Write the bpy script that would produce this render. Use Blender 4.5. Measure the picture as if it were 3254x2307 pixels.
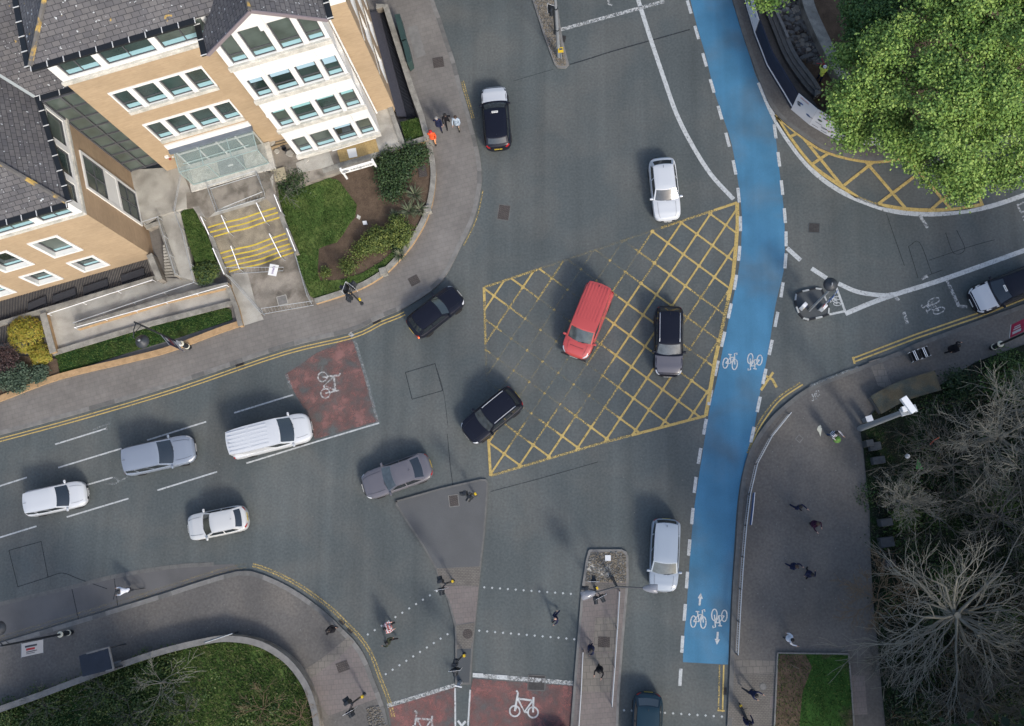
import bpy, bmesh, math, random
import numpy as np
from mathutils import Vector, Matrix, Quaternion
for o in list(bpy.data.objects): bpy.data.objects.remove(o)
SC = bpy.context.scene
COL = SC.collection
rnd = random.Random(7)
# ---------------------------------------------------------------- camera
PW, PH, FPX, CAMH = 3254.0, 2307.0, 3100.0, 62.0
NADIR = (1870.0, 1690.0)
_d = Vector((NADIR[0]-PW/2, -(NADIR[1]-PH/2), -FPX)).normalized()
CAMQ = _d.rotation_difference(Vector((0, 0, -1)))
cam_data = bpy.data.cameras.new('Camera')
cam = bpy.data.objects.new('Camera', cam_data); COL.objects.link(cam)
cam.location = (0, 0, CAMH); cam.rotation_mode = 'QUATERNION'; cam.rotation_quaternion = CAMQ
cam_data.sensor_width = 36; cam_data.sensor_fit = 'HORIZONTAL'; cam_data.lens = FPX/PW*36
cam_data.clip_start = 1; cam_data.clip_end = 2000
SC.camera = cam
# ---------------------------------------------------------------- light
SUN_EL, SUN_AZ = math.radians(36), math.radians(-57.0)      # azimuth of the sun seen from the ground, from +X
sdir = Vector((math.cos(SUN_EL)*math.cos(SUN_AZ), math.cos(SUN_EL)*math.sin(SUN_AZ), math.sin(SUN_EL)))
sun_data = bpy.data.lights.new('Sun', 'SUN'); sun_data.energy = 1.5; sun_data.angle = math.radians(10); sun_data.color = (1, .965, .90)
sun = bpy.data.objects.new('Sun', sun_data); COL.objects.link(sun)
sun.rotation_mode = 'QUATERNION'; sun.rotation_quaternion = (-sdir).to_track_quat('-Z', 'Y'); sun.location = (20, -30, 60)
world = bpy.data.worlds.new('World'); SC.world = world; world.use_nodes = True
wn = world.node_tree; bgn = wn.nodes['Background']
sky = wn.nodes.new('ShaderNodeTexSky'); sky.sky_type = 'NISHITA'; sky.sun_disc = False
sky.sun_elevation = SUN_EL; sky.sun_rotation = math.pi/2-SUN_AZ
sky.air_density = 1.0; sky.dust_density = 2.5; sky.ozone_density = 1.0
wn.links.new(sky.outputs[0], bgn.inputs[0]); bgn.inputs[1].default_value = .15
SC.view_settings.view_transform = 'Standard'; SC.view_settings.look = 'None'
SC.view_settings.exposure = .80; SC.view_settings.gamma = 1
SC.render.engine = 'CYCLES'
# ---------------------------------------------------------------- helpers
def G(x, y, z=0.0):
    """the point at height z that the photograph shows at pixel x, y"""
    r = CAMQ @ Vector((x-PW/2, -(y-PH/2), -FPX)); t = (z-CAMH)/r.z
    return Vector((r.x*t, r.y*t, z))
def GG(pts, z=0.0): return [G(p[0], p[1], p[2] if len(p) > 2 else z) for p in pts]
def zm(x0, y0, k, pts): return [(x0+p[0]*k,)+(y0+p[1]*k,)+tuple(p[2:]) for p in pts]
K4 = 1000/2291
def smooth(pts, n=6):
    """Catmull-Rom through the points"""
    P = [Vector(p) for p in pts]; out = []
    for i in range(len(P)-1):
        a, b = P[i], P[i+1]; pa = P[i-1] if i else a+(a-b); pb = P[i+2] if i+2 < len(P) else b+(b-a)
        for k in range(n):
            t = k/n
            out.append(.5*((2*a)+(b-pa)*t+(2*pa-5*a+4*b-pb)*t*t+(3*a-pa-3*b+pb)*t**3))
    out.append(P[-1]); return out
def offset(pts, d):
    """shift a flat path sideways (left of travel is positive)"""
    out = []
    for i, p in enumerate(pts):
        t = (pts[min(i+1, len(pts)-1)]-pts[max(i-1, 0)]); t.z = 0; t.normalize()
        out.append(p+Vector((-t.y, t.x, 0))*d)
    return out
def resample(pts, step):
    L = [0]
    for a, b in zip(pts, pts[1:]): L.append(L[-1]+(b-a).length)
    n = max(1, int(round(L[-1]/step))); out = []; j = 0
    for i in range(n+1):
        s = L[-1]*i/n
        while j < len(L)-2 and L[j+1] < s: j += 1
        out.append(pts[j].lerp(pts[j+1], 0 if L[j+1] == L[j] else (s-L[j])/(L[j+1]-L[j])))
    return out
def inside(x, y, poly):
    c = False; n = len(poly)
    for i in range(n):
        a, b = poly[i], poly[i-1]
        if (a[1] > y) != (b[1] > y) and x < (b[0]-a[0])*(y-a[1])/(b[1]-a[1])+a[0]: c = not c
    return c
class MB:
    def __init__(s): s.v = []; s.f = []; s.m = []; s.cur = 0; s.k = 0
    def mat(s, i): s.cur = i; return s
    def add(s, vs, fs):
        o = len(s.v); s.v += [tuple(v) for v in vs]
        for f in fs: s.f.append([o+i for i in f]); s.m.append(s.cur)
        return s
    def poly(s, pts, up=True):
        pts = list(pts)
        a = sum(pts[i-1][0]*pts[i][1]-pts[i][0]*pts[i-1][1] for i in range(len(pts)))
        if up and a < 0: pts.reverse()
        return s.add(pts, [list(range(len(pts)))])
    def quad(s, a, b, c, d): return s.add([a, b, c, d], [[0, 1, 2, 3]])
    def prism(s, pts, z0, z1=None):
        pts = [Vector(p) for p in pts]
        a = sum(pts[i-1].x*pts[i].y-pts[i].x*pts[i-1].y for i in range(len(pts)))
        if a < 0: pts.reverse()
        n = len(pts)
        top = [Vector((p.x, p.y, p.z if z1 is None else z1)) for p in pts]; bot = [Vector((p.x, p.y, z0)) for p in pts]
        return s.add(bot+top, [list(range(n))[::-1], [n+i for i in range(n)]]+[[i, (i+1) % n, n+(i+1) % n, n+i] for i in range(n)])
    def box(s, c, size, rot=None, M=None):
        hx, hy, hz = size[0]/2, size[1]/2, size[2]/2
        vs = [Vector((x, y, z)) for z in (-hz, hz) for x, y in ((-hx, -hy), (hx, -hy), (hx, hy), (-hx, hy))]
        if rot is not None:
            q = Matrix.Rotation(rot, 3, 'Z') if not isinstance(rot, Matrix) else rot
            vs = [q @ v for v in vs]
        vs = [v+Vector(c) for v in vs]
        return s.add(vs, [[3, 2, 1, 0], [4, 5, 6, 7], [0, 1, 5, 4], [1, 2, 6, 5], [2, 3, 7, 6], [3, 0, 4, 7]])
    def bar(s, a, b, w, h=None):
        """rectangular bar from a to b (w sideways, h along the other axis)"""
        a = Vector(a); b = Vector(b); h = h or w; d = b-a; L = d.length
        if L < 1e-6: return s
        q = d.to_track_quat('X', 'Z').to_matrix()
        return s.box((a+b)/2, (L, w, h), q)
    def ribbon(s, pts, w, dz=True):
        """flat painted stripe along a path"""
        s.k += 1; e = Vector((0, 0, (s.k % 24)*.0005 if dz else 0))
        pts = [Vector(p) for p in pts]
        l = offset(pts, w/2); r = offset(pts, -w/2); n = len(pts)
        vs = [p+e for p in r]+[p+e for p in l]
        return s.add(vs, [[i, i+1, n+i+1, n+i] for i in range(n-1)])
    def wall(s, pts, w, z0, z1):
        """upright wall of thickness w along a path"""
        l = offset(pts, w/2); r = offset(pts, -w/2)
        return s.prism(r+l[::-1], z0, z1)
    def disc(s, c, r, n=16, r2=None, ang=0):
        s.k += 1; e = (s.k % 24)*.0005
        return s.poly([(c[0]+r*math.cos(ang+2*math.pi*i/n), c[1]+(r2 or r)*math.sin(ang+2*math.pi*i/n), c[2]+e) for i in range(n)])
    def tube(s, pts, r, n=8, caps=True):
        pts = [Vector(p) for p in pts]; rr = r if isinstance(r, (list, tuple)) else [r]*len(pts)
        vs = []; prev = None
        for i, p in enumerate(pts):
            t = (pts[min(i+1, len(pts)-1)]-pts[max(i-1, 0)]).normalized()
            if prev is None: x = t.orthogonal().normalized()
            else: x = (prev-t*prev.dot(t)); x = x.normalized() if x.length > 1e-5 else t.orthogonal().normalized()
            prev = x; y = t.cross(x)
            for k in range(n):
                a = 2*math.pi*k/n; vs.append(p+(x*math.cos(a)+y*math.sin(a))*rr[i])
        m = len(pts)
        fs = [[i*n+k, i*n+(k+1) % n, (i+1)*n+(k+1) % n, (i+1)*n+k] for i in range(m-1) for k in range(n)]
        if caps: fs += [list(range(n))[::-1], [(m-1)*n+k for k in range(n)]]
        return s.add(vs, fs)
    def lathe(s, c, prof, n=16, axis=None):
        """profile of (radius, height) turned round an upright (or given) axis"""
        c = Vector(c); q = Vector((0, 0, 1)).rotation_difference(Vector(axis)).to_matrix() if axis is not None else Matrix.Identity(3)
        vs = [c+q @ Vector((r*math.cos(2*math.pi*k/n), r*math.sin(2*math.pi*k/n), z)) for r, z in prof for k in range(n)]
        m = len(prof)
        fs = [[i*n+k, i*n+(k+1) % n, (i+1)*n+(k+1) % n, (i+1)*n+k] for i in range(m-1) for k in range(n)]
        fs += [list(range(n))[::-1], [(m-1)*n+k for k in range(n)]]
        return s.add(vs, fs)
    def grid(s, P, flip=False):
        """P[i][j] points"""
        n = len(P); m = len(P[0]); vs = [p for row in P for p in row]
        fs = [[i*m+j, i*m+j+1, (i+1)*m+j+1, (i+1)*m+j] for i in range(n-1) for j in range(m-1)]
        if flip: fs = [f[::-1] for f in fs]
        return s.add(vs, fs)
    def build(s, name, mats, parent=None, sm=False, fix=False, bevel=0, loc=None):
        me = bpy.data.meshes.new(name)
        off = Vector(loc) if loc is not None else None
        me.from_pydata([tuple(Vector(v)-off) for v in s.v] if off else s.v, [], s.f)
        for m in (mats if isinstance(mats, (list, tuple)) else [mats]): me.materials.append(m)
        me.polygons.foreach_set('material_index', s.m)
        if fix or bevel or sm:
            b = bmesh.new(); b.from_mesh(me)
            if fix: bmesh.ops.remove_doubles(b, verts=b.verts, dist=1e-4); bmesh.ops.recalc_face_normals(b, faces=b.faces)
            if bevel:
                es = [e for e in b.edges if len(e.link_faces) == 2 and e.calc_face_angle(0) > .5]
                bmesh.ops.bevel(b, geom=es, offset=bevel, segments=2, profile=.6, affect='EDGES', clamp_overlap=True)
            if sm:
                for f in b.faces: f.smooth = True
                for e in b.edges:
                    if len(e.link_faces) == 2 and e.calc_face_angle(0) > .75: e.smooth = False
            b.to_mesh(me); b.free()
        me.update()
        o = bpy.data.objects.new(name, me); COL.objects.link(o)
        if parent is not None: o.parent = parent
        if off: o.location = off
        return o
def tag(o, label=None, cat=None, group=None, kind=None):
    if label: o['label'] = label
    if cat: o['category'] = cat
    if group: o['group'] = group
    if kind: o['kind'] = kind
    return o
def struct(o): o['kind'] = 'structure'; return o
def thing(name, label, cat, loc=(0, 0, 0), rz=0.0, group=None):
    o = bpy.data.objects.new(name, None); COL.objects.link(o); o.empty_display_size = .3
    o.location = loc; o.rotation_euler = (0, 0, rz)
    return tag(o, label, cat, group)
def copy_tree(o, parent=None):
    c = o.copy(); COL.objects.link(c); c.parent = parent
    for ch in list(o.children): copy_tree(ch, c)
    return c
def np_mesh(name, V, Fq, mats, mi=None, parent=None):
    """mesh from numpy arrays: V (n,3), Fq (m,4) or (m,3)"""
    me = bpy.data.meshes.new(name); k = Fq.shape[1]
    me.vertices.add(len(V)); me.vertices.foreach_set('co', np.ascontiguousarray(V, np.float32).ravel())
    me.loops.add(Fq.size); me.loops.foreach_set('vertex_index', np.ascontiguousarray(Fq, np.int32).ravel())
    me.polygons.add(len(Fq)); me.polygons.foreach_set('loop_start', np.arange(0, Fq.size, k, dtype=np.int32))
    me.polygons.foreach_set('loop_total', np.full(len(Fq), k, np.int32))
    for m in (mats if isinstance(mats, (list, tuple)) else [mats]): me.materials.append(m)
    if mi is not None: me.polygons.foreach_set('material_index', mi.astype(np.int32))
    me.update(calc_edges=True); me.validate()
    o = bpy.data.objects.new(name, me); COL.objects.link(o)
    if parent is not None: o.parent = parent
    return o
def text_mesh(body, name, mat, parent, size, M, extrude=.002, align='CENTER'):
    cu = bpy.data.curves.new('lettering', 'FONT'); cu.body = body; cu.size = size; cu.extrude = extrude
    cu.align_x = align; cu.align_y = 'CENTER'
    to = bpy.data.objects.new('lettering', cu); COL.objects.link(to)
    dg = bpy.context.evaluated_depsgraph_get()
    me = bpy.data.meshes.new_from_object(to.evaluated_get(dg)); bpy.data.objects.remove(to)
    me.materials.clear(); me.materials.append(mat); me.transform(M)
    o = bpy.data.objects.new(name, me); COL.objects.link(o)
    if parent is not None: o.parent = parent
    return o
def frame(o, x, y):
    """matrix with origin o, x axis and y axis (right and up of a sign)"""
    x = Vector(x).normalized(); y = Vector(y); y = (y-x*y.dot(x)).normalized(); z = x.cross(y)
    M = Matrix.Identity(4)
    for i in range(3): M[i][0] = x[i]; M[i][1] = y[i]; M[i][2] = z[i]; M[i][3] = o[i]
    return M
# ---------------------------------------------------------------- materials
def srgb(r, g, b):
    f = lambda c: (c/255/12.92) if c/255 <= .04045 else ((c/255+.055)/1.055)**2.4
    return (f(r), f(g), f(b))
def mat(name, col, rough=.7, var=.0, scale=4.0, fine=0.0, fscale=60.0, bump=0.0, bscale=40.0, metal=0.0, spec=.4, coat=0.0, col2=None, c2=(.5, .62), c2scale=1.5, emit=0):
    m = bpy.data.materials.new(name); m.use_nodes = True; nt = m.node_tree; N = nt.nodes; L = nt.links
    b = N['Principled BSDF']; b.inputs['Roughness'].default_value = rough; b.inputs['Metallic'].default_value = metal
    b.inputs['Specular IOR Level'].default_value = spec; b.inputs['Coat Weight'].default_value = coat; b.inputs['Coat Roughness'].default_value = .05
    b.inputs['Base Color'].default_value = (*col, 1)
    if not (var or fine or bump or col2): return m
    tc = N.new('ShaderNodeTexCoord'); out = None
    def noise(sc, det=4, dist=0):
        n = N.new('ShaderNodeTexNoise'); n.inputs['Scale'].default_value = sc; n.inputs['Detail'].default_value = det
        n.inputs['Distortion'].default_value = dist; L.new(tc.outputs['Object'], n.inputs['Vector']); return n
    rgb = N.new('ShaderNodeRGB'); rgb.outputs[0].default_value = (*col, 1); out = rgb.outputs[0]
    if col2:
        n = noise(c2scale, 6, .4); mr = N.new('ShaderNodeMapRange'); mr.inputs[1].default_value = c2[0]; mr.inputs[2].default_value = c2[1]
        L.new(n.outputs[0], mr.inputs[0]); mx = N.new('ShaderNodeMix'); mx.data_type = 'RGBA'
        L.new(mr.outputs[0], mx.inputs[0]); L.new(out, mx.inputs[6]); mx.inputs[7].default_value = (*col2, 1); out = mx.outputs[2]
    for amt, sc, det in ((var, scale, 5), (fine, fscale, 2)):
        if not amt: continue
        n = noise(sc, det); mr = N.new('ShaderNodeMapRange'); mr.inputs[1].default_value = .25; mr.inputs[2].default_value = .75
        mr.inputs[3].default_value = 1-amt; mr.inputs[4].default_value = 1+amt; mr.clamp = False
        L.new(n.outputs[0], mr.inputs[0])
        mx = N.new('ShaderNodeVectorMath'); mx.operation = 'SCALE'; L.new(out, mx.inputs[0]); L.new(mr.outputs[0], mx.inputs['Scale']); out = mx.outputs[0]
    L.new(out, b.inputs['Base Color'])
    if bump:
        n = noise(bscale, 3); bp = N.new('ShaderNodeBump'); bp.inputs['Strength'].default_value = bump; bp.inputs['Distance'].default_value = .02
        L.new(n.outputs[0], bp.inputs['Height']); L.new(bp.outputs[0], b.inputs['Normal'])
    return m
def worn(m, thr, soft=.12, scale=9.0, dist=.6):
    """let the surface below show through worn patches of paint"""
    nt = m.node_tree; N = nt.nodes; L = nt.links
    b = N['Principled BSDF']; outn = [n for n in N if n.type == 'OUTPUT_MATERIAL'][0]
    tc = N.new('ShaderNodeTexCoord'); n = N.new('ShaderNodeTexNoise'); n.inputs['Scale'].default_value = scale; n.inputs['Detail'].default_value = 8
    n.inputs['Roughness'].default_value = .7; n.inputs['Distortion'].default_value = dist
    L.new(tc.outputs['Object'], n.inputs['Vector'])
    mr = N.new('ShaderNodeMapRange'); mr.inputs[1].default_value = thr-soft; mr.inputs[2].default_value = thr+soft
    L.new(n.outputs[0], mr.inputs[0])
    tr = N.new('ShaderNodeBsdfTransparent'); mx = N.new('ShaderNodeMixShader')
    L.new(mr.outputs[0], mx.inputs[0]); L.new(tr.outputs[0], mx.inputs[1]); L.new(b.outputs[0], mx.inputs[2]); L.new(mx.outputs[0], outn.inputs['Surface'])
    return m
def brickmat(name, c1, c2, mortar, bw, bh, ang=0.0, ms=.015, rough=.85, var=.15, vscale=1.0, axis='Z', offs=.5):
    """brick or slab courses laid in object space; axis Z: flat paving, U: upright facade along the building"""
    m = bpy.data.materials.new(name); m.use_nodes = True; nt = m.node_tree; N = nt.nodes; L = nt.links
    b = N['Principled BSDF']; b.inputs['Roughness'].default_value = rough; b.inputs['Specular IOR Level'].default_value = .25
    tc = N.new('ShaderNodeTexCoord'); mp = N.new('ShaderNodeMapping')
    br = N.new('ShaderNodeTexBrick'); br.offset = offs; br.inputs['Scale'].default_value = 1
    br.inputs['Brick Width'].default_value = bw; br.inputs['Row Height'].default_value = bh; br.inputs['Mortar Size'].default_value = ms
    br.inputs['Mortar Smooth'].default_value = .2
    br.inputs['Color1'].default_value = (*c1, 1); br.inputs['Color2'].default_value = (*c2, 1); br.inputs['Mortar'].default_value = (*mortar, 1)
    if axis == 'UV': L.new(tc.outputs['UV'], br.inputs['Vector'])
    else:
        mp.inputs['Rotation'].default_value = (0, 0, -ang); L.new(tc.outputs['Object'], mp.inputs['Vector'])
        L.new(mp.outputs[0], br.inputs['Vector'])
    out = br.outputs['Color']
    for sc, amt in ((vscale, var), (vscale*7, var*.6)):
        n = N.new('ShaderNodeTexNoise'); n.inputs['Scale'].default_value = sc; n.inputs['Detail'].default_value = 5
        L.new(tc.outputs['Object'], n.inputs['Vector'])
        mr = N.new('ShaderNodeMapRange'); mr.inputs[1].default_value = .25; mr.inputs[2].default_value = .75; mr.inputs[3].default_value = 1-amt; mr.inputs[4].default_value = 1+amt
        L.new(n.outputs[0], mr.inputs[0]); mx = N.new('ShaderNodeVectorMath'); mx.operation = 'SCALE'
        L.new(out, mx.inputs[0]); L.new(mr.outputs[0], mx.inputs['Scale']); out = mx.outputs[0]
    L.new(out, b.inputs['Base Color'])
    return m
def tracks(m, rot, sc, amt):
    """long faint bands worn along the direction of travel"""
    nt = m.node_tree; N = nt.nodes; L = nt.links; b = N['Principled BSDF']; src = b.inputs['Base Color'].links[0].from_socket
    tc = N.new('ShaderNodeTexCoord'); mp = N.new('ShaderNodeMapping'); mp.inputs['Rotation'].default_value = (0, 0, rot); mp.inputs['Scale'].default_value = (sc, sc*.035, 1)
    n = N.new('ShaderNodeTexNoise'); n.inputs['Scale'].default_value = 1; n.inputs['Detail'].default_value = 4; n.inputs['Distortion'].default_value = .3
    L.new(tc.outputs['Object'], mp.inputs['Vector']); L.new(mp.outputs[0], n.inputs['Vector'])
    mr = N.new('ShaderNodeMapRange'); mr.inputs[1].default_value = .3; mr.inputs[2].default_value = .7; mr.inputs[3].default_value = 1-amt; mr.inputs[4].default_value = 1+amt; L.new(n.outputs[0], mr.inputs[0])
    mx = N.new('ShaderNodeVectorMath'); mx.operation = 'SCALE'; L.new(src, mx.inputs[0]); L.new(mr.outputs[0], mx.inputs['Scale']); L.new(mx.outputs[0], b.inputs['Base Color'])
AZB = math.radians(15.5)                    # bearing of the office front
M_ = {}
M_['asphalt'] = mat('asphalt', (.079, .091, .091), .85, .16, .12, .17, 7, .25, 60, spec=.25, col2=(.098, .104, .099), c2=(.42, .62), c2scale=.25)
M_['asphalt_dark'] = mat('asphalt_dark', (.068, .074, .078), .85, .16, .3, .14, 40, .2, 60, spec=.25)
M_['asphalt_bay'] = mat('asphalt_bay', (.105, .103, .102), .85, .18, .5, .14, 40, .2, 60, spec=.25)
M_['plaza'] = mat('plaza', (.108, .102, .095), .85, .2, .25, .18, 7, .2, 60, spec=.25, col2=(.132, .120, .106), c2=(.45, .65), c2scale=.3)
M_['island'] = mat('island', (.094, .096, .097), .85, .12, .5, .12, 40, .2, 60, spec=.25)
M_['paving'] = brickmat('paving', (.172, .160, .146), (.160, .150, .138), (.138, .129, .119), .42, .3, AZB, .014, var=.16, vscale=.45)
M_['paving_red'] = brickmat('paving_red', (.165, .142, .132), (.152, .134, .126), (.125, .112, .105), .3, .3, .1, .014, var=.12)
M_['setts'] = brickmat('setts', (.15, .138, .12), (.135, .124, .108), (.09, .082, .075), .2, .1, .05, .014, var=.15, vscale=2)
M_['paving_pale'] = brickmat('paving_pale', (.17, .155, .135), (.155, .142, .125), (.11, .1, .09), .4, .4, .05, .018, var=.15)
M_['kerb'] = mat('kerb', (.17, .165, .155), .85, .2, 3, .15, 40, spec=.25)
M_['kerb_dark'] = mat('kerb_dark', (.12, .118, .112), .85, .2, 3, .15, 40, spec=.25)
M_['concrete'] = mat('concrete', (.36, .345, .305), .85, .2, .8, .12, 20, .1, 30, spec=.25, col2=(.25, .235, .205), c2=(.45, .65), c2scale=.7)
M_['concrete_dirty'] = mat('concrete_dirty', (.25, .225, .19), .9, .25, 1.2, .15, 20, spec=.2, col2=(.13, .115, .095), c2=(.45, .65), c2scale=1)
M_['white_paint'] = worn(mat('white_paint', (.44, .455, .45), .75, .14, 3, .12, 50), .36, .14, 8)
M_['white_worn'] = worn(mat('white_worn', (.46, .47, .46), .75, .15, 3, .1, 50), .5, .13, 7)
M_['white_faint'] = worn(mat('white_faint', (.26, .28, .28), .75, .15, 3), .56, .16, 8)
M_['yellow_paint'] = worn(mat('yellow_paint', (.44, .32, .11), .75, .15, 3, .1, 50), .36, .12, 9)
M_['yellow_worn'] = worn(mat('yellow_worn', (.40, .30, .11), .75, .15, 3), .49, .1, 12)
M_['yellow_faint'] = worn(mat('yellow_faint', (.33, .27, .13), .75, .15, 3), .6, .12, 12)
M_['blue_lane'] = mat('blue_lane', (.056, .168, .275), .85, .18, .5, .14, 30, .15, 50, spec=.2, col2=(.082, .145, .20), c2=(.46, .72), c2scale=.28)
M_['red_lane'] = worn(mat('red_lane', (.225, .105, .095), .85, .2, 1.2, .12, 40, spec=.2), .50, .16, .9, .2)
M_['red_lane2'] = worn(mat('red_lane2', (.20, .108, .098), .85, .2, 1.2, .12, 40, spec=.2), .50, .14, .9, .2)
M_['tar'] = worn(mat('tar', (.022, .026, .03), .6, .2, 5), .42, .15, 6)
M_['stain'] = worn(mat('stain', (.105, .108, .102), .85, .1, 2), .52, .3, .8)
M_['iron'] = mat('iron', (.05, .047, .045), .7, .3, 6, .2, 50, metal=.3)
M_['iron_brown'] = brickmat('iron_brown', (.085, .072, .066), (.075, .064, .06), (.05, .045, .042), .12, .12, .3, .02, var=.2, vscale=3)
M_['soil'] = mat('soil', (.095, .068, .048), .95, .3, 2, .35, 25, .5, 25, spec=.1)
M_['grass'] = mat('grass', (.058, .098, .026), .9, .35, 1.2, .4, 25, .5, 30, spec=.1, col2=(.095, .13, .038), c2=(.45, .6), c2scale=1)
M_['grass_dark'] = mat('grass_dark', (.02, .05, .015), .9, .35, 1.5, .4, 20, .6, 25, spec=.1, col2=(.045, .06, .02), c2=(.45, .62), c2scale=.8)
M_['blade1'] = mat('blade1', (.055, .10, .023), .8, spec=.15); M_['blade2'] = mat('blade2', (.085, .125, .035), .8, spec=.15); M_['blade3'] = mat('blade3', (.028, .062, .014), .8, spec=.15)
M_['gravel'] = mat('gravel', (.16, .14, .11), .9, .2, 2, .5, 14, .7, 12, spec=.2)
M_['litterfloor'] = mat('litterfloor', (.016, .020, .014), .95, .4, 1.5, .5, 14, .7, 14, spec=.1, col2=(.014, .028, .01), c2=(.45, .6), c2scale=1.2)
M_['lane_dirt'] = worn(mat('lane_dirt', (.075, .105, .135), .9, .2, 2, .15, 9), .52, .16, .8, .3)
M_['gravestone'] = mat('gravestone', (.035, .04, .045), .85, .25, 4)
tracks(M_['asphalt'], -.12, .9, .11); tracks(M_['blue_lane'], -.05, 1.2, .08)
# ================================================================ ground, roads, pavements
g = MB(); g.poly([(-700, -700, -.03), (700, -700, -.03), (700, 700, -.03), (-700, 700, -.03)]); struct(g.build('ground', M_['asphalt_dark']))
g = MB(); g.poly([(-75, -70, 0), (75, -70, 0), (75, 75, 0), (-75, 75, 0)]); ROAD = struct(g.build('road', M_['asphalt']))
PAVZ = .12
K1 = [(-120, 1413), (0, 1383), (262, 1312), (567, 1221), (900, 1108), (1114, 1056), (1206, 1013), (1280, 982), (1376, 922), (1424, 866), (1467, 779), (1494, 726), (1509, 690), (1520, 646), (1530, 590), (1531, 550), (1524, 493), (1507, 419), (1485, 340), (1467, 279), (1446, 196), (1419, 118), (1398, 52), (1378, 0), (1345, -120)]
K2 = [(-120, 2085), (0, 2044), (249, 1969), (493, 1895), (655, 1843), (764, 1814), (829, 1823), (917, 1863), (987, 1908), (1048, 1956), (1092, 2000), (1127, 2035), (1162, 2087), (1192, 2166), (1219, 2236), (1236, 2305), (1262, 2430)]
K3 = [(2308, 2430), (2311, 2305), (2319, 2113), (2328, 1869), (2337, 1755), (2347, 1602), (2363, 1493), (2389, 1414), (2442, 1336), (2498, 1283), (2573, 1229), (2690, 1181), (2778, 1148), (2887, 1104), (2930, 1084), (3254, 967), (3380, 922)]
K4L = [(2300, -120), (2328, 0), (2367, 131), (2415, 262), (2463, 362), (2560, 441), (2634, 484), (2756, 511), (2865, 502), (3000, 470), (3254, 385), (3380, 340)]
def kerbed(name, kpts, close, m, kw=.28, km='kerb'):
    kp = smooth(GG(kpts), 4)
    far = [Vector(p) for p in close]
    b = MB(); inner = kp+far; b.prism(inner, -.02, PAVZ-.006)
    o = struct(b.build(name, M_[m]))
    a = sum(inner[i-1].x*inner[i].y-inner[i].x*inner[i-1].y for i in range(len(inner)))
    s = 1 if a > 0 else -1
    e = MB(); stones = resample(kp, .9)
    for i in range(len(stones)-1):
        p, q = stones[i], stones[i+1]; d = (q-p).normalized(); q2 = q-d*.015
        nrm = Vector((-d.y, d.x, 0))*s
        e.mat(0 if rnd.random() < .65 else 1)
        e.prism([p-nrm*.01, q2-nrm*.01, q2+nrm*kw, p+nrm*kw], -.01, PAVZ+rnd.uniform(0, .006))
    e.build('kerb', [M_[km], M_['kerb_dark']], o)
    return kp, s, o
k1, s1, PV1 = kerbed('pavement', K1, GG([(1345, -200), (-200, -200), (-200, 1430)]), 'paving')
k2, s2, PV2 = kerbed('pavement', K2, GG([(1262, 2500), (-200, 2500), (-200, 2110)]), 'plaza')
k3, s3, PV3 = kerbed('pavement', K3, GG([(3500, 880), (3500, 2600), (2304, 2600)]), 'plaza', .25, 'kerb_dark')
k4, s4, PV4 = kerbed('pavement', K4L, GG([(3600, 300), (3600, -400), (2290, -400)]), 'plaza', .25, 'kerb_dark')
# traffic islands
IS1 = [(1258, 1592), (1400, 1552), (1528, 1523), (1545, 1524), (1551, 1534), (1550, 1562), (1540, 1700), (1528, 1803), (1511, 1978), (1504, 2043), (1496, 2174), (1448, 2174), (1448, 2048), (1446, 1991), (1424, 1908), (1384, 1806), (1345, 1736), (1293, 1658), (1259, 1604)]
IS2 = [(1871, 1749), (1876, 1746), (1975, 1746), (1990, 1753), (1996, 1768), (1997, 1856), (1995, 1869), (1980, 2043), (1967, 2218), (1964, 2307), (1962, 2430), (1808, 2430), (1814, 2305), (1827, 2131), (1838, 2000), (1849, 1869), (1862, 1782)]
MED = [(1655, -120), (1692, 0), (1727, 109), (1762, 205), (1772, 217), (1798, 218), (1808, 207), (1788, 131), (1768, 0), (1748, -120)]
def island(name, pts, m, kw=.14, km='kerb'):
    w = GG(pts); b = MB(); b.prism(w, -.02, PAVZ-.004); o = struct(b.build(name, M_[m]))
    a = sum(w[i-1].x*w[i].y-w[i].x*w[i-1].y for i in range(len(w))); s = 1 if a > 0 else -1
    e = MB(); ring = w+[w[0]]
    for i in range(len(w)):
        p, q = ring[i], ring[i+1]; d = (q-p).normalized(); n = Vector((-d.y, d.x, 0))*s
        e.prism([p-n*.012, q-n*.012, q+n*kw, p+n*kw], -.01, PAVZ+.0007*(i % 6))
    e.build('kerb', M_[km], o); return o
isl1 = island('traffic_island', IS1, 'island', .1, 'kerb_dark'); isl2 = island('traffic_island', IS2, 'paving_red'); isl3 = island('central_reservation', MED, 'gravel')
def patch(name, pts, m, z, parent):
    b = MB(); b.poly(GG(pts, z)); return b.build(name, M_[m], parent)
patch('paving_patch', [(1388, 1806), (1526, 1800), (1522, 1862), (1400, 1860)], 'setts', PAVZ+.002, isl1)
patch('paving_patch', [(1402, 1861), (1521, 1863), (1510, 1975), (1450, 1985), (1428, 1908)], 'paving_red', PAVZ+.002, isl1)
patch('paving_patch', [(1450, 1987), (1509, 1978), (1500, 2060), (1452, 2062)], 'setts', PAVZ+.002, isl1)
patch('paving_patch', [(1453, 2064), (1500, 2062), (1494, 2168), (1452, 2168)], 'asphalt_dark', PAVZ+.002, isl1)
patch('cobble_bed', [(1872, 1756), (1978, 1752), (1990, 1770), (1990, 1852), (1860, 1850), (1868, 1785)], 'gravel', PAVZ+.002, isl2)
patch('cement_patch', [(1868, 1782), (1874, 1783), (1900, 1799), (1912, 1801), (1940, 1794), (1951, 1818), (1938, 1834), (1905, 1828), (1890, 1820), (1866, 1812)], 'concrete', PAVZ+.004, isl2)
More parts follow.
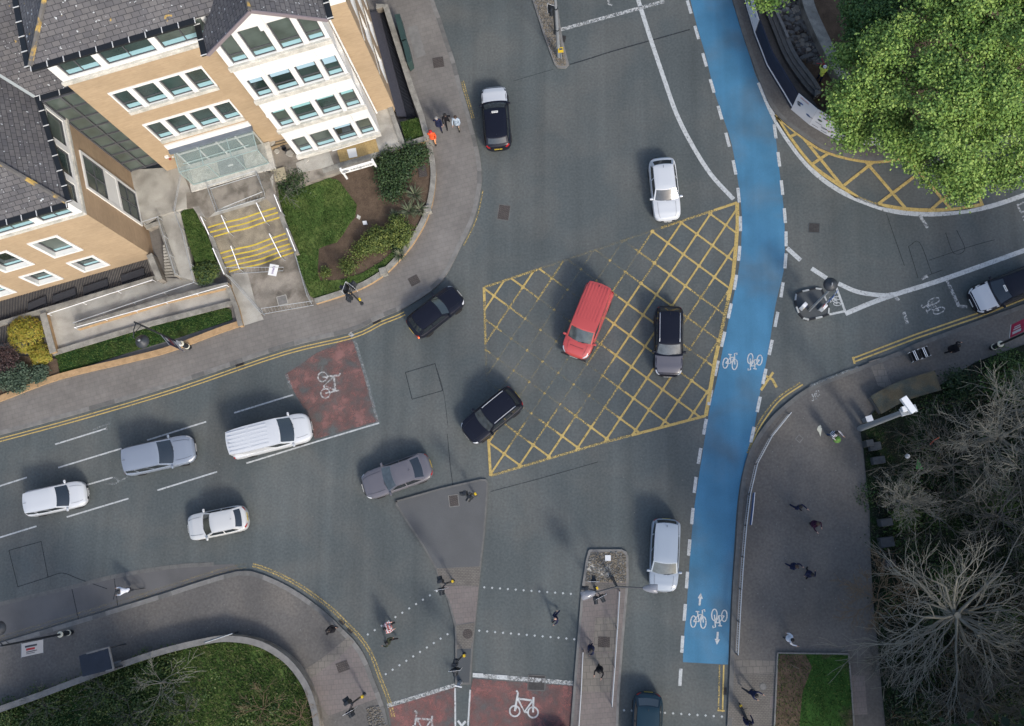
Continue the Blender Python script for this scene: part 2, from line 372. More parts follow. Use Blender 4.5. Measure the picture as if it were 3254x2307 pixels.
patch('paving_patch', [(1862, 1853), (1990, 1856), (1986, 1872), (1855, 1872)], 'setts', PAVZ+.002, isl2)
patch('paving_patch', [(1892, 1962), (1962, 1962), (1955, 2070), (1886, 2072)], 'paving_pale', PAVZ+.003, isl2)
patch('paving_patch', [(1858, 2078), (1952, 2074), (1940, 2200), (1842, 2196)], 'paving_pale', PAVZ+.003, isl2)
patch('paving_patch', [(1912, 2250), (1958, 2250), (1952, 2420), (1905, 2420)], 'paving_red', PAVZ+.003, isl2)
# cobbles set in the medians, as one mass
def stones(name, pts, parent, n, z, r=(.04, .07), seed=1, mats=('gravel', 'kerb', 'kerb_dark')):
    rs = random.Random(seed); w = [(p.x, p.y) for p in GG(pts, z)]
    xs = [p[0] for p in w]; ys = [p[1] for p in w]; b = MB(); c = 0; tries = 0
    while c < n and tries < n*30:
        tries += 1; x = rs.uniform(min(xs), max(xs)); y = rs.uniform(min(ys), max(ys))
        if not inside(x, y, w): continue
        R = rs.uniform(*r); a0 = rs.random()*6; b.mat(rs.choice((0, 0, 1, 2)))
        k = 6; lo = [(x+R*math.cos(a0+i*6.283/k), y+R*.8*math.sin(a0+i*6.283/k), z) for i in range(k)]
        hi = [(x+R*.6*math.cos(a0+i*6.283/k), y+R*.5*math.sin(a0+i*6.283/k), z+R*.7) for i in range(k)]
        b.add(lo+hi, [[i, (i+1) % k, k+(i+1) % k, k+i] for i in range(k)]+[[k+i for i in range(k)]]); c += 1
    o = b.build(name, [M_[m] for m in mats], parent); o['kind'] = 'stuff'; return o
stones('cobbles', [(1878, 1758), (1978, 1754), (1988, 1770), (1988, 1850), (1862, 1848), (1868, 1790)], isl2, 700, PAVZ+.002, seed=3)
stones('cobbles', [(1664, -100), (1697, 0), (1740, 130), (1768, 205), (1798, 208), (1782, 131), (1762, 0), (1745, -100)], isl3, 900, PAVZ, seed=4)
stones('cobbles', zm(900, 1607, K4, [(610, 1475), (700, 1455), (760, 1604), (620, 1620)]), PV2, 260, PAVZ, seed=5)
# kinds of surface on the pavements
patch('paving_patch', zm(900, 1607, K4, [(480, 950), (560, 1040), (690, 1400), (330, 1530), (120, 1240)]), 'paving_red', PAVZ+.001, PV2)
patch('tactile_paving', zm(900, 1607, K4, [(130, 1210), (330, 1080), (470, 955), (520, 990), (400, 1110), (190, 1265)]), 'paving_pale', PAVZ+.003, PV2)
patch('tactile_paving', zm(2254, 1607, K4, [(165, 1120), (490, 1130), (485, 1228), (160, 1225)]), 'paving_pale', PAVZ+.002, PV3)
patch('paving_patch', zm(2254, 1607, K4, [(160, 1230), (485, 1230), (480, 1604), (130, 1604), (145, 1380)]), 'setts', PAVZ+.001, PV3)
patch('paving_patch', zm(2254, 1607, K4, [(445, 1385), (515, 1390), (505, 1475), (438, 1470)]), 'paving_red', PAVZ+.004, PV3)
patch('paving_patch', zm(2254, 1607, K4, [(1020, 1232), (1130, 1240), (1152, 1520), (1045, 1522)]), 'paving_red', PAVZ+.003, PV3)
patch('paving_patch', zm(2254, 1100, K4, [(1160, 110), (1245, 85), (1345, 320), (1230, 290)]), 'paving_pale', PAVZ+.002, PV3)
b = MB()
for pts in ([(360, 1905), (366, 1880)], [(227, 1865), (250, 1970)], [(362, 1830), (374, 1925)]): b.ribbon(GG(pts, .006), .06)
for pts in ([(545, 1855), (568, 1880)],): pass
lay = [(-60, 1935), (0, 1919), (227, 1866), (362, 1832), (546, 1801), (742, 1792), (764, 1812), (655, 1841), (493, 1893), (249, 1967), (0, 2042), (-60, 2060)]
patch('bus_bay', lay, 'asphalt_bay', .003, ROAD)
e = MB(); kp = resample(smooth(GG([(-60, 1935), (0, 1919), (227, 1866), (362, 1832), (546, 1801), (680, 1793)], .006), 4), .95)
for p, q in zip(kp, kp[1:]): e.ribbon([p, p.lerp(q, .975)], .26)
e.build('edge_stones', M_['kerb_dark'], ROAD); b.build('joint_line', M_['tar'], ROAD)
# ---------------------------------------------------------------- blue cycle lane
BL = [(2170, -110), (2194, 0), (2216, 87), (2242, 175), (2268, 284), (2294, 362), (2325, 458), (2345, 576), (2353, 633), (2358, 698), (2357, 731), (2353, 810), (2342, 888), (2320, 993), (2298, 1102), (2277, 1211), (2255, 1300), (2231, 1450), (2207, 1607), (2194, 1751), (2183, 1913), (2172, 2043), (2170, 2104)]
BR = [(2314, 2112), (2320, 1956), (2333, 1738), (2342, 1607), (2356, 1515), (2381, 1423), (2400, 1344), (2418, 1231), (2442, 1113), (2464, 971), (2490, 862), (2494, 775), (2492, 687), (2485, 611), (2472, 502), (2459, 393), (2424, 288), (2398, 231), (2370, 131), (2337, 35), (2326, 0), (2300, -110)]
bl = smooth(GG(BL, .008), 3); br = smooth(GG(BR, .008), 3)
b = MB(); b.poly(bl+br); LANE = struct(b.build('cycle_lane', M_['blue_lane']))
def dashes(name, cs, L, w, m, z, parent):
    b = MB(); W = GG(cs, z)
    for i, p in enumerate(W):
        d = (W[min(i+1, len(W)-1)]-W[max(i-1, 0)]).normalized()
        b.ribbon([p-d*L/2, p+d*L/2], w)
    return b.build(name, M_[m], parent)
dashes('dashed_line', [(2190, 22), (2214, 103), (2239, 190), (2263, 273), (2288, 358), (2312, 444), (2334, 532), (2347, 620), (2353, 711), (2349, 805), (2337, 897), (2319, 988), (2298, 1078), (2277, 1170), (2257, 1263), (2240, 1356), (2223, 1449), (2209, 1541), (2200, 1640), (2190, 1740), (2183, 1843), (2176, 1946), (2168, 2047), (2162, 2152)], 1.0, .2, 'white_paint', .014, ROAD)
dashes('dashed_line', [(2463, 417), (2475, 506), (2485, 596), (2494, 685), (2498, 759), (2496, 829), (2485, 921), (2467, 1015), (2449, 1104), (2429, 1196), (2411, 1285), (2391, 1381)], 1.0, .2, 'white_paint', .014, ROAD)
def line(name, pts, w, m, parent=None, z=.016, sm=True):
    b = MB(); P = GG(pts, z); b.ribbon(smooth(P, 5) if sm and len(P) > 2 else P, w); return b.build(name, M_[m], parent or ROAD)
line('lane_line', [(2000, -90), (2028, 0), (2067, 122), (2111, 253), (2150, 362), (2198, 458), (2259, 554), (2331, 633)], .28, 'white_paint')
line('lane_line', [(2412, 262), (2459, 371), (2516, 463), (2586, 546), (2669, 607), (2756, 646), (2843, 672), (2952, 681), (3061, 672), (3149, 655), (3254, 620), (3360, 580)], .30, 'white_paint')
line('lane_line', [(2686, 997), (2770, 962), (2856, 932), (2996, 888), (3254, 796), (3360, 757)], .30, 'white_paint')
line('lane_line', [(2664, 901), (2725, 927), (2800, 938), (2850, 934)], .28, 'white_paint', z=.03)
line('stop_line', [(1781, 94), (1900, 62), (2111, 4)], .26, 'white_worn')
line('road_letter', [(1931, -10), (1935, 13), (1946, 16)], .14, 'white_worn', sm=False)
b = MB()
for q in ([(3232, 652), (3254, 643), (3290, 628)], [(3232, 650), (3243, 673)], [(3243, 676), (3270, 664)], [(3248, 690), (3280, 678)], [(3252, 700), (3285, 688)]): b.ribbon(GG(q, .016), .12)
b.build('road_letter', M_['white_worn'], ROAD)
for q in ([(2501, 788), (2544, 827)], [(2579, 853), (2627, 884)]): line('lane_line', q, .28, 'white_paint')
b = MB()
for q in ([(2653, 901), (2686, 990)], [(2688, 988), (2636, 999)]): b.ribbon(GG(q, .016), .14)
b.build('cycle_box_line', M_['white_paint'], ROAD)
b = MB()
for q in ([(2872, 991), (2883, 1028)], [(3009, 890), (3048, 975)], [(2928, 886), (2948, 877)], [(2922, 683), (2948, 724)], [(2846, 944), (2856, 955)], [(3048, 973), (3074, 975)]): b.ribbon(GG(q, .018), .2)
b.build('cross_line', M_['white_worn'], ROAD)
line('lane_line', [(2573, 1227), (2640, 1199), (2728, 1166)], .16, 'white_faint', PV3, PAVZ+.012)
# dashes of the left road
for q in ([(175, 1412), (336, 1362)], [(185, 1486), (386, 1425)], [(467, 1399), (655, 1340)], [(744, 1312), (932, 1254)], [(-40, 1557), (85, 1517)], [(275, 1541), (358, 1517)], [(212, 1643), (408, 1584)], [(500, 1558), (690, 1499)], [(783, 1472), (1000, 1405), (1205, 1344)], [(-60, 1726), (116, 1672)]):
    line('lane_line', q, .10, 'white_paint', sm=False)
b = MB()
for q in ([(296, 1365), (336, 1349), (350, 1345)], [(340, 1366), (336, 1349)], [(358, 1517), (372, 1522), (372, 1535), (340, 1537)], [(374, 1532), (405, 1515)]): b.ribbon(smooth(GG(q, .02), 4), .13)
b.build('worn_arrow', M_['white_faint'], ROAD)
line('lane_line', [(1127, 1082), (1160, 1190), (1201, 1342)], .2, 'white_faint')
line('lane_line', [(910, 1190), (925, 1235)], .2, 'white_faint'); line('lane_line', [(1110, 1058), (1122, 1068)], .25, 'white_worn')
patch('red_cycle_box', [(905, 1190), (960, 1155), (1000, 1125), (1114, 1071), (1124, 1090), (1203, 1338), (1000, 1396), (985, 1330), (940, 1255)], 'red_lane2', .010, ROAD)
patch('red_cycle_box', [(1234, 2250), (1446, 2184), (1448, 2420), (1262, 2430)], 'red_lane', .010, ROAD)
patch('red_cycle_box', [(1502, 2156), (1600, 2164), (1820, 2180), (1812, 2307), (1807, 2430), (1490, 2430), (1495, 2200)], 'red_lane', .010, ROAD)
line('stop_line', [(1230, 2243), (1340, 2210), (1446, 2177)], .24, 'white_worn', z=.02)
line('stop_line', [(1502, 2145), (1640, 2156), (1821, 2171)], .26, 'white_worn', z=.02)
line('lane_line', [(1502, 2145), (1535, 2147)], .26, 'white_paint', z=.034); line('lane_line', [(1578, 2151), (1612, 2153)], .26, 'white_paint', z=.034)
for q in ([(1446, 2187), (1448, 2420)], [(1494, 2192), (1487, 2307), (1482, 2420)]): line('lane_line', q, .1, 'white_paint', sm=False)
b = MB(); b.ribbon(GG([(1455, 2290), (1467, 2306), (1462, 2330)], .018), .14); b.ribbon(GG([(1480, 2292), (1467, 2306)], .018), .14); b.build('chevron', M_['white_paint'], ROAD)
# double yellow lines beside the kerbs
def kerb_lines(kp, s, d0, i0, i1, m, w=.075):
    seg = kp[i0:i1]
    for d in d0:
        b = MB(); b.ribbon([Vector((p.x, p.y, .012)) for p in offset(seg, -s*d)], w); b.build('yellow_line', M_[m], ROAD)
kerb_lines(k1, s1, (.22, .42), 0, 29, 'yellow_paint'); kerb_lines(k1, s1, (.14,), 40, 56, 'yellow_worn'); kerb_lines(k1, s1, (.1, .24), 70, 78, 'yellow_worn')
kerb_lines(k2, s2, (.3, .46), 22, 60, 'yellow_worn', .085); kerb_lines(k2, s2, (.16, .38), 0, 22, 'yellow_faint', .1)
for dy in (0, 13): line('yellow_line', [(2712, 1138+dy), (2909, 1063+dy), (3105, 996+dy), (3254, 938+dy), (3360, 900+dy)], .1, 'yellow_paint', sm=False)
line('yellow_line', [(2710, 1134), (2716, 1156)], .12, 'yellow_paint', z=.03)
for d, m in ((0, 'yellow_worn'), (9, 'yellow_paint')): line('yellow_line', [(2542+d, 1216+d*.6), (2472+d, 1264+d*.6), (2424+d*.8, 1323+d), (2396+d*.6, 1379+d*.5), (2374+d*.5, 1440)], .09, m)
for x, y0, y1, m in ((2300, 2113, 2262, 'yellow_paint'), (2287, 2113, 2258, 'yellow_worn')): line('yellow_line', [(x, y0), (x-4, y1)], .09, m)
line('yellow_line', [(2280, 2257), (2303, 2259)], .09, 'yellow_paint', z=.03)
b = MB(); b.ribbon(GG([(2418, 1240), (2441, 1206), (2457, 1183)], .018), .16); b.ribbon(GG([(2434, 1195), (2455, 1206), (2468, 1231)], .018), .16); b.build('yellow_arrow', M_['yellow_paint'], ROAD)
# keep clear hatching under the tree
for q in ([(2463, 364), (2560, 443), (2634, 486), (2756, 513), (2865, 504), (3000, 472)], [(2468, 373), (2511, 438), (2581, 525), (2669, 589), (2725, 627)], [(2791, 650), (2878, 664), (2974, 668), (3060, 662), (3121, 650)]): line('yellow_hatching', q, .24, 'yellow_paint')
line('yellow_hatching', [(2725, 627), (2760, 641), (2791, 650)], .2, 'yellow_worn')
b = MB()
for q in ([(2511, 434), (2533, 424)], [(2555, 441), (2682, 598)], [(2634, 486), (2577, 524)], [(2752, 515), (2878, 662)], [(2778, 513), (2682, 589)], [(2887, 508), (3022, 664)], [(2909, 559), (2791, 648)], [(3066, 572), (2961, 664)], [(3123, 654), (3083, 559)]): b.ribbon(GG(q, .03), .19)
b.build('yellow_hatching', M_['yellow_paint'], ROAD)
# yellow box junction
BOX = [(1538, 913), (1722, 852), (2342, 644), (2344, 709), (2338, 790), (2329, 879), (2298, 1028), (2272, 1146), (2243, 1321), (1900, 1411), (1559, 1512), (1548, 1300), (1540, 1100)]
def wear(x, y):
    v = 0
    for cx, cy, r in ((1700, 1120, 190), (1640, 1250, 170), (1980, 800, 130), (1860, 800, 110), (2240, 1000, 110), (1800, 1010, 120), (1900, 1250, 90), (2190, 1150, 70)):
        v += math.exp(-((x-cx)**2+(y-cy)**2)/r**2)
    return v
yb = [MB(), MB(), MB()]
def seg(a, b, w, fresh=0):
    n = max(1, int(math.dist(a, b)/22))
    for i in range(n):
        p = (a[0]+(b[0]-a[0])*i/n, a[1]+(b[1]-a[1])*i/n); q = (a[0]+(b[0]-a[0])*(i+1)/n, a[1]+(b[1]-a[1])*(i+1)/n)
        v = wear((p[0]+q[0])/2, (p[1]+q[1])/2)+fresh
        yb[0 if v < .5 else 1 if v < 1.0 else 2].ribbon(GG([p, q], .014), w*(1 if v < .5 else .9 if v < 1.0 else .8))
def clip(o, d):
    ts = []
    for i in range(len(BOX)):
        a, c = BOX[i-1], BOX[i]; ex, ey = c[0]-a[0], c[1]-a[1]; den = d[0]*ey-d[1]*ex
        if abs(den) < 1e-9: continue
        t = ((a[0]-o[0])*ey-(a[1]-o[1])*ex)/den; u = ((a[0]-o[0])*d[1]-(a[1]-o[1])*d[0])/den
        if 0 <= u <= 1: ts.append(t)
    ts.sort(); return [(ts[i], ts[i+1]) for i in range(0, len(ts)-1, 2)]
N0 = (1994, 964.5); LA = (-42.8, 64.2); LB = (49.3, 36.2)
for k in range(-14, 15):
    for o, d in (((N0[0]+LB[0]*k, N0[1]+LB[1]*k), LA), ((N0[0]+LA[0]*k, N0[1]+LA[1]*k), LB)):
        for t0, t1 in clip(o, d): seg((o[0]+d[0]*t0, o[1]+d[1]*t0), (o[0]+d[0]*t1, o[1]+d[1]*t1), .12)
for i in range(-14, 15):
    for j in range(-14, 15):
        x, y = N0[0]+LA[0]*i+LB[0]*j, N0[1]+LA[1]*i+LB[1]*j
        if inside(x, y, BOX):
            v = wear(x, y); yb[0 if v < .6 else 1].disc(G(x, y, .026), .13 if v < .8 else .09, 10)
for a, b_, f in (((1538, 913), (1722, 852), .5), ((1722, 852), (2100, 724), 1.0), ((2100, 724), (2270, 668), .5), ((2270, 668), (2342, 644), 0), ((2243, 1321), (1900, 1411), .45), ((1900, 1411), (1559, 1512), .55), ((1559, 1512), (1552, 1395), 0), ((1546, 1200), (1538, 913), .2)): seg(a, b_, .17, f)
for i in range(2, 8): seg(BOX[i], BOX[i+1], .24)
for b, m in zip(yb, ('yellow_paint', 'yellow_worn', 'yellow_faint')): b.build('yellow_box', M_[m], ROAD)
# crossing studs
sb = MB()
def studs(a, c, n):
    for i in range(n):
        t = i/(n-1); p = G(a[0]+(c[0]-a[0])*t, a[1]+(c[1]-a[1])*t)
        sb.box((p.x, p.y, .01), (.11, .11, .02), rnd.uniform(.5, 1.0))
for a, c, n in (((1388, 1878), (1169, 2016), 11), ((1422, 2015), (1226, 2142), 10), ((1539, 1866), (1814, 1887), 12), ((1523, 2004), (1825, 2031), 13), ((1983, 2257), (2008, 2258), 2), ((2113, 2265), (2294, 2277), 8)): studs(a, c, n)
sb.build('crossing_studs', mat('stud', (.38, .40, .40), .6), ROAD)
# cycle symbols: u runs along the bike, v runs up it, both about a metre
def bike_symbol(c, up, size, m, parent, z, flip=1, w=.055, part=None):
    o = G(*c, z); p2 = G(c[0]+up[0], c[1]+up[1], z); v = (p2-o).normalized(); u = Vector((v.y, -v.x, 0))*flip
    P = lambda a, b_: o+(u*a+v*b_)*size
    b = MB()
    def st(*q): b.ribbon([P(*x) for x in q], w*size)
    def ring(cx, cy, rx, ry): 
        n = 20; pts = [P(cx+rx*math.cos(6.2832*i/n), cy+ry*math.sin(6.2832*i/n)) for i in range(n+1)]
        b.ribbon(pts, w*size)
    if part != 'front': ring(-.24, -.22, .13, .27)
    if part != 'half': ring(.24, -.22, .13, .27)
    st((-.24, -.22), (-.02, .12), (.16, .16)) if part is None else None
    st((-.24, -.22), (.02, -.2), (.17, .17)); st((-.02, .12), (.02, -.2)); st((.24, -.22), (.15, .36), (.27, .40), (.28, .30))
    st((-.04, .12), (-.07, .26)); st((-.16, .27), (.02, .27))
    return b.build('cycle_symbol', M_[m], parent)
bike_symbol((2322, 1143), (.14, -1), 1.22, 'white_paint', LANE, .022)
bike_symbol((2397, 1155), (-.14, 1), 1.22, 'white_paint', LANE, .022)
bike_symbol((2220, 1962), (.06, -1), 1.25, 'white_paint', LANE, .022)
bike_symbol((2285, 1970), (-.06, 1), 1.25, 'white_paint', LANE, .022)
bike_symbol((2651, 956), (-1, -.05), .82, 'white_paint', ROAD, .022)
bike_symbol((2961, 978), (-1, .42), 1.4, 'white_worn', ROAD, .022)
bike_symbol((2590, 1258), (.1, 1), .75, 'white_worn', PV3, PAVZ+.006, part='half')
def big_bike(c, up, size, m, z=.03):
    o = G(*c, z); p2 = G(c[0]+up[0], c[1]+up[1], z); v = (p2-o).normalized(); u = Vector((v.y, -v.x, 0))
    P = lambda a, b_: o+(u*a+v*b_)*size
    b = MB(); w = .075*size
    for cx in (-.36, .36):
        b.ribbon([P(cx+.2*math.cos(6.2832*i/18), -.28+.2*math.sin(6.2832*i/18)) for i in range(19)], w*.8)
    for q in (((-.36, -.28), (-.27, .42), (-.34, .5)), ((-.27, .2), (.35, .16)), ((-.27, .2), (.02, -.28), (.35, .2)), ((.36, -.28), (.35, .3)), ((.02, -.28), (.2, -.3)), ((-.36, -.28), (-.3, -.1))): b.ribbon([P(*x) for x in q], w)
    return b.build('cycle_symbol', M_[m], ROAD)
big_bike((1050, 1219), (1, -.22), 1.55, 'white_worn'); big_bike((1666, 2238), (.05, -1), 1.55, 'white_paint'); big_bike((1345, 2300), (.0, -1), 1.55, 'white_worn')
def arrow(tail, tip, m='white_paint'):
    a, b_ = G(*tail, .022), G(*tip, .022); d = (b_-a).normalized(); n = Vector((-d.y, d.x, 0)); b = MB()
    b.ribbon([a, b_-d*.3], .12); b.poly([b_, b_-d*.34+n*.16, b_-d*.34-n*.16]); b.build('lane_arrow', M_[m], LANE)
arrow((2223, 1924), (2227, 1884)); arrow((2281, 2008), (2278, 2049))
# tar joints, cracks, patches and wheel tracks
b = MB()
def tarl(pts, w=.05): b.ribbon(smooth(GG(pts, .004), 4) if len(pts) > 2 else GG(pts, .004), w)
z5 = lambda p: zm(900, 700, K4, p)
sq = z5([(890, 1108), (1105, 1043), (1160, 1240), (938, 1303)])
for i in range(4): tarl([sq[i-1], sq[i]])
sq = zm(0, 1607, K4, [(65, 325), (300, 260), (350, 520), (130, 590)])
for i in range(4): tarl([sq[i-1], sq[i]])
tarl(zm(0, 1607, K4, [(350, 520), (455, 490), (580, 535), (780, 605)])); tarl(z5([(1105, 1043), (1165, 1240), (1200, 1500)]), .03)
tarl(zm(1500, 0, K4, [(710, 470), (860, 425), (1000, 380), (1210, 320), (1390, 270), (1585, 215)]), .08)
tarl(zm(1500, 0, K4, [(590, 505), (450, 545), (300, 590)]), .03)
tarl(zm(900, 1300, K4, [(1510, 600), (1850, 510), (2291, 385)]), .04); tarl(zm(900, 1300, K4, [(1195, 180), (1215, 400), (1240, 590)]), .04)
for q in ([(1450, 420), (1530, 390), (1620, 620)], [(1450, 420), (1520, 650)], [(1720, 320), (1780, 470), (1860, 440), (1800, 300)], [(1290, 180), (1330, 300), (1420, 560)], [(1540, 650), (1700, 590)], [(1600, 520), (1900, 420), (2080, 370)]): tarl(zm(2254, 600, K4, q), .035)
b.build('tar_joint', M_['tar'], ROAD)
# ================================================================ the office building
UA = Vector((math.cos(AZB), math.sin(AZB), 0)); VA = Vector((math.sin(AZB), -math.cos(AZB), 0))
def B(u, v, z): return UA*u+VA*v+Vector((0, 0, z))
TAN1, TAN2 = (.375, .28, .178), (.325, .238, .148)
M_['brick'] = brickmat('brick', TAN1, TAN2, (.36, .27, .18), .45, .085, 0, .008, var=.10, vscale=.5, axis='UV')
M_['brick_brown'] = brickmat('brick_brown', (.37, .26, .165), (.32, .225, .14), (.33, .25, .17), .45, .085, 0, .008, var=.12, vscale=.5, axis='UV')
M_['render_white'] = mat('render_white', (.66, .655, .63), .7, .05, 1.2, .03, 20, spec=.3)
M_['sill_stone'] = mat('sill_stone', (.50, .48, .43), .85, .22, 3, .2, 18, spec=.2, col2=(.36, .35, .31), c2=(.5, .65), c2scale=1.5)
M_['slate'] = brickmat('slate', (.115, .11, .11), (.085, .083, .088), (.035, .035, .038), .42, .27, 0, .018, var=.16, vscale=.6, axis='UV')
def add_lichen(m, thr, col, sc):
    nt = m.node_tree; N = nt.nodes; L = nt.links; b = N['Principled BSDF']; src = b.inputs['Base Color'].links[0].from_socket
    tc = N.new('ShaderNodeTexCoord'); n = N.new('ShaderNodeTexNoise'); n.inputs['Scale'].default_value = sc; n.inputs['Detail'].default_value = 3
    L.new(tc.outputs['Object'], n.inputs['Vector']); mr = N.new('ShaderNodeMapRange'); mr.inputs[1].default_value = thr; mr.inputs[2].default_value = thr+.03
    L.new(n.outputs[0], mr.inputs[0]); mx = N.new('ShaderNodeMix'); mx.data_type = 'RGBA'; L.new(mr.outputs[0], mx.inputs[0]); L.new(src, mx.inputs[6]); mx.inputs[7].default_value = (*col, 1)
    L.new(mx.outputs[2], b.inputs['Base Color'])
add_lichen(M_['slate'], .675, (.42, .44, .45), 5.0); add_lichen(M_['slate'], .715, (.36, .24, .06), 1.3)
M_['ridge'] = mat('ridge', (.10, .095, .09), .85, .2, 3, col2=(.36, .24, .07), c2=(.52, .6), c2scale=1.2)
M_['gutter'] = mat('gutter', (.012, .014, .016), .5)
M_['bracket'] = mat('bracket', (.55, .55, .53), .6)
M_['frame_grey'] = mat('frame_grey', (.07, .072, .08), .5)
M_['glass'] = mat('glass', (.030, .050, .048), .12, .35, .7, spec=.6)
M_['glass_pale'] = mat('glass_pale', (.07, .09, .08), .2, .35, 1.0, spec=.6)
M_['glass_deep'] = mat('glass_deep', (.014, .024, .026), .08, .4, 1.2, spec=.7)
M_['blind'] = mat('blind', (.30, .44, .52), .5); M_['blind2'] = mat('blind2', (.24, .45, .46), .5)
M_['sill_panel'] = mat('sill_panel', (.24, .40, .44), .35)
def clearglass(name, col, alpha):
    m = bpy.data.materials.new(name); m.use_nodes = True; nt = m.node_tree; b = nt.nodes['Principled BSDF']
    b.inputs['Base Color'].default_value = (*col, 1); b.inputs['Roughness'].default_value = .08; b.inputs['Alpha'].default_value = alpha; b.inputs['Specular IOR Level'].default_value = .6
    return m
M_['porch_glass'] = clearglass('porch_glass', (.34, .44, .43), .34)
M_['fascia'] = mat('fascia', (.11, .13, .16), .5, .15, 2)
M_['pvc'] = mat('pvc', (.72, .72, .70), .5)
M_['rail'] = mat('rail', (.42, .44, .45), .4, metal=.4); M_['rail_white'] = mat('rail_white', (.78, .78, .78), .4)
OFF = thing('office_building', 'tan brick and white office block with slate roofs and glass porch', 'building', B(-14, -33, 0))
bpy.context.view_layer.update()
def part(o, parent=None):
    """parent without moving"""
    p = parent or OFF; o.parent = p
    o.matrix_parent_inverse = p.matrix_world.inverted(); return o
class Fac:
    """upright facade: a along, z up, d outwards"""
    def __init__(s, o, along, n): s.o = o; s.a = along; s.n = n
    def p(s, a, z, d=0): return s.o+s.a*a+s.n*d+Vector((0, 0, z))
FF = lambda v: Fac(B(0, v, 0), UA, VA)            # looks at the street, a = u
FE = lambda u: Fac(B(u, 0, 0), VA, UA)            # looks to the right, a = v
def facade(name, fac, a0, a1, z0, z1, holes, m, depth=.25, rev=None):
    """wall with real openings and their reveals; UVs run in metres"""
    As = sorted({a0, a1, *[h[0] for h in holes], *[h[1] for h in holes]}); Zs = sorted({z0, z1, *[h[2] for h in holes], *[h[3] for h in holes]})
    b = MB(); uv = []
    for i in range(len(As)-1):
        for j in range(len(Zs)-1):
            ca, cz = (As[i]+As[i+1])/2, (Zs[j]+Zs[j+1])/2
            if any(h[0] < ca < h[1] and h[2] < cz < h[3] for h in holes): continue
            q = [(As[i], Zs[j]), (As[i+1], Zs[j]), (As[i+1], Zs[j+1]), (As[i], Zs[j+1])]
            b.quad(*[fac.p(*x) for x in q]); uv += q
    b.mat(1)
    for h in holes:
        c = [(h[0], h[2]), (h[1], h[2]), (h[1], h[3]), (h[0], h[3])]
        for k in range(4):
            x, y = c[k-1], c[k]
            b.quad(fac.p(*x), fac.p(*x, -depth), fac.p(*y, -depth), fac.p(*y)); uv += [x, (x[0]+.1, x[1]+.1), (y[0]+.1, y[1]+.1), y]
    o = b.build(name, [m, rev or m]); me = o.data; ul = me.uv_layers.new(name='UVMap')
    for i, x in enumerate(uv): ul.data[i].uv = x
    return part(o)
def fbox(b, fac, a0, a1, z0, z1, d0, d1):
    P = [fac.p(a, z, d) for z in (z0, z1) for a, d in ((a0, d0), (a1, d0), (a1, d1), (a0, d1))]
    return b.add(P, [[0, 1, 2, 3], [7, 6, 5, 4], [0, 4, 5, 1], [1, 5, 6, 2], [2, 6, 7, 3], [3, 7, 4, 0]])
def window(fac, a0, a1, z0, z1, depth=.25, mull=(), blind=0, sill=.42, bm='blind', fw=.07, gl='glass', trans=()):
    b = MB(); d0, d1 = -depth-.02, -depth+.05
    for r in ((a0, a0+fw, z0, z1), (a1-fw, a1, z0, z1), (a0+fw, a1-fw, z0, z0+fw), (a0+fw, a1-fw, z1-fw, z1)): fbox(b, fac, *r, d0, d1)
    for m in mull: fbox(b, fac, m-.03, m+.03, z0+fw, z1-fw, d0, d1-.004)
    for t in trans: fbox(b, fac, a0+fw, a1-fw, t-.03, t+.03, d0, d1-.008)
    rw = rnd.random(); gl = gl if rw < .6 else 'glass_pale' if rw < .8 else 'glass_deep'; blind = blind*rnd.choice((1, 1, 1.5, .7)) if blind else (rnd.choice((.3, .5, .8)) if rw > .86 else 0)
    w = part(b.build('window', M_['frame_grey']))
    g_ = MB(); g_.quad(fac.p(a0, z0, -depth), fac.p(a1, z0, -depth), fac.p(a1, z1, -depth), fac.p(a0, z1, -depth)); part(g_.build('pane', M_[gl]), w)
    if sill:
        g_ = MB(); fbox(g_, fac, a0+fw+.02, a1-fw-.02, z0+fw+.02, z0+fw+sill, -depth+.006, -depth+.012); part(g_.build('sill_panel', M_['sill_panel']), w)
    if blind:
        g_ = MB(); fbox(g_, fac, a0+fw+.02, a1-fw-.02, z1-fw-blind, z1-fw-.02, -depth+.006, -depth+.014); part(g_.build('blind', M_[bm]), w)
    return w
T = 1.2                                                   # terrace level
# --- main front
fa = FF(-30.55)
r2 = [(-19.35, -18.42), (-18.1, -16.86), (-16.56, -15.32), (-15.02, -14.0)]
h2 = [(a, b_, 9.8, 12.05) for a, b_ in r2]; h3 = [(a, b_, 5.46, 7.72) for a, b_ in r2]
top3 = [(-20.36, -18.45), (-18.08, -15.32), (-14.95, -12.2)]
ht = [(a, b_, 14.74, 16.5) for a, b_ in top3]
facade('wall', fa, -20.85, -11.93, T-1.3, 14.25, h2+h3, M_['brick'], .13, M_['render_white'])
facade('white_band', fa, -20.85, -11.93, 14.254, 16.95, ht, M_['render_white'], .13)
b = MB()
fbox(b, fa, -20.95, -11.95, 14.2, 14.5, .003, .14)
part(b.build('cornice', M_['sill_stone'], bevel=.02))
for hh, row in ((h2, 0), (h3, 1)):
    b = MB(); z0, z1 = hh[0][2], hh[0][3]
    fbox(b, fa, -19.46, -13.89, z1, z1+.2, .003, .062)
    for a0, a1 in ((-18.42, -18.1), (-16.86, -16.56), (-15.32, -15.02), (-19.45, -19.352), (-13.998, -13.9)): fbox(b, fa, a0, a1, z0, z1, .003, .05)
    part(b.build('window_surround', M_['render_white' if row == 0 else 'render_white']))
    s = MB(); fbox(s, fa, -19.42, -13.9, z0-.34, z0-.003, .003, .14); part(s.build('window_sill', M_['sill_stone']))
    for a0, a1, _, _ in hh: window(fa, a0, a1, z0, z1, .13, sill=.42, trans=(z0+.75,))
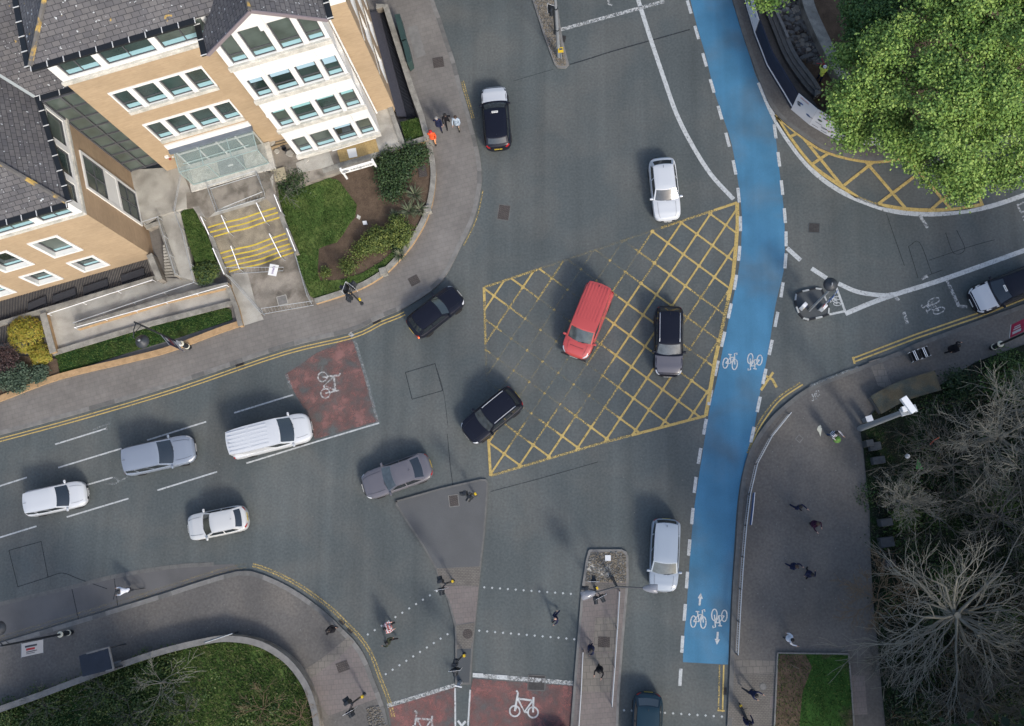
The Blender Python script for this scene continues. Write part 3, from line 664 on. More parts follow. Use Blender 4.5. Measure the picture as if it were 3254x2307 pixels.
for a0, a1 in top3: window(fa, a0, a1, 14.74, 16.5, .13, mull=((a0+a1)/2-.05,), sill=.4)
b = MB()
fbox(b, fa, -19.5, -13.85, 4.14, 4.72, .003, .1); part(b.build('entrance_band', M_['render_white']))
b = MB(); fbox(b, fa, -19.48, -13.86, 3.86, 4.138, .003, .34); part(b.build('porch_fascia', M_['fascia']))
b = MB()
fbox(b, fa, -19.3, -14.0, T, 3.85, .004, .02); part(b.build('entrance_glazing', M_['glass_pale']))
b = MB()
for a0 in (-19.3, -17.9, -16.6, -15.3, -14.1): fbox(b, fa, a0, a0+.1, T, 3.85, .022, .1)
fbox(b, fa, -19.3, -14.0, 3.0, 3.1, .024, .09); part(b.build('entrance_frame', M_['bracket']))
# --- gabled white bay
VB = -28.86; fb = FF(VB); BA0, BA1 = -11.93, -6.22
cols = [(-11.62, -10.73), (-10.41, -9.14), (-8.85, -7.64), (-7.34, -6.43)]
rows = [(1.66, 3.9), (5.8, 8.05), (10.02, 12.25)]
hb = [(a, c, z0, z1) for z0, z1 in rows for a, c in cols]
facade('wall', fb, BA0, BA1, T-.5, 13.7, hb, M_['render_white'], .16)
# gable storey: polygonal windows that follow the slope
apex, eav = 18.75, 16.35
def gz(a): return apex-(apex-eav)*abs(a-(BA0+BA1)/2)/((BA1-BA0)/2)
b = MB(); c0 = (BA0+BA1)/2
gw = [(a, c, 14.16, min(17.02, gz(a)-.30), min(17.02, gz(c)-.30)) for a, c in cols]
zb, strips = 13.7, []
edges = [BA0]+[x for a, c in cols for x in (a, c)]+[BA1]
for i in range(len(edges)-1):
    a, c = edges[i], edges[i+1]
    if i % 2 == 0:
        xs = [a, c]+([c0] if a < c0 < c else []); xs.sort()
        b.add([fb.p(a, zb), fb.p(c, zb)]+[fb.p(x, gz(x)) for x in xs[::-1]], [list(range(2+len(xs)))])
    else:
        w = gw[i//2]; b.quad(fb.p(a, zb), fb.p(c, zb), fb.p(c, 14.16), fb.p(a, 14.16))
        b.add([fb.p(a, w[3]), fb.p(c, w[4])]+[fb.p(x, gz(x)) for x in sorted([a, c]+([c0] if a < c0 < c else []))[::-1]], [list(range(4+(1 if a < c0 < c else 0)))])
        for q in (((a, 14.16), (c, 14.16)), ((c, 14.16), (c, w[4])), ((c, w[4]), (a, w[3])), ((a, w[3]), (a, 14.16))):
            b.quad(fb.p(*q[0]), fb.p(*q[0], -.16), fb.p(*q[1], -.16), fb.p(*q[1]))
part(b.build('gable_wall', M_['render_white']))
for a, c, z0, za, zc in gw:
    f = MB(); f.add([fb.p(a, z0, -.16), fb.p(c, z0, -.16), fb.p(c, zc, -.16), fb.p(a, za, -.16)], [[0, 1, 2, 3]]); 
    w = MB()
    for r in ((a, a+.07, z0, za), (c-.07, c, z0, zc), (a+.07, c-.07, z0, z0+.07), (a+.07, c-.07, z0+.75, z0+.82)): fbox(w, fb, *r, -.15, -.11)
    w = part(w.build('window', M_['frame_grey'])); part(f.build('pane', M_['glass_pale']), w)
    s = MB(); fbox(s, fb, a+.09, c-.09, z0+.09, z0+.45, -.154, -.148); part(s.build('sill_panel', M_['sill_panel']), w)
    if za > 16.9 and zc > 16.9:
        s = MB(); fbox(s, fb, a+.09, c-.09, 16.7, 16.93, -.154, -.148); part(s.build('blind', M_['glass_pale']), w)
for k, (z0, z1) in enumerate(rows):
    for i, (a, c) in enumerate(cols): window(fb, a, c, z0, z1, .16, sill=.4, blind=(0, .5, .55)[k], bm=('blind', 'blind2', 'blind')[k], trans=(z0+.75,), gl=('glass_pale', 'glass', 'glass')[k])
b = MB(); p_ = MB()
for z in (13.72, 9.58, 5.36, 1.2):
    b = MB(); fbox(b, fb, BA0-.07, BA1+.07, z, z+.42, .003, .16 if z > 2 else .22); part(b.build('bay_sill', M_['sill_stone'], bevel=.03))
for z0, z1 in ((1.64, 5.35), (5.79, 9.57), (10.01, 13.71)):
    for a in (-10.57, -7.49): p_ = MB(); fbox(p_, fb, a-.13, a+.13, z0, z1, .003, .085); part(p_.build('pilaster', M_['render_white'], bevel=.01))
p_ = MB()
fbox(p_, fb, c0-.2, c0+.2, 16.6, 18.45, .003, .08)
part(p_.build('pilaster', M_['render_white'], bevel=.01))
# bay sides, right strip, right side of the block
facade('wall', Fac(B(BA1, 0, 0), VA, UA), -30.55, VB, T-.5, 16.3, [(-30.3, -29.2, z0, z1) for z0, z1 in rows[1:]], M_['render_white'])
facade('wall', Fac(B(BA0, 0, 0), VA*-1, UA*-1), 28.86, 30.55, T-.5, 16.3, [], M_['render_white'])
facade('wall', fa, BA1, -4.88, T-1.3, 14.25, [], M_['brick']); facade('white_band', fa, BA1, -4.88, 14.254, 16.95, [], M_['render_white'])
fe = FE(-4.88)
he = [(v, v+1.6, z0, z0+2.2) for v in (-33.6, -36.4, -39.2, -42) for z0 in (1.9, 6.0, 10.2)]
facade('wall', fe, -60, -30.55, -.3, 14.25, he, M_['brick_brown'], .2, M_['render_white']); facade('white_band', fe, -60, -30.55, 14.254, 16.5, [], M_['render_white'])
for v0, v1, z0, z1 in he[:9]: window(fe, v0, v1, z0, z1, .2, sill=0)
b = MB()
for v0, v1, z0, z1 in he: fbox(b, fe, v0-.1, v1+.1, z0-.12, z0, .003, .06)
for z in (5.4, 9.7): fbox(b, fe, -46, -30.7, z, z+.2, .003, .05)
part(b.build('window_sill', M_['sill_stone']))
b = MB(); b.tube([B(-6.1, -30.35, T), B(-6.1, -30.35, 16.2)], .06, 8); b.tube([B(-12.05, -30.4, T), B(-12.05, -30.4, 16.2)], .05, 8); part(b.build('downpipe', M_['pvc']))
# --- recessed glass link and the left wing
fl = FF(-31.3)
b = MB(); b.quad(fl.p(-23.3, T), fl.p(-20.8, T), fl.p(-20.8, 12.2), fl.p(-23.3, 12.2)); gl_ = part(b.build('link_glazing', M_['glass_pale']))
b = MB()
for a in (-23.3, -22.25, -21.2): fbox(b, fl, a, a+.09, T, 12.2, .003, .12)
for k in range(9): z = T+.05+k*1.35; fbox(b, fl, -23.3, -20.85, z, z+.09, .005, .1)
part(b.build('glazing_bars', M_['frame_grey']), gl_)
fw_ = FE(-23.3)
facade('wall', fw_, -31.3, -25.3, -.3, 9.6, [], M_['brick_brown'])
facade('white_band', fw_, -31.3, -25.3, 9.604, 12.1, [(-31.0, -29.3, 9.95, 11.8), (-28.9, -27.3, 9.95, 11.8), (-26.9, -25.7, 9.95, 11.8)], M_['render_white'])
for v0, v1 in ((-31.0, -29.3), (-28.9, -27.3), (-26.9, -25.7)): window(fw_, v0, v1, 9.95, 11.8, .12, sill=0)
b = MB(); fbox(b, fw_, -31.35, -25.2, 9.45, 9.7, .003, .12); part(b.build('cornice', M_['sill_stone']))
# tall window set that the right-hand side wall carries
b = MB()
for r in ((-29.7, -27.2, 8.4, 8.6), (-29.7, -27.2, 1.2, 1.4), (-29.7, -29.52, 1.4, 8.4), (-27.38, -27.2, 1.4, 8.4), (-29.52, -27.38, 3.95, 4.2), (-29.52, -27.38, 5.6, 5.85)): fbox(b, fw_, *r, .003, .09)
fbox(b, fw_, -29.5, -27.4, 4.2, 5.6, .003, .05); part(b.build('window_surround', M_['render_white']))
for z0, z1 in ((5.86, 8.39), (1.41, 3.94)): window(fw_, -29.51, -27.39, z0, z1, -.03, mull=(-28.45,), trans=((z0+z1)/2,), sill=0)
fv = FF(-25.3)
big = [(-27.72, -26.18, 4.75, 7.5), (-31.05, -29.45, 4.7, 7.4), (-34.4, -32.8, 4.7, 7.4), (-37.7, -36.1, 4.7, 7.4)]
sml = [(-27.65, -26.18, 1.2, 3.15), (-30.92, -29.5, 1.15, 3.1), (-34.2, -32.8, 1.15, 3.1), (-37.5, -36.1, 1.15, 3.1)]
topw = [(-25.6, -23.75, 9.8, 11.75), (-28.6, -26.05, 9.8, 11.75), (-31.5, -29.0, 9.8, 11.75), (-34.4, -31.9, 9.8, 11.75)]
facade('wall', fv, -44, -23.3, -.3, 9.5, big+sml, M_['brick'], .3, M_['render_white'])
facade('white_band', fv, -44, -23.3, 9.504, 12.1, topw, M_['render_white'], .12)
b = MB(); fbox(b, fv, -44, -23.2, 9.4, 9.62, .003, .12); part(b.build('cornice', M_['sill_stone']))
for a, c, z0, z1 in big+sml:
    b = MB()
    for r in ((a-.2, a, z0-.18, z1+.18), (c, c+.2, z0-.18, z1+.18), (a, c, z1, z1+.18), (a, c, z0-.18, z0)): fbox(b, fv, *r, .003, .07)
    part(b.build('window_surround', M_['render_white'])); window(fv, a, c, z0, z1, .3, sill=.3, blind=.35 if z0 > 4 else 0, fw=.09)
for a, c, z0, z1 in topw: window(fv, a, c, z0, z1, .12, mull=((a+c)/2,), sill=.35)
# --- roofs, tiled planes with UVs along the slope
def roof(name, pts, ex, m='slate', thick=.12):
    pts = [Vector(p) for p in pts]; n = (pts[1]-pts[0]).cross(pts[2]-pts[0]).normalized()
    if n.z < 0: n = -n; pts.reverse()
    ex = Vector(ex).normalized(); ey = n.cross(ex)
    b = MB(); k = len(pts); b.add(pts+[p-Vector((0, 0, thick)) for p in pts], [list(range(k)), list(range(2*k-1, k-1, -1))]+[[(i+1) % k, i, k+i, k+(i+1) % k] for i in range(k)])
    o = b.build(name, M_[m]); ul = o.data.uv_layers.new(name='UVMap')
    for l in o.data.loops:
        p = o.data.vertices[l.vertex_index].co; ul.data[l.index].uv = (p.dot(ex), p.dot(ey))
    return part(o)
EV, EZ, TP = -30.32, 17.0, .80          # eave line, height, rise per metre
def ez(dv): return EZ+TP*dv
EU, EUR, EL = -21.25, -4.45, -60
hd = (EUR-EU)/2
roof('roof', [B(EU, EV, EZ), B(EUR, EV, EZ), B(EUR-hd, EV-hd, ez(hd)), B(EU+hd, EV-hd, ez(hd))], UA)
roof('roof', [B(EU, EV, EZ), B(EU+hd, EV-hd, ez(hd)), B(EU+hd, EL, ez(hd)), B(EU, EL, EZ)], VA)
roof('roof', [B(EUR, EV, EZ), B(EUR, EL, EZ), B(EUR-hd, EL, ez(hd)), B(EUR-hd, EV-hd, ez(hd))], VA)
b = MB(); b.tube([B(EU, EV, EZ+.06), B(EU+hd, EV-hd, ez(hd)+.06)], .13, 6); b.tube([B(EUR, EV, EZ+.06), B(EUR-hd, EV-hd, ez(hd)+.06)], .13, 6); part(b.build('hip_tiles', M_['ridge']))
# gable roof over the bay, running back into the front slope
ga, gw_ = 18.98, 3.25; ge = 16.36; fv0 = VB+.32
back = lambda z: EV-(z-EZ)/TP
for s in (-1, 1):
    roof('bay_roof', [B(c0, fv0, ga), B(c0+s*gw_, fv0, ge), B(c0+s*gw_, back(ge)-.2, ge), B(c0, back(ga)-.6, ga)], VA)
b = MB()
for s in (-1, 1): b.bar(B(c0, fv0+.03, ga-.08), B(c0+s*gw_, fv0+.03, ge-.08), .07, .22)
part(b.build('verge_board', mat('verge', (.19, .16, .17), .7)))
b = MB(); b.tube([B(c0, fv0, ga+.04), B(c0, back(ga)-.6, ga+.04)], .12, 6); part(b.build('ridge_tiles', M_['ridge']))
# wing and link roofs
WZ, WV, WU = 12.2, -24.9, -22.98; lv = -31.6; WL = -23.62
wd = 6.5
roof('roof', [B(WU, WV, WZ), B(-46, WV, WZ), B(-46, WV-wd, WZ+.75*wd), B(WU-wd, WV-wd, WZ+.75*wd)], UA)
roof('roof', [B(WU, WV, WZ), B(WU-wd, WV-wd, WZ+.75*wd), B(WL-wd, lv-wd, WZ+.75*wd), B(WL, lv, WZ)], VA)
roof('roof', [B(WL, lv, WZ), B(-20.9, lv, WZ), B(-20.9, lv-wd, WZ+.75*wd), B(WL-wd, lv-wd, WZ+.75*wd)], UA)
roof('roof', [B(WU-wd, WV-wd, WZ+.75*wd), B(-46, WV-wd, WZ+.75*wd), B(-46, -60, WZ+2), B(WU-wd, -60, WZ+2)], UA)
b = MB(); b.tube([B(WU, WV, WZ+.05), B(WU-wd, WV-wd, WZ+.75*wd+.05)], .13, 6); part(b.build('hip_tiles', M_['ridge']))
b = MB(); b.bar(B(WL, lv, WZ+.05), B(WL-wd, lv-wd, WZ+.75*wd+.05), .16, .04); part(b.build('valley_lead', mat('lead', (.30, .33, .33), .6)))
def gutter(p, q, out):
    p = Vector(p); q = Vector(q); out = Vector(out); b = MB(); d = (q-p); n = int(d.length/.85)
    b.bar(p+out*.16-Vector((0, 0, .05)), q+out*.16-Vector((0, 0, .05)), .3, .16); b.mat(1)
    for i in range(n+1): x = p+d*i/n; b.bar(x+out*.0+Vector((0, 0, .045)), x+out*.34+Vector((0, 0, .045)), .045, .03)
    part(b.build('gutter', [M_['gutter'], M_['bracket']]))
gutter(B(EU, EV, EZ), B(c0-gw_-.05, EV, EZ), VA); gutter(B(c0+gw_+.05, EV, EZ), B(EUR, EV, EZ), VA); gutter(B(EU, EV, EZ), B(EU, -46, EZ), -UA)
gutter(B(WU, WV, WZ), B(-44, WV, WZ), VA); gutter(B(WL, lv, WZ), B(WU, WV, WZ), UA); gutter(B(WL+.3, lv, WZ), B(-21.0, lv, WZ), VA)
gutter(B(c0-gw_, fv0, ge), B(c0-gw_, EV, ge), -UA); gutter(B(c0+gw_, fv0, ge), B(c0+gw_, EV, ge), UA)
# --- glass porch
PZ, PV = 3.86, -29.0; pa0, pa1 = -19.25, -13.95
fp = FF(PV)
ph = MB(); ph.quad(B(pa0, PV, T+.1), B(pa1, PV, T+.1), B(pa1, PV, PZ-.25), B(pa0, PV, PZ-.25)); ph.quad(B(pa0, -30.2, PZ), B(pa0, PV, PZ-.25), B(pa1, PV, PZ-.25), B(pa1, -30.2, PZ))
ph.quad(B(pa0, -30.5, T+.1), B(pa0, PV, T+.1), B(pa0, PV, PZ-.25), B(pa0, -30.5, PZ)); ph.quad(B(pa1, -30.5, T+.1), B(pa1, PV, T+.1), B(pa1, PV, PZ-.25), B(pa1, -30.5, PZ))
PORCH = part(ph.build('glass_porch', M_['porch_glass']))
b = MB()
for a, c in (((pa0, PV, PZ-.25), (pa1, PV, PZ-.25)), ((pa0, PV, T+.1), (pa0, PV, PZ-.25)), ((pa1, PV, T+.1), (pa1, PV, PZ-.25)), ((pa0, -30.4, PZ), (pa0, PV, PZ-.25)), ((pa1, -30.4, PZ), (pa1, PV, PZ-.25)), ((-17.4, PV, T+.1), (-17.4, PV, PZ-.25)), ((-15.5, PV, T+.1), (-15.5, PV, PZ-.25)), ((pa0+.4, PV-.45, 3.72), (pa1-.4, PV-.45, 3.72)), ((pa0, PV, T+.12), (pa1, PV, T+.12))): b.bar(B(*a), B(*c), .05)
for a in (-17.6, -15.7): b.bar(B(a, -30.3, PZ-.03), B(a, PV, PZ-.28), .06)
part(b.build('porch_frame', mat('porch_frame', (.28, .36, .35), .4)), PORCH)
b = MB(); b.prism([B(pa0-.25, -30.5, 0), B(pa0-.25, -28.55, 0), B(pa1+.35, -28.55, 0), B(pa1+.35, -30.5, 0)], T-.3, T+.1); part(b.build('porch_plinth', M_['sill_stone'], bevel=.02))
b = MB(); b.prism([B(-17.35, -30.2, 0), B(-17.35, PV-.1, 0), B(-15.55, PV-.1, 0), B(-15.55, -30.2, 0)], T+.1, T+.115); part(b.build('door_mat', mat('mat', (.2, .21, .22), .9, .3, 4)))
b = MB(); b.box(B(-16.5, -29.6, T+.125), (.35, .12, .01), AZB); part(b.build('paper_notice', M_['pvc']))
b = MB(); fbox(b, fa, -12.55, -12.3, 5.0, 5.25, .003, .35); part(b.build('wall_camera', M_['pvc']))
b = MB(); fbox(b, fa, -20.1, -19.85, 3.1, 3.3, .003, .12); fbox(b, fa, -19.72, -19.6, 2.9, 3.0, .003, .08); part(b.build('wall_lamp', M_['pvc']))
b = MB(); fbox(b, fa, -20.0, -19.88, 2.7, 2.85, .003, .1); part(b.build('alarm_box', mat('alarm', (.3, .05, .04), .5)))
# ================================================================ forecourt, steps, ramps, garden
z2 = lambda p: zm(0, 500, K4, p); z1 = lambda p: zm(0, 0, K4, p); z3 = lambda p: zm(900, 0, K4, p)
k2f = lambda p: zm(500, 380, 500/2291, p); k3f = lambda p: zm(900, 330, 500/2291, p)
def slab(name, pts, z, m, zb=-.02, kind='structure'):
    b = MB(); b.prism(GG(pts, z), zb); o = b.build(name, M_[m]); o['kind'] = kind; return o
# terrace by the entrance and the ground beside the bay
slab('terrace', z2([(935, 92), (1290, 70), (1350, 160), (1420, 330), (1990, 120), (1990, 280), (1850, 340), (1510, 440), (1440, 420), (1400, 360), (1310, 380), (1150, 430), (1050, 505)]), T, 'concrete')
slab('terrace', k2f([(420, 1060), (560, 1060), (1700, 760), (1640, 860), (1790, 1340), (1560, 1130), (900, 1290), (720, 1450), (600, 1260), (430, 1290)]), T+.004, 'concrete_dirty')
slab('terrace', z2([(1290, 60), (1990, 110), (2010, 270), (1505, 540), (1450, 450), (1405, 335)]), T-.02, 'concrete_dirty')
slab('bare_ground', k2f([(1560, 330), (1900, 250), (2060, 520), (3100, 240), (3180, 560), (2000, 990), (1900, 900), (1700, 900), (1650, 760), (1720, 700)]), .95, 'concrete_dirty')
slab('bare_ground', k3f([(1280, 20), (1560, 40), (1740, 600), (1390, 690), (1330, 440), (1390, 400)]), .97, 'concrete_dirty')
b = MB(); b.prism(GG(k3f([(1290, 115), (1545, 40), (1730, 600), (1395, 690), (1330, 450)]), .985), .9); struct(b.build('side_path', M_['concrete']))
def tagm(o, label, cat, group=None, kind=None): return tag(o, label, cat, group, kind)
b = MB(); b.prism(GG(k3f([(785, 690), (830, 850), (1395, 690), (1330, 450), (820, 590)]), 1.0), .96); tagm(b.build('chipboard_sheet', mat('chipboard', (.33, .235, .10), .8, .25, 8, .2, 30), fix=True), 'orange brown chipboard sheet lying below the white bay windows', 'board')
b = MB(); b.prism(GG(k3f([(925, 665), (1055, 638), (1080, 765), (960, 790)]), 1.03), 1.003); tagm(b.build('white_sheet', M_['pvc']), 'square white sheet lying on the chipboard sheet', 'sheet')
b = MB(); b.tube(GG(k3f([(715, 685), (1350, 495)]), 1.06), .035, 6); tagm(b.build('plastic_pipe', M_['pvc']), 'dirty white plastic pipe lying across the chipboard sheet', 'pipe')
b = MB(); b.prism(GG(k3f([(180, 860), (650, 650), (740, 880), (590, 930), (225, 1010)]), .99), .9); tagm(b.build('concrete_pad', M_['concrete'], fix=True), 'pale cracked concrete pad under the left bay windows', 'slab')
b = MB(); b.prism(GG(k2f([(1640, 745), (1840, 685), (1890, 850), (1690, 905)]), 1.1), .9); tagm(b.build('paving_block', mat('buffstone', (.36, .32, .22), .85, .2, 3), bevel=.02), 'buff square stone block beside the glass porch', 'slab')
db = [((1660, 335), .3, 'concrete', 'pale concrete chunk nearest the porch corner'), ((1440+1000, 0), 0, '', '')]
for q, r, mm, lb in (((1660, 335), .32, 'concrete', 'pale concrete chunk lying nearest the glass porch corner'), ((1740, 460), .22, 'concrete', 'small pale concrete chunk behind the dark bucket'), ((1930, 500), .3, 'concrete', 'pale square slab fragment in front of the dark bucket'), ((2165, 605), .2, 'concrete', 'small white concrete lump on the pad by the bay corner')):
    p = G(*k2f([q])[0], .98); b = MB(); rs = random.Random(q[0]); n = 6
    b.prism([Vector((p.x+r*rs.uniform(.6, 1)*math.cos(i*6.28/n+.3), p.y+r*rs.uniform(.6, 1)*math.sin(i*6.28/n+.3), 1.08)) for i in range(n)], .9); tagm(b.build('concrete_chunk', M_[mm], bevel=.02), lb, 'rubble', 'broken concrete by the porch')
b = MB()
p = G(*k2f([(1860, 440)])[0], 1.0); b.lathe(p, [(.12, 0), (.16, .26), (.15, .26), (.11, .02)], 14); tagm(b.build('bucket', mat('black_plastic', (.015, .018, .025), .5)), 'dark round bucket among the rubble beside the bay', 'bucket')
for i, (a, c) in enumerate((((1720, 350), (1890, 305)), ((1640, 440), (1800, 370)), ((1660, 410), (1900, 340)))):
    b = MB(); b.bar(*GG(k2f([a, c]), 1.0+.03*i), .1, .05); tagm(b.build('timber_length', mat('timber', (.30, .23, .14), .8, .2, 6)), ('longest pale timber nearest the tan wall', 'dirty timber lying lowest, nearest the porch plinth', 'middle timber of the three beside the bay')[i], 'timber', 'timber offcuts beside the bay')
# low wall between forecourt and garden
def wallthing(name, pts, w, z0, z1, label, m='brick_face', cap='sill_stone', cat='wall', over=.05, sm=True, face=None):
    P = [Vector(p) for p in pts]; P = smooth(P, 4) if sm and len(P) > 2 else P
    r = thing(name, label, cat, (P[0].x, P[0].y, z0)); bpy.context.view_layer.update()
    b = MB(); b.wall(P, w, z0, z1-.07); part(b.build('wall_face', M_[m]), r)
    b = MB(); b.wall(P, w+2*over, z1-.068, z1); part(b.build('coping', M_[cap]), r)
    return r
M_['brick_face'] = mat('brick_face', (.36, .24, .13), .85, .2, 4, .15, 30, spec=.2)
M_['coping'] = mat('coping', (.25, .24, .21), .85, .25, 3, .2, 20, spec=.2, col2=(.18, .17, .15), c2=(.45, .65), c2scale=1)
wallthing('garden_wall', GG(k3f([(580, 985), (860, 890), (1200, 790), (1500, 700), (1740, 610), (2060, 510), (2110, 500)]), .9), .24, .1, .98, 'straight stone capped wall behind the white sign board', cap='coping', sm=False)
wallthing('garden_wall', GG([(1000, 957), (1070, 935), (1144, 908), (1195, 880), (1236, 848), (1293, 785), (1322, 742), (1345, 700), (1362, 655), (1373, 600), (1377, 546), (1371, 495), (1362, 452)], .6), .26, .1, .62, 'curved brick garden wall with stone coping beside the pavement', cap='coping')
wallthing('area_wall', GG([(1358, 440), (1340, 371), (1309, 284), (1270, 161), (1226, 20), (1196, 22)], .9), .28, .1, 1.0, 'long straight stone wall beside the dark grating and pavement', 'concrete_dirty', 'coping', sm=False)
wallthing('area_wall', GG(k3f([(1555, 50), (1625, 260), (1745, 590)]), 1.0), .22, .1, 1.1, 'short stone wall between the side path and dark grating', 'concrete_dirty', 'coping', sm=False)
for q, lb in (((1362, 448), 'square stone pier where the two garden walls meet'), ((1358, 665), 'small stone pier on the curved wall by the spiky plants'), ((1218, 862), 'small stone pier on the curved wall below the round bushes')):
    p = G(*q, .6); b = MB(); b.prism([p+UA*a*.24+VA*c*.24 for a, c in ((-1, -1), (1, -1), (1, 1), (-1, 1))], .1, .74); tagm(b.build('stone_pier', M_['coping'], bevel=.02), lb, 'pier', 'piers on the garden wall')
# dark gratings over the light wells
def grating(label, quad, z, n, m='grate'):
    r = thing('area_grating', label, 'grating', G(*quad[0], z)); bpy.context.view_layer.update()
    q = GG(quad, z); b = MB(); b.prism([p-Vector((0, 0, .09)) for p in q], .0); part(b.build('well_shade', M_['well_dark']), r)  # shallow near-black fill paints the shade of a deep well under the bars
    b = MB()
    for i in range(n+1):
        t = i/n; b.bar(q[0].lerp(q[1], t), q[3].lerp(q[2], t), .035, .05)
    o = part(b.build('bars', M_[m]), r); return r
M_['well_dark'] = mat('well_dark', (.006, .008, .014), .6, .4, 2); M_['grate'] = mat('grate', (.024, .027, .036), .6)  # near-black tone stands for the shade down in the wells
gq = z2([(0, 1025), (1065, 745), (1100, 865), (0, 1185)])
grating('dark barred grating in front of the left wing', [gq[0], gq[1], gq[2], gq[3]], .16, 95)
grating('dark bar grating below the far left yellow bush', z2([(-200, 1225), (75, 1150), (85, 1340), (-200, 1420)]), .16, 24)
gr = grating('long dark grating beside the right side of the block', z3([(705, 95), (905, 865), (970, 850), (745, 70)]), .3, 80)
b = MB(); P = GG(z3([(620, 130), (840, 870), (905, 865), (705, 95)])); zz = (.62, .62, .34, .34)
b.add([Vector((p.x, p.y, z)) for p, z in zip(P, zz)]+[Vector((p.x, p.y, .05)) for p in P], [[0, 1, 2, 3], [3, 2, 6, 7], [0, 3, 7, 4], [2, 1, 5, 6]]); part(b.build('slate_cover', mat('slate_cover', (.045, .045, .055), .6, .2, 8), fix=True), gr)
for i, x in enumerate(((205, 1095, 340, 1045), (385, 1040, 555, 985), (610, 975, 790, 920), (885, 890, 1055, 840))):
    b = MB(); P = GG(z2([(x[0], x[1]+25), (x[2], x[3]+15), (x[2]-5, x[3]-35), (x[0], x[1]-30)]), .2); b.prism(P, .1, .27); tagm(b.build('vent_cover', mat('vent', (.028, .03, .036), .7, .3, 8)), ('first', 'second', 'third', 'fourth')[i]+' low dark vent cover on the wing grating counted from the left', 'vent', 'vent covers on the grating')
# front plinth wall of the wing grating, the ramp with its walls and handrails
def lwall(pts, z0, z1, w, label, m='brick_face', cap='coping', name='ramp_wall'): return wallthing(name, GG(z2(pts), z1), w, z0, z1, label, m, cap, sm=False)
slab('ramp', z2([(300, 1130), (1120, 870), (1420, 890), (1660, 930), (1690, 1040), (430, 1400), (360, 1400)]), .2, 'concrete')
lwall([(-20, 1215), (300, 1120), (1120, 880), (1130, 890)], .0, .5, .24, 'grey coping wall along the wing grating and upper ramp', 'concrete_dirty')
lwall([(1085, 705), (1160, 890)], .0, 1.15, .3, 'short stone buttress wall at the wing corner beside the steps down', 'concrete_dirty')
lwall([(310, 1135), (385, 1420)], .0, .75, .34, 'broad pale wall closing the left end of the ramp', 'brick_face')
lwall([(385, 1425), (1100, 1210), (1690, 1060), (1690, 1075)], .0, .42, .26, 'low wall between the lower ramp and the grass strip', 'concrete_dirty')
lwall([(545, 1235), (1200, 1035), (1660, 925)], .0, .85, .24, 'middle wall with orange face dividing the two ramp lanes', 'brick_face')
lwall([(1060, 510), (1140, 480), (1170, 470)], .6, 1.25, .2, 'short landing wall above the basement steps', 'concrete_dirty')
lwall([(1150, 440), (1285, 860)], .0, 1.2, .2, 'wall along the right of the narrow basement steps', 'concrete_dirty')
slab('ramp', z2([(1150, 440), (1310, 380), (1420, 900), (1280, 860)]), 1.0, 'concrete')
lwall([(1650, 920), (1720, 1100), (1750, 1225)], .0, .6, .22, 'short orange wall end at the left of the forecourt', 'brick_face')
b = MB()
for i in range(11):
    a, c = (1185+i*1.5, 640+i*22), (1200+i*6, 634+i*22); b.prism(GG(z2([a, c, (c[0]+4, c[1]+13), (a[0]+1, a[1]+13)]), .95-.075*i), .0)
st = thing('basement_steps', 'narrow concrete steps down beside the left wing', 'steps', G(*z2([(1190, 640)])[0], 0)); bpy.context.view_layer.update()
part(b.build('treads', M_['concrete']), st)
def handrail(name, label, top, z, zb, step=1.6, m='rail', r=.025, mid=True):
    P = GG(top, z); h = thing(name, label, 'handrail', (P[0].x, P[0].y, zb)); bpy.context.view_layer.update()
    zs = [p.z for p in P]
    b = MB(); b.tube(P, r, 6); part(b.build('top_rail', M_[m]), h)
    for p in resample(P, step):
        b = MB(); b.tube([Vector((p.x, p.y, min(zb, p.z-.3))), p], r*.8, 6); part(b.build('post', M_[m]), h)
    return h
handrail('handrail', 'white topped handrail on the wall by the wing grating', z2([(345, 1140), (1110, 892)]), .95, .4, 2.2, 'rail_white')
handrail('handrail', 'grey handrail along the upper ramp lane', z2([(530, 1205), (1410, 910)]), 1.1, .2, 2.0)
handrail('handrail', 'pale handrail on the orange middle ramp wall', z2([(540, 1240), (1300, 1030), (1650, 930)]), 1.2, .8, 2.0, 'rail_white')
handrail('handrail', 'grey handrail beside the concrete walkway and grass strip', z2([(1265, 385), (1330, 560), (1410, 905)]), 1.75, 1.0, 1.3)
handrail('handrail', 'grey handrail beside the basement steps', z2([(1145, 430), (1275, 845)]), 1.95, 1.1, 1.4)
handrail('handrail', 'short grey handrail on the landing above the basement steps', z2([(1030, 470), (1148, 432)]), 2.0, 1.2, .9)
# steps with yellow noses
nose_u = [[(1515, 515), (1640, 478), (1760, 450), (1880, 410), (2010, 370)], [(1530, 550), (1660, 515), (1780, 487), (1900, 445), (2025, 405)], [(1545, 585), (1680, 547), (1800, 520), (1920, 478), (2040, 440)]]
nose_l = [[(1585, 710), (1700, 675), (1840, 645), (1960, 600), (2090, 555)], [(1600, 745), (1720, 710), (1860, 680), (1980, 633), (2110, 592)], [(1615, 778), (1735, 745), (1875, 712), (2000, 668), (2125, 630)], [(1625, 810), (1750, 778), (1890, 747), (2015, 700), (2140, 660)], [(1640, 845), (1765, 810), (1905, 778), (2030, 733), (2155, 690)]]
STEPS = thing('entrance_steps', 'wide curved entrance steps with yellow painted edges', 'steps', G(*z2([(1800, 600)])[0], .12)); bpy.context.view_layer.update()
hs_ = [1.19, 1.065, .93, .795, .66, .525, .39, .255]
zline = [(1440, 420), (2000, 250)]
prev = [(1400, 340), (1990, 190)]
M_['step_stone'] = mat('step_stone', (.26, .225, .165), .85, .25, 1.5, .2, 15, spec=.2, col2=(.18, .155, .12), c2=(.45, .65), c2scale=1.2)
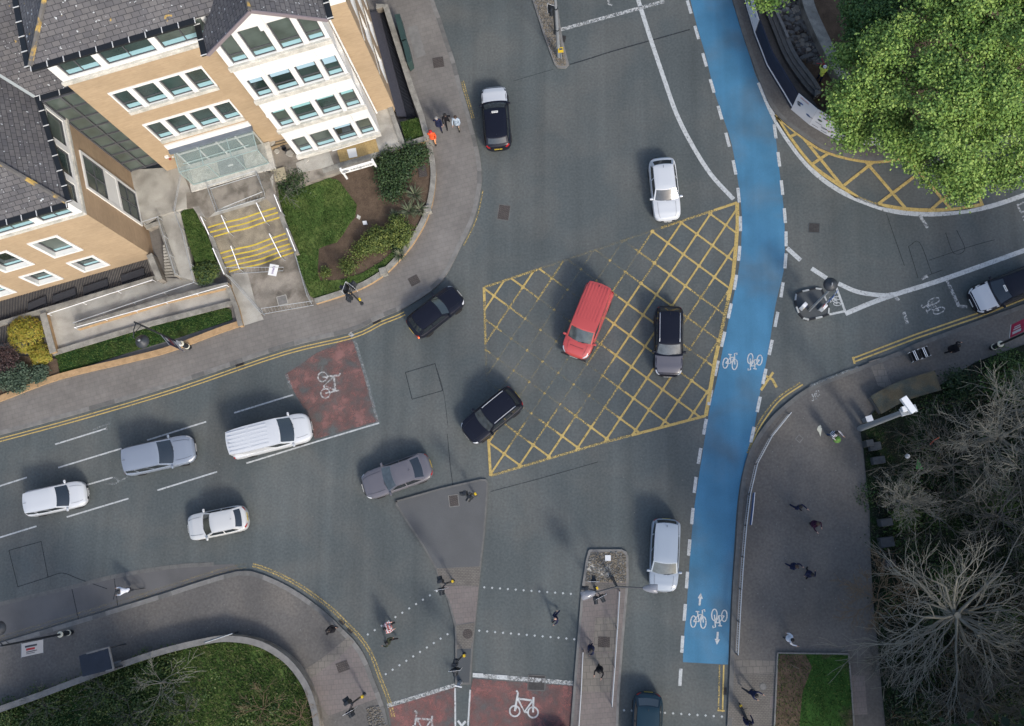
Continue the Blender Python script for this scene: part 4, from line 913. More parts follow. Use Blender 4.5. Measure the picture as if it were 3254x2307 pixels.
for i, (n_, h) in enumerate(zip(nose_u+nose_l, hs_)):
    fr = smooth(GG(z2(n_), h), 5); bk = GG(z2(prev), h)
    if i == 3: bk = GG(z2([(1545, 580), (2040, 435)]), h)
    bk = [bk[0], bk[-1]]
    b = MB(); b.prism(fr+bk[::-1], 0); part(b.build('tread', M_['step_stone']), STEPS)
    b = MB(); b.ribbon([p+Vector((0, 0, .004)) for p in offset(fr, .04)], .10, dz=False); part(b.build('yellow_nosing', M_['yellow_step']) if 'yellow_step' in M_ else b.build('yellow_nosing', M_.setdefault('yellow_step', mat('yellow_step', (.56, .42, .05), .7, .2, 6))), STEPS)
    prev = [n_[0], n_[-1]]
slab('forecourt', z2([(1640, 850), (2160, 690), (2250, 900), (2290, 1080), (1920, 1150), (1760, 1235), (1690, 1050)]), .135, 'concrete_dirty')
b = MB(); b.poly(GG(z2([(1670, 860), (1800, 830), (1860, 1060), (1920, 1180), (1760, 1230)]), .142)); b.build('pale_slabs', M_['concrete'], [o for o in bpy.data.objects if o.name == 'forecourt'][0])
for i, (q, lb) in enumerate((([(1460, 430), (1520, 560)], 'white handrail at the upper left edge of the steps'), ([(1610, 420), (1665, 545)], 'white handrail second from left on the upper flight'), ([(1865, 330), (1930, 465)], 'white handrail third from left on the upper flight'), ([(1995, 270), (2045, 395)], 'white handrail at the upper right edge of the steps'), ([(1548, 660), (1632, 850)], 'white handrail at the lower left edge of the steps'), ([(1680, 645), (1742, 812)], 'white handrail second from left on the lower flight'), ([(1960, 555), (2045, 725)], 'white handrail third from left on the lower flight'), ([(2085, 515), (2150, 680)], 'white handrail at the lower right edge of the steps'))):
    zt = (2.1, 1.7) if i < 4 else (1.65, 1.05); a, c = z2(q)
    P = [G(a[0], a[1], zt[0]), G(c[0], c[1], zt[1])]; h = thing('step_handrail', lb, 'handrail', (P[0].x, P[0].y, zt[0]-.9), group='white handrails on the entrance steps'); bpy.context.view_layer.update()
    b = MB(); b.tube(P, .033, 8); part(b.build('top_rail', M_['rail_white']), h)
    for p, zz in zip(P, (zt[0]-.9, zt[1]-.9)): b = MB(); b.tube([Vector((p.x, p.y, zz)), p], .025, 6); part(b.build('post', M_['rail']), h)
wallthing('step_side_wall', GG(z2([(1425, 330), (1500, 480), (1560, 640), (1640, 850)]), 1.0), .2, .1, 1.0, 'thin wall along the left side of the entrance steps', 'concrete_dirty', 'coping', sm=False)
wallthing('step_side_wall', GG(z2([(1960, 160), (2000, 280), (2060, 460), (2160, 700)]), 1.0), .2, .1, 1.0, 'thin wall along the right side of the entrance steps', 'concrete_dirty', 'coping', sm=False)
# crowd barriers and mesh panels round the works
def barrier(label, quad, z, bars=12, r=.022, cat='barrier', name='crowd_barrier'):
    q = [G(a[0], a[1], zz) for a, zz in zip(quad, z)]; h = thing(name, label, cat, q[0]); bpy.context.view_layer.update()
    b = MB(); b.tube(q+[q[0]], r, 6); part(b.build('tube_frame', M_['rail']), h)
    b = MB()
    for i in range(1, bars): b.tube([q[0].lerp(q[1], i/bars), q[3].lerp(q[2], i/bars)], .006, 4)
    part(b.build('bars', M_['rail']), h); return h
barrier('grey tube barrier standing before the glass porch', k2f([(740, 960), (1420, 745), (1450, 800), (770, 1010)]), (2.2, 2.2, 1.3, 1.3), 14)
barrier('grey tube barrier lying against the top of the steps', k2f([(850, 1350), (1560, 1130), (1530, 1050), (960, 1280)]), (1.25, 1.25, 2.0, 2.0), 14)
barrier('grey tube barrier on the left of the entrance landing', k2f([(725, 980), (850, 1350), (880, 1320), (765, 990)]), (2.2, 2.2, 1.3, 1.3), 12)
barrier('grey tube barrier on the right of the entrance landing', k2f([(1430, 760), (1545, 1030), (1570, 1120), (1470, 800)]), (2.2, 2.2, 1.25, 1.25), 10)
barrier('mesh fence panel across the foot of the steps', z2([(1640, 800), (2065, 800), (2060, 825), (1660, 850)]), (1.3, 1.3, .15, .15), 16, .02, 'fence', 'mesh_fence_panel')
barrier('mesh fence panel on the pale slabs left of the forecourt', z2([(1645, 850), (1900, 1135), (1930, 1150), (1690, 880)]), (1.3, 1.3, .15, .15), 16, .02, 'fence', 'mesh_fence_panel')
barrier('mesh fence panel between the forecourt and pavement', z2([(1900, 1100), (2275, 1045), (2285, 1075), (1920, 1140)]), (1.2, 1.2, .14, .14), 16, .02, 'fence', 'mesh_fence_panel')
barrier('mesh fence panel along the lawn edge of the forecourt', z2([(2145, 700), (2235, 1010), (2270, 1070), (2170, 760)]), (1.3, 1.3, .15, .15), 16, .02, 'fence', 'mesh_fence_panel')
barrier('mesh fence panel leaning between porch and grass strip', k2f([(355, 760), (250, 1320), (230, 1330), (335, 770)]), (2.4, 2.4, 1.2, 1.2), 12, .018, 'fence', 'mesh_fence_panel')
# small boards and things on the forecourt
sg = thing('leaflet_board', 'small white board with purple lettering on the mesh fence', 'sign', G(868, 858, .9)); bpy.context.view_layer.update()
q = GG([(858, 838), (886, 843), (877, 877.6), (851, 873)], 1.0); b = MB(); b.prism(q, .97); part(b.build('board', M_['pvc']), sg)
M_['purple'] = mat('purple', (.13, .05, .22), .6); M_['ink'] = mat('ink', (.05, .06, .08), .6); M_['red_ink'] = mat('red_ink', (.45, .05, .06), .6)
o = text_mesh('Intelli', 'lettering', M_['purple'], None, .24, frame((q[0]+q[1]+q[2]+q[3])/4+Vector((0, 0, .012)), q[1]-q[2], q[0]-q[1])); part(o, sg)
sb_ = thing('sign_board', 'long white name board on two posts above the garden', 'sign', G(1103, 567, .5)); bpy.context.view_layer.update()
A0, A1 = G(1103, 567, .5), G(1201, 539, .5); up = Vector((0, 0, 1))
for p in (A0, A1): b = MB(); b.box((p.x, p.y, 1.4), (.12, .12, 1.8), AZB); part(b.build('post', M_['pvc']), sb_)
ax = (A1-A0).normalized(); nn = Vector((ax.y, -ax.x, 0)); W_ = (A1-A0).length
mid = (A0+A1)/2; b = MB(); b.box((mid.x+nn.x*.08, mid.y+nn.y*.08, 1.95), (W_+.16, .05, .72), AZB); part(b.build('board', M_['pvc'], bevel=.01), sb_)
o = text_mesh('sedgwick', 'lettering', M_['ink'], None, .42, frame(mid+nn*.115+ax*.25+Vector((0, 0, 1.45)), ax, up)); part(o, sb_)
lo = mid+nn*.112-ax*.85+Vector((0, 0, 1.45)); b = MB()
for rr in (.17, .11): b.tube([lo+ax*rr*1.3*math.cos(i*6.283/16)+up*rr*math.sin(i*6.283/16) for i in range(17)], .016, 4)
b.box(lo, (.2, .01, .05), AZB); part(b.build('emblem', M_['ink']), sb_)
# planting ---------------------------------------------------------------------
gp = [(1000, 540), (1060, 525), (1230, 478), (1340, 440), (1364, 470), (1371, 546), (1365, 600), (1352, 660), (1335, 700), (1312, 742), (1283, 785), (1228, 840), (1190, 872), (1140, 900), (1065, 928), (1003, 947), (985, 940), (950, 850), (925, 760), (900, 690), (880, 600), (895, 565)]
slab('garden_bed', gp, .5, 'soil')
lp = [(880, 600), (895, 568), (960, 560), (1027, 563), (1075, 572), (1105, 611), (1134, 650), (1128, 690), (1109, 713), (1090, 745), (1070, 770), (1030, 782), (1013, 790), (1009, 866), (1018, 892), (1080, 890), (1150, 868), (1214, 830), (1280, 770), (1300, 770), (1283, 785), (1228, 840), (1190, 872), (1140, 900), (1065, 928), (1003, 947), (985, 940), (950, 850), (925, 760), (900, 690)]
LAWN = slab('lawn', lp, .53, 'grass', .3)
gs1 = z2([(1315, 410), (1350, 370), (1400, 365), (1445, 420), (1530, 620), (1560, 740), (1420, 760), (1390, 680), (1340, 500)]); slab('lawn', gs1, .98, 'grass', .3)
gs2 = z2([(400, 1440), (1120, 1215), (1640, 1090), (1680, 1110), (1690, 1180), (1300, 1310), (900, 1430), (430, 1580)]); slab('lawn', gs2, .22, 'grass_dark', 0)
gs3 = k3f([(1705, 265), (2000, 200), (2090, 470), (1790, 570)]); slab('lawn', gs3, .8, 'grass', .3)
def tufts(name, polys, n, L=(.06, .14), z=0, seed=2, mats=('blade1', 'blade2', 'blade3')):
    rs = np.random.RandomState(seed); V = []; mi = []
    for pts, zz, k in polys:
        w = [(p.x, p.y) for p in GG(pts, zz)]; xs = [p[0] for p in w]; ys = [p[1] for p in w]; c = 0
        while c < k:
            x = rs.uniform(min(xs), max(xs)); y = rs.uniform(min(ys), max(ys))
            if not inside(x, y, w): continue
            a = rs.uniform(0, 6.28); l = rs.uniform(*L); wv = .012+.02*rs.rand(); tl = rs.uniform(.2, .9)
            dx, dy = math.cos(a), math.sin(a)
            V += [(x-dy*wv, y+dx*wv, zz), (x+dy*wv, y-dx*wv, zz), (x+dx*l*tl, y+dy*l*tl, zz+l)]; mi.append(rs.randint(3)); c += 1
    V = np.array(V); F = np.arange(len(V)).reshape(-1, 3)
    o = np_mesh(name, V, F, [M_[m] for m in mats], np.array(mi)); o['kind'] = 'stuff'; return o
tufts('grass', [(lp, .53, 9000), (gs1, .98, 2500), (gs2, .22, 6000), (gs3, .8, 1800)], 0)
# verge wall beside the left pavement
wallthing('verge_wall', GG([(-40, 1278), (0, 1266), (183, 1198), (430, 1138), (541, 1108), (690, 1052), (755, 1030)], .4), .3, .1, .42, 'long low tan edged wall between grass verge and left pavement', 'brick_face', 'brick_face')
slab('planting_bed', [(-40, 1150), (60, 1130), (180, 1140), (190, 1190), (0, 1255), (-40, 1268)], .3, 'soil')
LEAFM = {}
def leafm(n, c, **k):
    if n not in LEAFM:
        m = mat(n, c, .6, spec=.3); LEAFM[n] = m
    return LEAFM[n]
def foliage(name, lobes, n, size, mats, parent=None, seed=1, flat=.5, shell=.55, clump=10, cr=.22):
    """leaf-sized faces in clumps through the volume of a few lobes: (x, y, z, rx, ry, rz)"""
    rs = np.random.RandomState(seed); L = np.array(lobes, float); wgt = (L[:, 3]*L[:, 4]); wgt /= wgt.sum()
    k = max(1, n//clump); li = rs.choice(len(L), k, p=wgt)
    d = rs.normal(size=(k, 3)); d /= np.linalg.norm(d, axis=1)[:, None]; d[:, 2] = np.where(rs.rand(k) < .75, np.abs(d[:, 2]), d[:, 2])
    r = shell+(1-shell)*rs.rand(k)**.5
    C_ = L[li, :3]+d*L[li, 3:]*r[:, None]
    mid_ = rs.randint(0, len(mats), k)
    C2 = np.repeat(C_, clump, 0)+rs.normal(size=(k*clump, 3))*cr*np.array([1, 1, .6]); m = len(C2)
    nrm = np.repeat(d, clump, 0)*flat+rs.normal(size=(m, 3))*.55+np.array([0, 0, .45]); nrm /= np.linalg.norm(nrm, axis=1)[:, None]
    t = np.cross(nrm, rs.normal(size=(m, 3))); t /= np.linalg.norm(t, axis=1)[:, None]; u = np.cross(nrm, t)
    s = (size*rs.uniform(.6, 1.25, m))[:, None]
    V = np.stack([C2-t*s*.5, C2+u*s*.38, C2+t*s*.62, C2-u*s*.38], 1).reshape(-1, 3)
    F = np.arange(len(V)).reshape(-1, 4)
    mi = np.repeat(mid_, clump); sw = rs.rand(m) < .25; mi[sw] = rs.randint(0, len(mats), sw.sum())
    return np_mesh(name, V, F, mats, mi, parent)
def bush(label, c, z, r, h, cols, n=1500, size=.12, seed=1, lobes=5, name='bush', cat='bush', group=None, cr=.1):
    p = G(*c, z); rs = random.Random(seed); L = [(0, 0, h*.45, r*.75, r*.75, h*.5)]
    for i in range(lobes):
        a = i*6.283/lobes+rs.random(); q = r*.5; L.append((q*math.cos(a), q*math.sin(a), h*rs.uniform(.35, .6), r*rs.uniform(.4, .55), r*rs.uniform(.4, .55), h*rs.uniform(.3, .42)))
    t = thing(name, label, cat, p, 0, group)
    o = foliage('foliage', L, n, size, cols, t, seed, cr=cr)
    b = MB(); 
    for i in range(4): a = i*1.57+.4; b.tube([(0, 0, -.02), (r*.3*math.cos(a), r*.3*math.sin(a), h*.5)], [.03, .012], 5)
    b.build('stems', M_['bark'], t); return t
M_['bark'] = mat('bark', (.10, .085, .065), .9, .25, 4)
gA = [leafm('leaf_olive1', (.13, .155, .035)), leafm('leaf_olive2', (.09, .12, .028)), leafm('leaf_olive3', (.055, .085, .02))]
gB = [leafm('leaf_dark1', (.03, .06, .02)), leafm('leaf_dark2', (.045, .075, .025)), leafm('leaf_dark3', (.02, .04, .016))]
gY = [leafm('leaf_gold1', (.26, .235, .03)), leafm('leaf_gold2', (.20, .20, .028)), leafm('leaf_gold3', (.30, .22, .035))]
gP = [leafm('leaf_plum1', (.06, .035, .035)), leafm('leaf_plum2', (.04, .03, .03)), leafm('leaf_plum3', (.08, .05, .045))]
gG = [leafm('leaf_grey1', (.06, .09, .06)), leafm('leaf_grey2', (.08, .115, .075)), leafm('leaf_grey3', (.035, .06, .04))]
bush('large round olive bush left of the two by the curved wall', (1195, 775), .5, 1.15, 1.1, gA, 3600, .11, 3, group='round bushes in the garden'); bush('large round olive bush right of the two by the curved wall', (1270, 745), .5, 1.1, 1.2, gA, 3600, .11, 4, group='round bushes in the garden')
bush('smallest bright olive bush at the lower left of the garden bed', (1037, 869), .5, .38, .5, gA, 700, .09, 5); bush('low straggly olive bush between small bush and round bushes', (1110, 850), .5, .6, .5, gA, 900, .1, 6, cr=.16); bush('thin olive shrub growing left of the large round bushes', (1140, 805), .5, .55, .6, gA, 700, .1, 8, cr=.18)
bush('tall dark green bed of shrubs below the white sign board', (1255, 545), .5, 1.5, .9, gB, 3800, .13, 9, cr=.2); bush('dark shrub beside the straight wall and stone pier', (1320, 500), .5, 1.0, .8, gB, 2200, .13, 10, cr=.2); bush('dark green shrub below the brown slab in the bed', (1250, 610), .5, .8, .6, gB, 1600, .12, 11, cr=.2)
bush('dark shrub thicket at the top of the lawn by the terrace', (935, 590), .5, 1.0, .7, gB, 1800, .11, 12, cr=.25)
bush('neat green hedge block at the end of the grass strip', (662, 868), .3, 1.0, 1.0, gB[:2]+gA[1:2], 3600, .1, 13, name='hedge', cat='hedge')
bush('lowest bright green edging plants along the curved wall', (1262, 775), .5, .5, .4, gB, 900, .1, 14)
def smooth_bush(label, c, z, rx, ry, h, cols, seed, n, size):
    p = G(*c, z); t = thing('clipped_bush', label, 'bush', p, AZB)
    rs = random.Random(seed); L = [(0, 0, h*.3, rx, ry, h*.7)]+[(rx*rs.uniform(-.5, .5), ry*rs.uniform(-.5, .5), h*.45, rx*.55, ry*.5, h*.55) for _ in range(4)]
    foliage('foliage', L, n, size, cols, t, seed, flat=1.2, shell=.85, cr=.05); b = MB(); b.tube([(0, 0, 0), (0, 0, h*.6)], .06, 6); b.build('stems', M_['bark'], t)
smooth_bush('smooth golden green clipped bush at the left end of the ramp', (92, 1065), .1, 1.25, 1.3, 1.0, gY, 21, 9000, .08); smooth_bush('smaller golden clipped bush in front of the ramp end wall', (138, 1128), .1, .75, .8, .8, gY, 22, 4500, .08)
bush('dark plum coloured shrub at the far left beyond the golden bush', (30, 1148), .3, 1.1, .8, gP, 2600, .11, 23, cr=.14); bush('dense grey green shrub at the left edge beside the pavement', (60, 1200), .3, 1.25, .7, gG, 3600, .12, 24, cr=.12); bush('grey green shrub next to the verge wall end', (130, 1188), .3, .7, .6, gG, 1600, .12, 25, cr=.12)
def spiky(label, c, z, r, n, seed):
    p = G(*c, z); t = thing('spiky_plant', label, 'plant', p, group='spiky plants by the curved wall'); rs = random.Random(seed); b = MB()
    for i in range(n):
        a = rs.uniform(0, 6.28); l = r*rs.uniform(.6, 1.1); e = rs.uniform(.25, 1.1); d = Vector((math.cos(a), math.sin(a), 0)); s = Vector((-d.y, d.x, 0))*.03
        q1 = d*l*.5*math.cos(e)+Vector((0, 0, l*.5*math.sin(e)+.1)); q2 = d*l*math.cos(e)+Vector((0, 0, l*.75*math.sin(e)+.05)); b.mat(rs.randrange(3))
        b.add([s*.6+Vector((0, 0, .05)), -s*.6+Vector((0, 0, .05)), q1-s, q1+s, q2], [[0, 1, 2, 3], [3, 2, 4]])
    b.build('leaves', [leafm('spike1', (.09, .11, .06)), leafm('spike2', (.13, .14, .085)), leafm('spike3', (.05, .07, .035))], t)
    b = MB(); b.lathe((0, 0, 0), [(.1, 0), (.12, .12), (.05, .2)], 8); b.build('base', M_['bark'], t)
for i, (c, r, lb) in enumerate((((1318, 622), 1.0, 'pale spiky plant uppermost, right of the garden bed'), ((1300, 672), .95, 'dark spiky plant beside the upper stone pier'), ((1255, 690), .7, 'small spiky plant in the soil left of the pier'), ((1272, 812), .7, 'spiky plant between round bush and curved wall'), ((1335, 668), .8, 'spiky plant tight against the stone pier'))): spiky(lb, c, .5, r, 60, 40+i)
b = MB(); b.prism(GG(z3([(980, 1215), (1035, 1200), (1050, 1280), (990, 1290)]), .56), .45); tagm(b.build('inspection_cover', M_['iron_brown']), 'brown square slab lying in the right of the garden bed', 'cover')
b = MB(); b.prism(GG(zm(900, 700, K4, [(576, 5), (605, 3), (612, 28), (582, 32)]), .62), .5); tagm(b.build('marker_slab', M_['pvc'], bevel=.01), 'small white square slab on the brown soil', 'slab')
b = MB(); b.prism(GG(z3([(540, 1560), (565, 1575), (555, 1598), (533, 1585)]), .56), .5); tagm(b.build('stepping_stone', M_['sill_stone'], bevel=.01), 'small grey stepping stone at the lawn edge', 'slab')
# ================================================================ vehicles
def paint(n, c, r=.3, var=0):
    m = mat('paint_'+n, c, r, spec=.2 if sum(c) < .2 else .4, coat=.15 if sum(c) < .2 else .6); return m
P_WHITE = paint('white', (.50, .515, .53)); P_SILVER = paint('silver', (.19, .22, .27), .28); P_SILVER2 = paint('silver_light', (.27, .31, .36), .28); P_GREY = paint('grey', (.11, .105, .118), .3)
P_BLACK = paint('black', (.008, .009, .016), .3); P_RED = paint('red', (.40, .06, .055), .35); P_TEAL = paint('teal', (.012, .03, .045), .25); P_OFFW = paint('offwhite', (.47, .475, .47))
M_['tyre'] = mat('tyre', (.012, .012, .013), .9); M_['rim'] = mat('rim', (.35, .36, .37), .35, metal=.8)
M_['car_glass'] = mat('car_glass', (.012, .016, .020), .06, spec=.7, coat=.5); M_['car_glass_pale'] = mat('car_glass_pale', (.045, .053, .058), .12, .5, 3, spec=.7, coat=.5)
M_['lamp_clear'] = mat('lamp_clear', (.55, .57, .6), .15, spec=.8); M_['lamp_red'] = mat('lamp_red', (.32, .012, .015), .2, spec=.7)
M_['trim'] = mat('trim', (.016, .017, .019), .55); M_['plate_y'] = mat('plate_yellow', (.55, .40, .04), .5); M_['plate_w'] = mat('plate_white', (.65, .65, .62), .5); M_['plate_ink'] = mat('plate_ink', (.02, .02, .02), .6)
M_['rail_chrome'] = mat('rail_chrome', (.5, .52, .54), .3, metal=.6)
def interp(cp, x):
    for (x0, y0), (x1, y1) in zip(cp, cp[1:]):
        if x <= x1:
            t = 0 if x1 == x0 else max(0, min(1, (x-x0)/(x1-x0))); t = t*t*(3-2*t); return y0+(y1-y0)*t
    return cp[-1][1]
def vehicle(name, label, cat, c, d, L, W, H, pt, style='hatch', bonnet=None, rails=None, glass='car_glass', wglass=None, ribs=0, group=None, plate=True, extra=None, roofm=None, rearglass=True, lit=False, mirror=None):
    """c: pixel over the car's middle, d: pixel direction the nose points to"""
    g0 = G(c[0], c[1], .75); g1 = G(c[0]+d[0], c[1]+d[1], .75); az = math.atan2(g1.y-g0.y, g1.x-g0.x)
    r = thing(name, label, cat, (g0.x, g0.y, 0), az, group)
    h = L/2
    # proportions: windscreen foot, roof front, roof rear, rear foot; bonnet heights; end shapes
    S = {'hatch': (.22, .06, -.34, -.455, .78, .98, 9, 3.2, 9, 3.0), 'mini': (.20, .06, -.36, -.46, .80, .98, 9, 3.2, 10, 3.2), 'suv': (.22, .08, -.39, -.47, .92, 1.08, 9, 3.2, 12, 3.4),
         'saloon': (.19, .03, -.25, -.40, .76, .95, 8, 3.0, 9, 3.0), 'mpv': (.27, .10, -.44, -.49, .84, 1.02, 8, 2.8, 14, 3.6), 'van': (.315, .16, -.488, -.497, .95, 1.16, 9, 3.0, 40, 5), 'estate': (.24, .07, -.43, -.48, .85, 1.0, 8, 3.0, 13, 3.6)}[style]
    xw, xf, xr, xb = [q*L for q in S[:4]]; zn, zc = S[4], S[5]
    zr = zc+.06 if style in ('hatch', 'suv', 'mini', 'mpv', 'estate') else zc+.02
    prof = [(-h, zr-.12), (-h*.9, zr), (xb, zr), (xw, zc), (xw+(h-xw)*.55, zc*.45+zn*.55+.03), (h*.93, zn), (h, zn-.16)]
    def wd(x):
        s = min(1, abs(x)/h); n, e = (S[6], S[7]) if x > 0 else (S[8], S[9])
        return max(.03, W/2*(1-s**n)**(1/e))
    def sec(x):
        w = wd(x); zt = interp(prof, x); zb = .24+.12*max(0, (abs(x)/h-.85)/.15); t = max(0, (abs(x)/h-.96)/.04)
        zt -= .10*t*t
        return [(w*.9, zb), (w*.985, zb+.14), (w, zt*.52), (w*.99, zt*.80), (w*.955, zt-.055), (w*.86, zt-.012), (w*.5, zt+.014), (0, zt+.022)]
    def surf(x, v):
        s_ = sec(x); k = v*(len(s_)-1); i = min(int(k), len(s_)-2); f = k-i
        return s_[i][0]+(s_[i+1][0]-s_[i][0])*f, s_[i][1]+(s_[i+1][1]-s_[i][1])*f
    xs = [h*math.sin(math.pi/2*(-1+2*i/34)) for i in range(35)]
    b = MB(); rows = []
    for x in xs:
        s_ = sec(x); rows.append([(x, -y, z) for y, z in s_]+[(x, y, z) for y, z in s_[-2::-1]])
    b.grid(rows); b.poly([rows[0][0], rows[0][-1], rows[-1][-1], rows[-1][0]], up=False)
    # cabin
    wb, wr = W/2*.93, W/2*(.86 if style == 'van' else .74 if style in ('saloon', 'hatch', 'mini') else .80)
    rz = H-.055
    def prt(x): return 1-.10*max(0, (x-0)/h)**2-.16*max(0, -x/h)**4
    def cab(side, a, t):
        t2 = t**(.85)
        zb = interp(prof, 0)-.03; z = (zc-.02 if side == 'f' else zr-.03)*(1-t)+rz*t
        w = (wb*(1-t2)+wr*t2)
        if side == 'f': bow = .16*(1-t)+.08*t; x = xw*(1-t)+xf*t-bow*a*a; return Vector((x, a*w*prt(x)*.985, z))
        if side == 'r': bow = .10; x = xb*(1-t)+xr*t+bow*a*a*.8; return Vector((x, a*w*prt(x)*.985, z))
        sg = 1 if side == 'l' else -1
        x0 = (xb+.08)*(1-t)+(xr+.08)*t; x1 = (xw-.16)*(1-t)+(xf-.08)*t; x = x0+(x1-x0)*a
        zz = ((zr-.03)*(1-a)+(zc-.02)*a)*(1-t)+rz*t
        return Vector((x, sg*w*prt(x)*.985*(1+.012*math.sin(math.pi*a)), zz))
    def patchc(mb, side, a0, a1, t0, t1, off=0, na=8, ntt=4):
        rowsP = []
        for i in range(na+1):
            row = []
            for j in range(ntt+1):
                a = a0+(a1-a0)*i/na; t = t0+(t1-t0)*j/ntt; p = cab(side, a, t)
                if off:
                    e = 1e-3; n = (cab(side, a+e, t)-p).cross(cab(side, a, t+e)-p); n.normalize()
                    if n.dot(Vector((p.x*(1 if side in 'fr' else 0)-(xw+xb)/2*(1 if side in 'fr' else 0), p.y if side in 'lx' else 0, .3))) < 0: n = -n
                    p = p+n*off
                row.append(p)
            rowsP.append(row)
        mb.grid(rowsP); return mb
    for sd in 'frlx': patchc(b, sd, -1 if sd in 'fr' else 0, 1, 0, 1)
    o = b.build('body', [pt], r, sm=True, fix=True)
    # roof skin with a soft crown
    rb = MB(); rr = []
    for i in range(13):
        row = []
        for j in range(11):
            a = -1+2*j/10; u = i/12; pf, pr_ = cab('f', a, 1), cab('r', a, 1)
            k = 1-u; x = pr_.x+(pf.x-pr_.x)*u; y = a*wr*prt(x)*.985*(1 if 0 < i < 12 else 1)
            cr = .055*(1-abs(a)**3)*(1-abs(2*u-1)**6)
            row.append((x, y, rz+cr+.001))
        rr.append(row)
    rb.grid(rr); rb.build('roof', roofm or pt, r, sm=True, fix=True)
    if ribs:
        q = MB()
        for k in range(ribs):
            y = wr*(-.72+1.44*k/(ribs-1))
            for x0, x1 in ((xr+.15, xr*.45), (xr*.40, xf*.15)): q.box(((x0+x1)/2, y, rz+.054-.012*abs(y/wr)**3), (abs(x1-x0), .10, .014))
        q.build('roof_ribs', pt, r, bevel=.01)
    g_ = MB(); patchc(g_, 'f', -.90, .90, .05, .93, .008); g_.build('windscreen', M_[wglass or glass], r, sm=True)
    if rearglass: g_ = MB(); patchc(g_, 'r', -.84, .84, .18, .90, .008); g_.build('rear_window', M_[glass], r, sm=True)
    cuts = {'van': ((.74, .97),), 'mini': ((.06, .42), (.46, .94)), 'hatch': ((.10, .48), (.52, .95)), 'saloon': ((.10, .50), (.54, .95))}.get(style, ((.04, .27), (.30, .60), (.63, .95)))
    for sd in 'lx':
        for a0, a1 in cuts: g_ = MB(); patchc(g_, sd, a0, a1, .12, .90, .010); g_.build('side_window', M_['car_glass'], r, sm=True)
    # patches of the lower body: lamps, bonnet, bumpers
    def bp(nm, m, x0, x1, v0, v1, off, sides=(1, -1), n=6, k=3):
        res = []
        for sg in sides:
            q = MB(); R_ = []
            for i in range(n+1):
                row = []
                for j in range(k+1):
                    x = x0+(x1-x0)*i/n; v = v0+(v1-v0)*j/k; y, z = surf(x, v); e = .002
                    y2, z2_ = surf(x, min(1, v+e)) if v < 1-e else surf(x, v); 
                    nrm = Vector((.6*(1 if x > 0 else -1)*max(0, (abs(x)/h-.85)/.15), max(.0, y/wd(x))*.8, .25+.75*v)).normalized()
                    row.append((x+nrm.x*off, sg*(y+nrm.y*off), z+nrm.z*off))
                R_.append(row)
            q.grid(R_, flip=(sg < 0)); res.append(q.build(nm, m, r, sm=True))
        return res
    if bonnet:
        q = MB(); R_ = []
        for i in range(11):
            x = xw+.06+(h*.955-xw-.06)*i/10; row = []
            for j in range(13):
                a = -1+j/6; y, z = surf(x, 1-abs(a)*(1-.60)); row.append((x-.10*(1-i/10)*a*a, math.copysign(y, a) if j != 6 else 0, z+.008))
            R_.append(row)
        q.grid(R_); q.build('bonnet', bonnet, r, sm=True)
    else:                                     # shut lines of the bonnet
        q = MB()
        for sg in (1, -1):
            ptz = []
            for i in range(9):
                x = xw+.02+(h*.9-xw)*i/8; y, z = surf(x, .80); ptz.append((x, sg*y, z+.006))
            q.tube(ptz, .009, 4)
        q.build('bonnet_seam', M_['trim'], r)
    bp('headlight', M_['lamp_clear'], h*.84, h*.965, .46, .68, .010)
    bp('tail_light', M_['lamp_red'], -h*.985, -h*.92, .48, .70, .010)
    bp('front_bumper', M_['trim'], h*.90, h*.999, .05, .30, .012)
    q = MB(); q.add([(h*.975+.02, -wd(h*.97)*.75, .42), (h*.975+.02, wd(h*.97)*.75, .42), (h*.985, wd(h*.97)*.7, zn-.14), (h*.985, -wd(h*.97)*.7, zn-.14)], [[0, 1, 2, 3]])
    x = h*.998; q = MB(); q.box((h-.01, 0, zn*.62), (.05, W*.5, .16)); q.build('grille', M_['trim'], r, bevel=.01)
    if plate:
        for x, m in ((h+.015, 'plate_w'), (-h-.012, 'plate_y')):
            q = MB(); q.box((x, 0, .52 if x > 0 else .72), (.02, .52, .12)); p_ = q.build('number_plate', M_[m], r)
            q = MB()
            for k in range(7): q.box((x+math.copysign(.011, x), -.2+.066*k, .52 if x > 0 else .72), (.004, .035, .07))
            q.build('characters', M_['plate_ink'], p_)
    for sg in (1, -1):
        q = MB(); x = xw-.22; y = sg*(W/2*.95+.10); 
        q.lathe((x, y, zr+.03), [(.001, -.11), (.07, -.09), (.085, 0), (.07, .09), (.001, .11)], 10, axis=(0, 1, 0)); q.bar((x, sg*W/2*.9, zr-.02), (x, y, zr+.02), .06, .04)
        q.build('wing_mirror', mirror or pt, r, sm=True)
    for sx in (.305, -.30):
        for sg in (1, -1):
            R = .33 if style in ('suv', 'van') else .305; w_ = thing_empty('wheel', r, (sx*L, sg*(W/2-.10), R))
            q = MB(); q.lathe((0, 0, 0), [(R-.10, -.11), (R-.02, -.11), (R, -.08), (R, .08), (R-.02, .11), (R-.10, .11)], 20, axis=(0, 1, 0)); q.build('tyre', M_['tyre'], w_, sm=True)
            q = MB(); q.lathe((0, 0, 0), [(.01, -.09), (R-.1, -.10), (R-.1, .10), (.01, .09)], 14, axis=(0, 1, 0))
            q.build('rim', M_['rim'], w_)
    if rails:
        for sg in (1, -1):
            q = MB(); y = sg*wr*.86; q.tube([(xr+.12, y, rz+.02), (xr+.25, y, rz+.085), (xf-.35, y, rz+.085), (xf-.15, y, rz+.02)], .024, 6); q.build('roof_rail', rails, r)
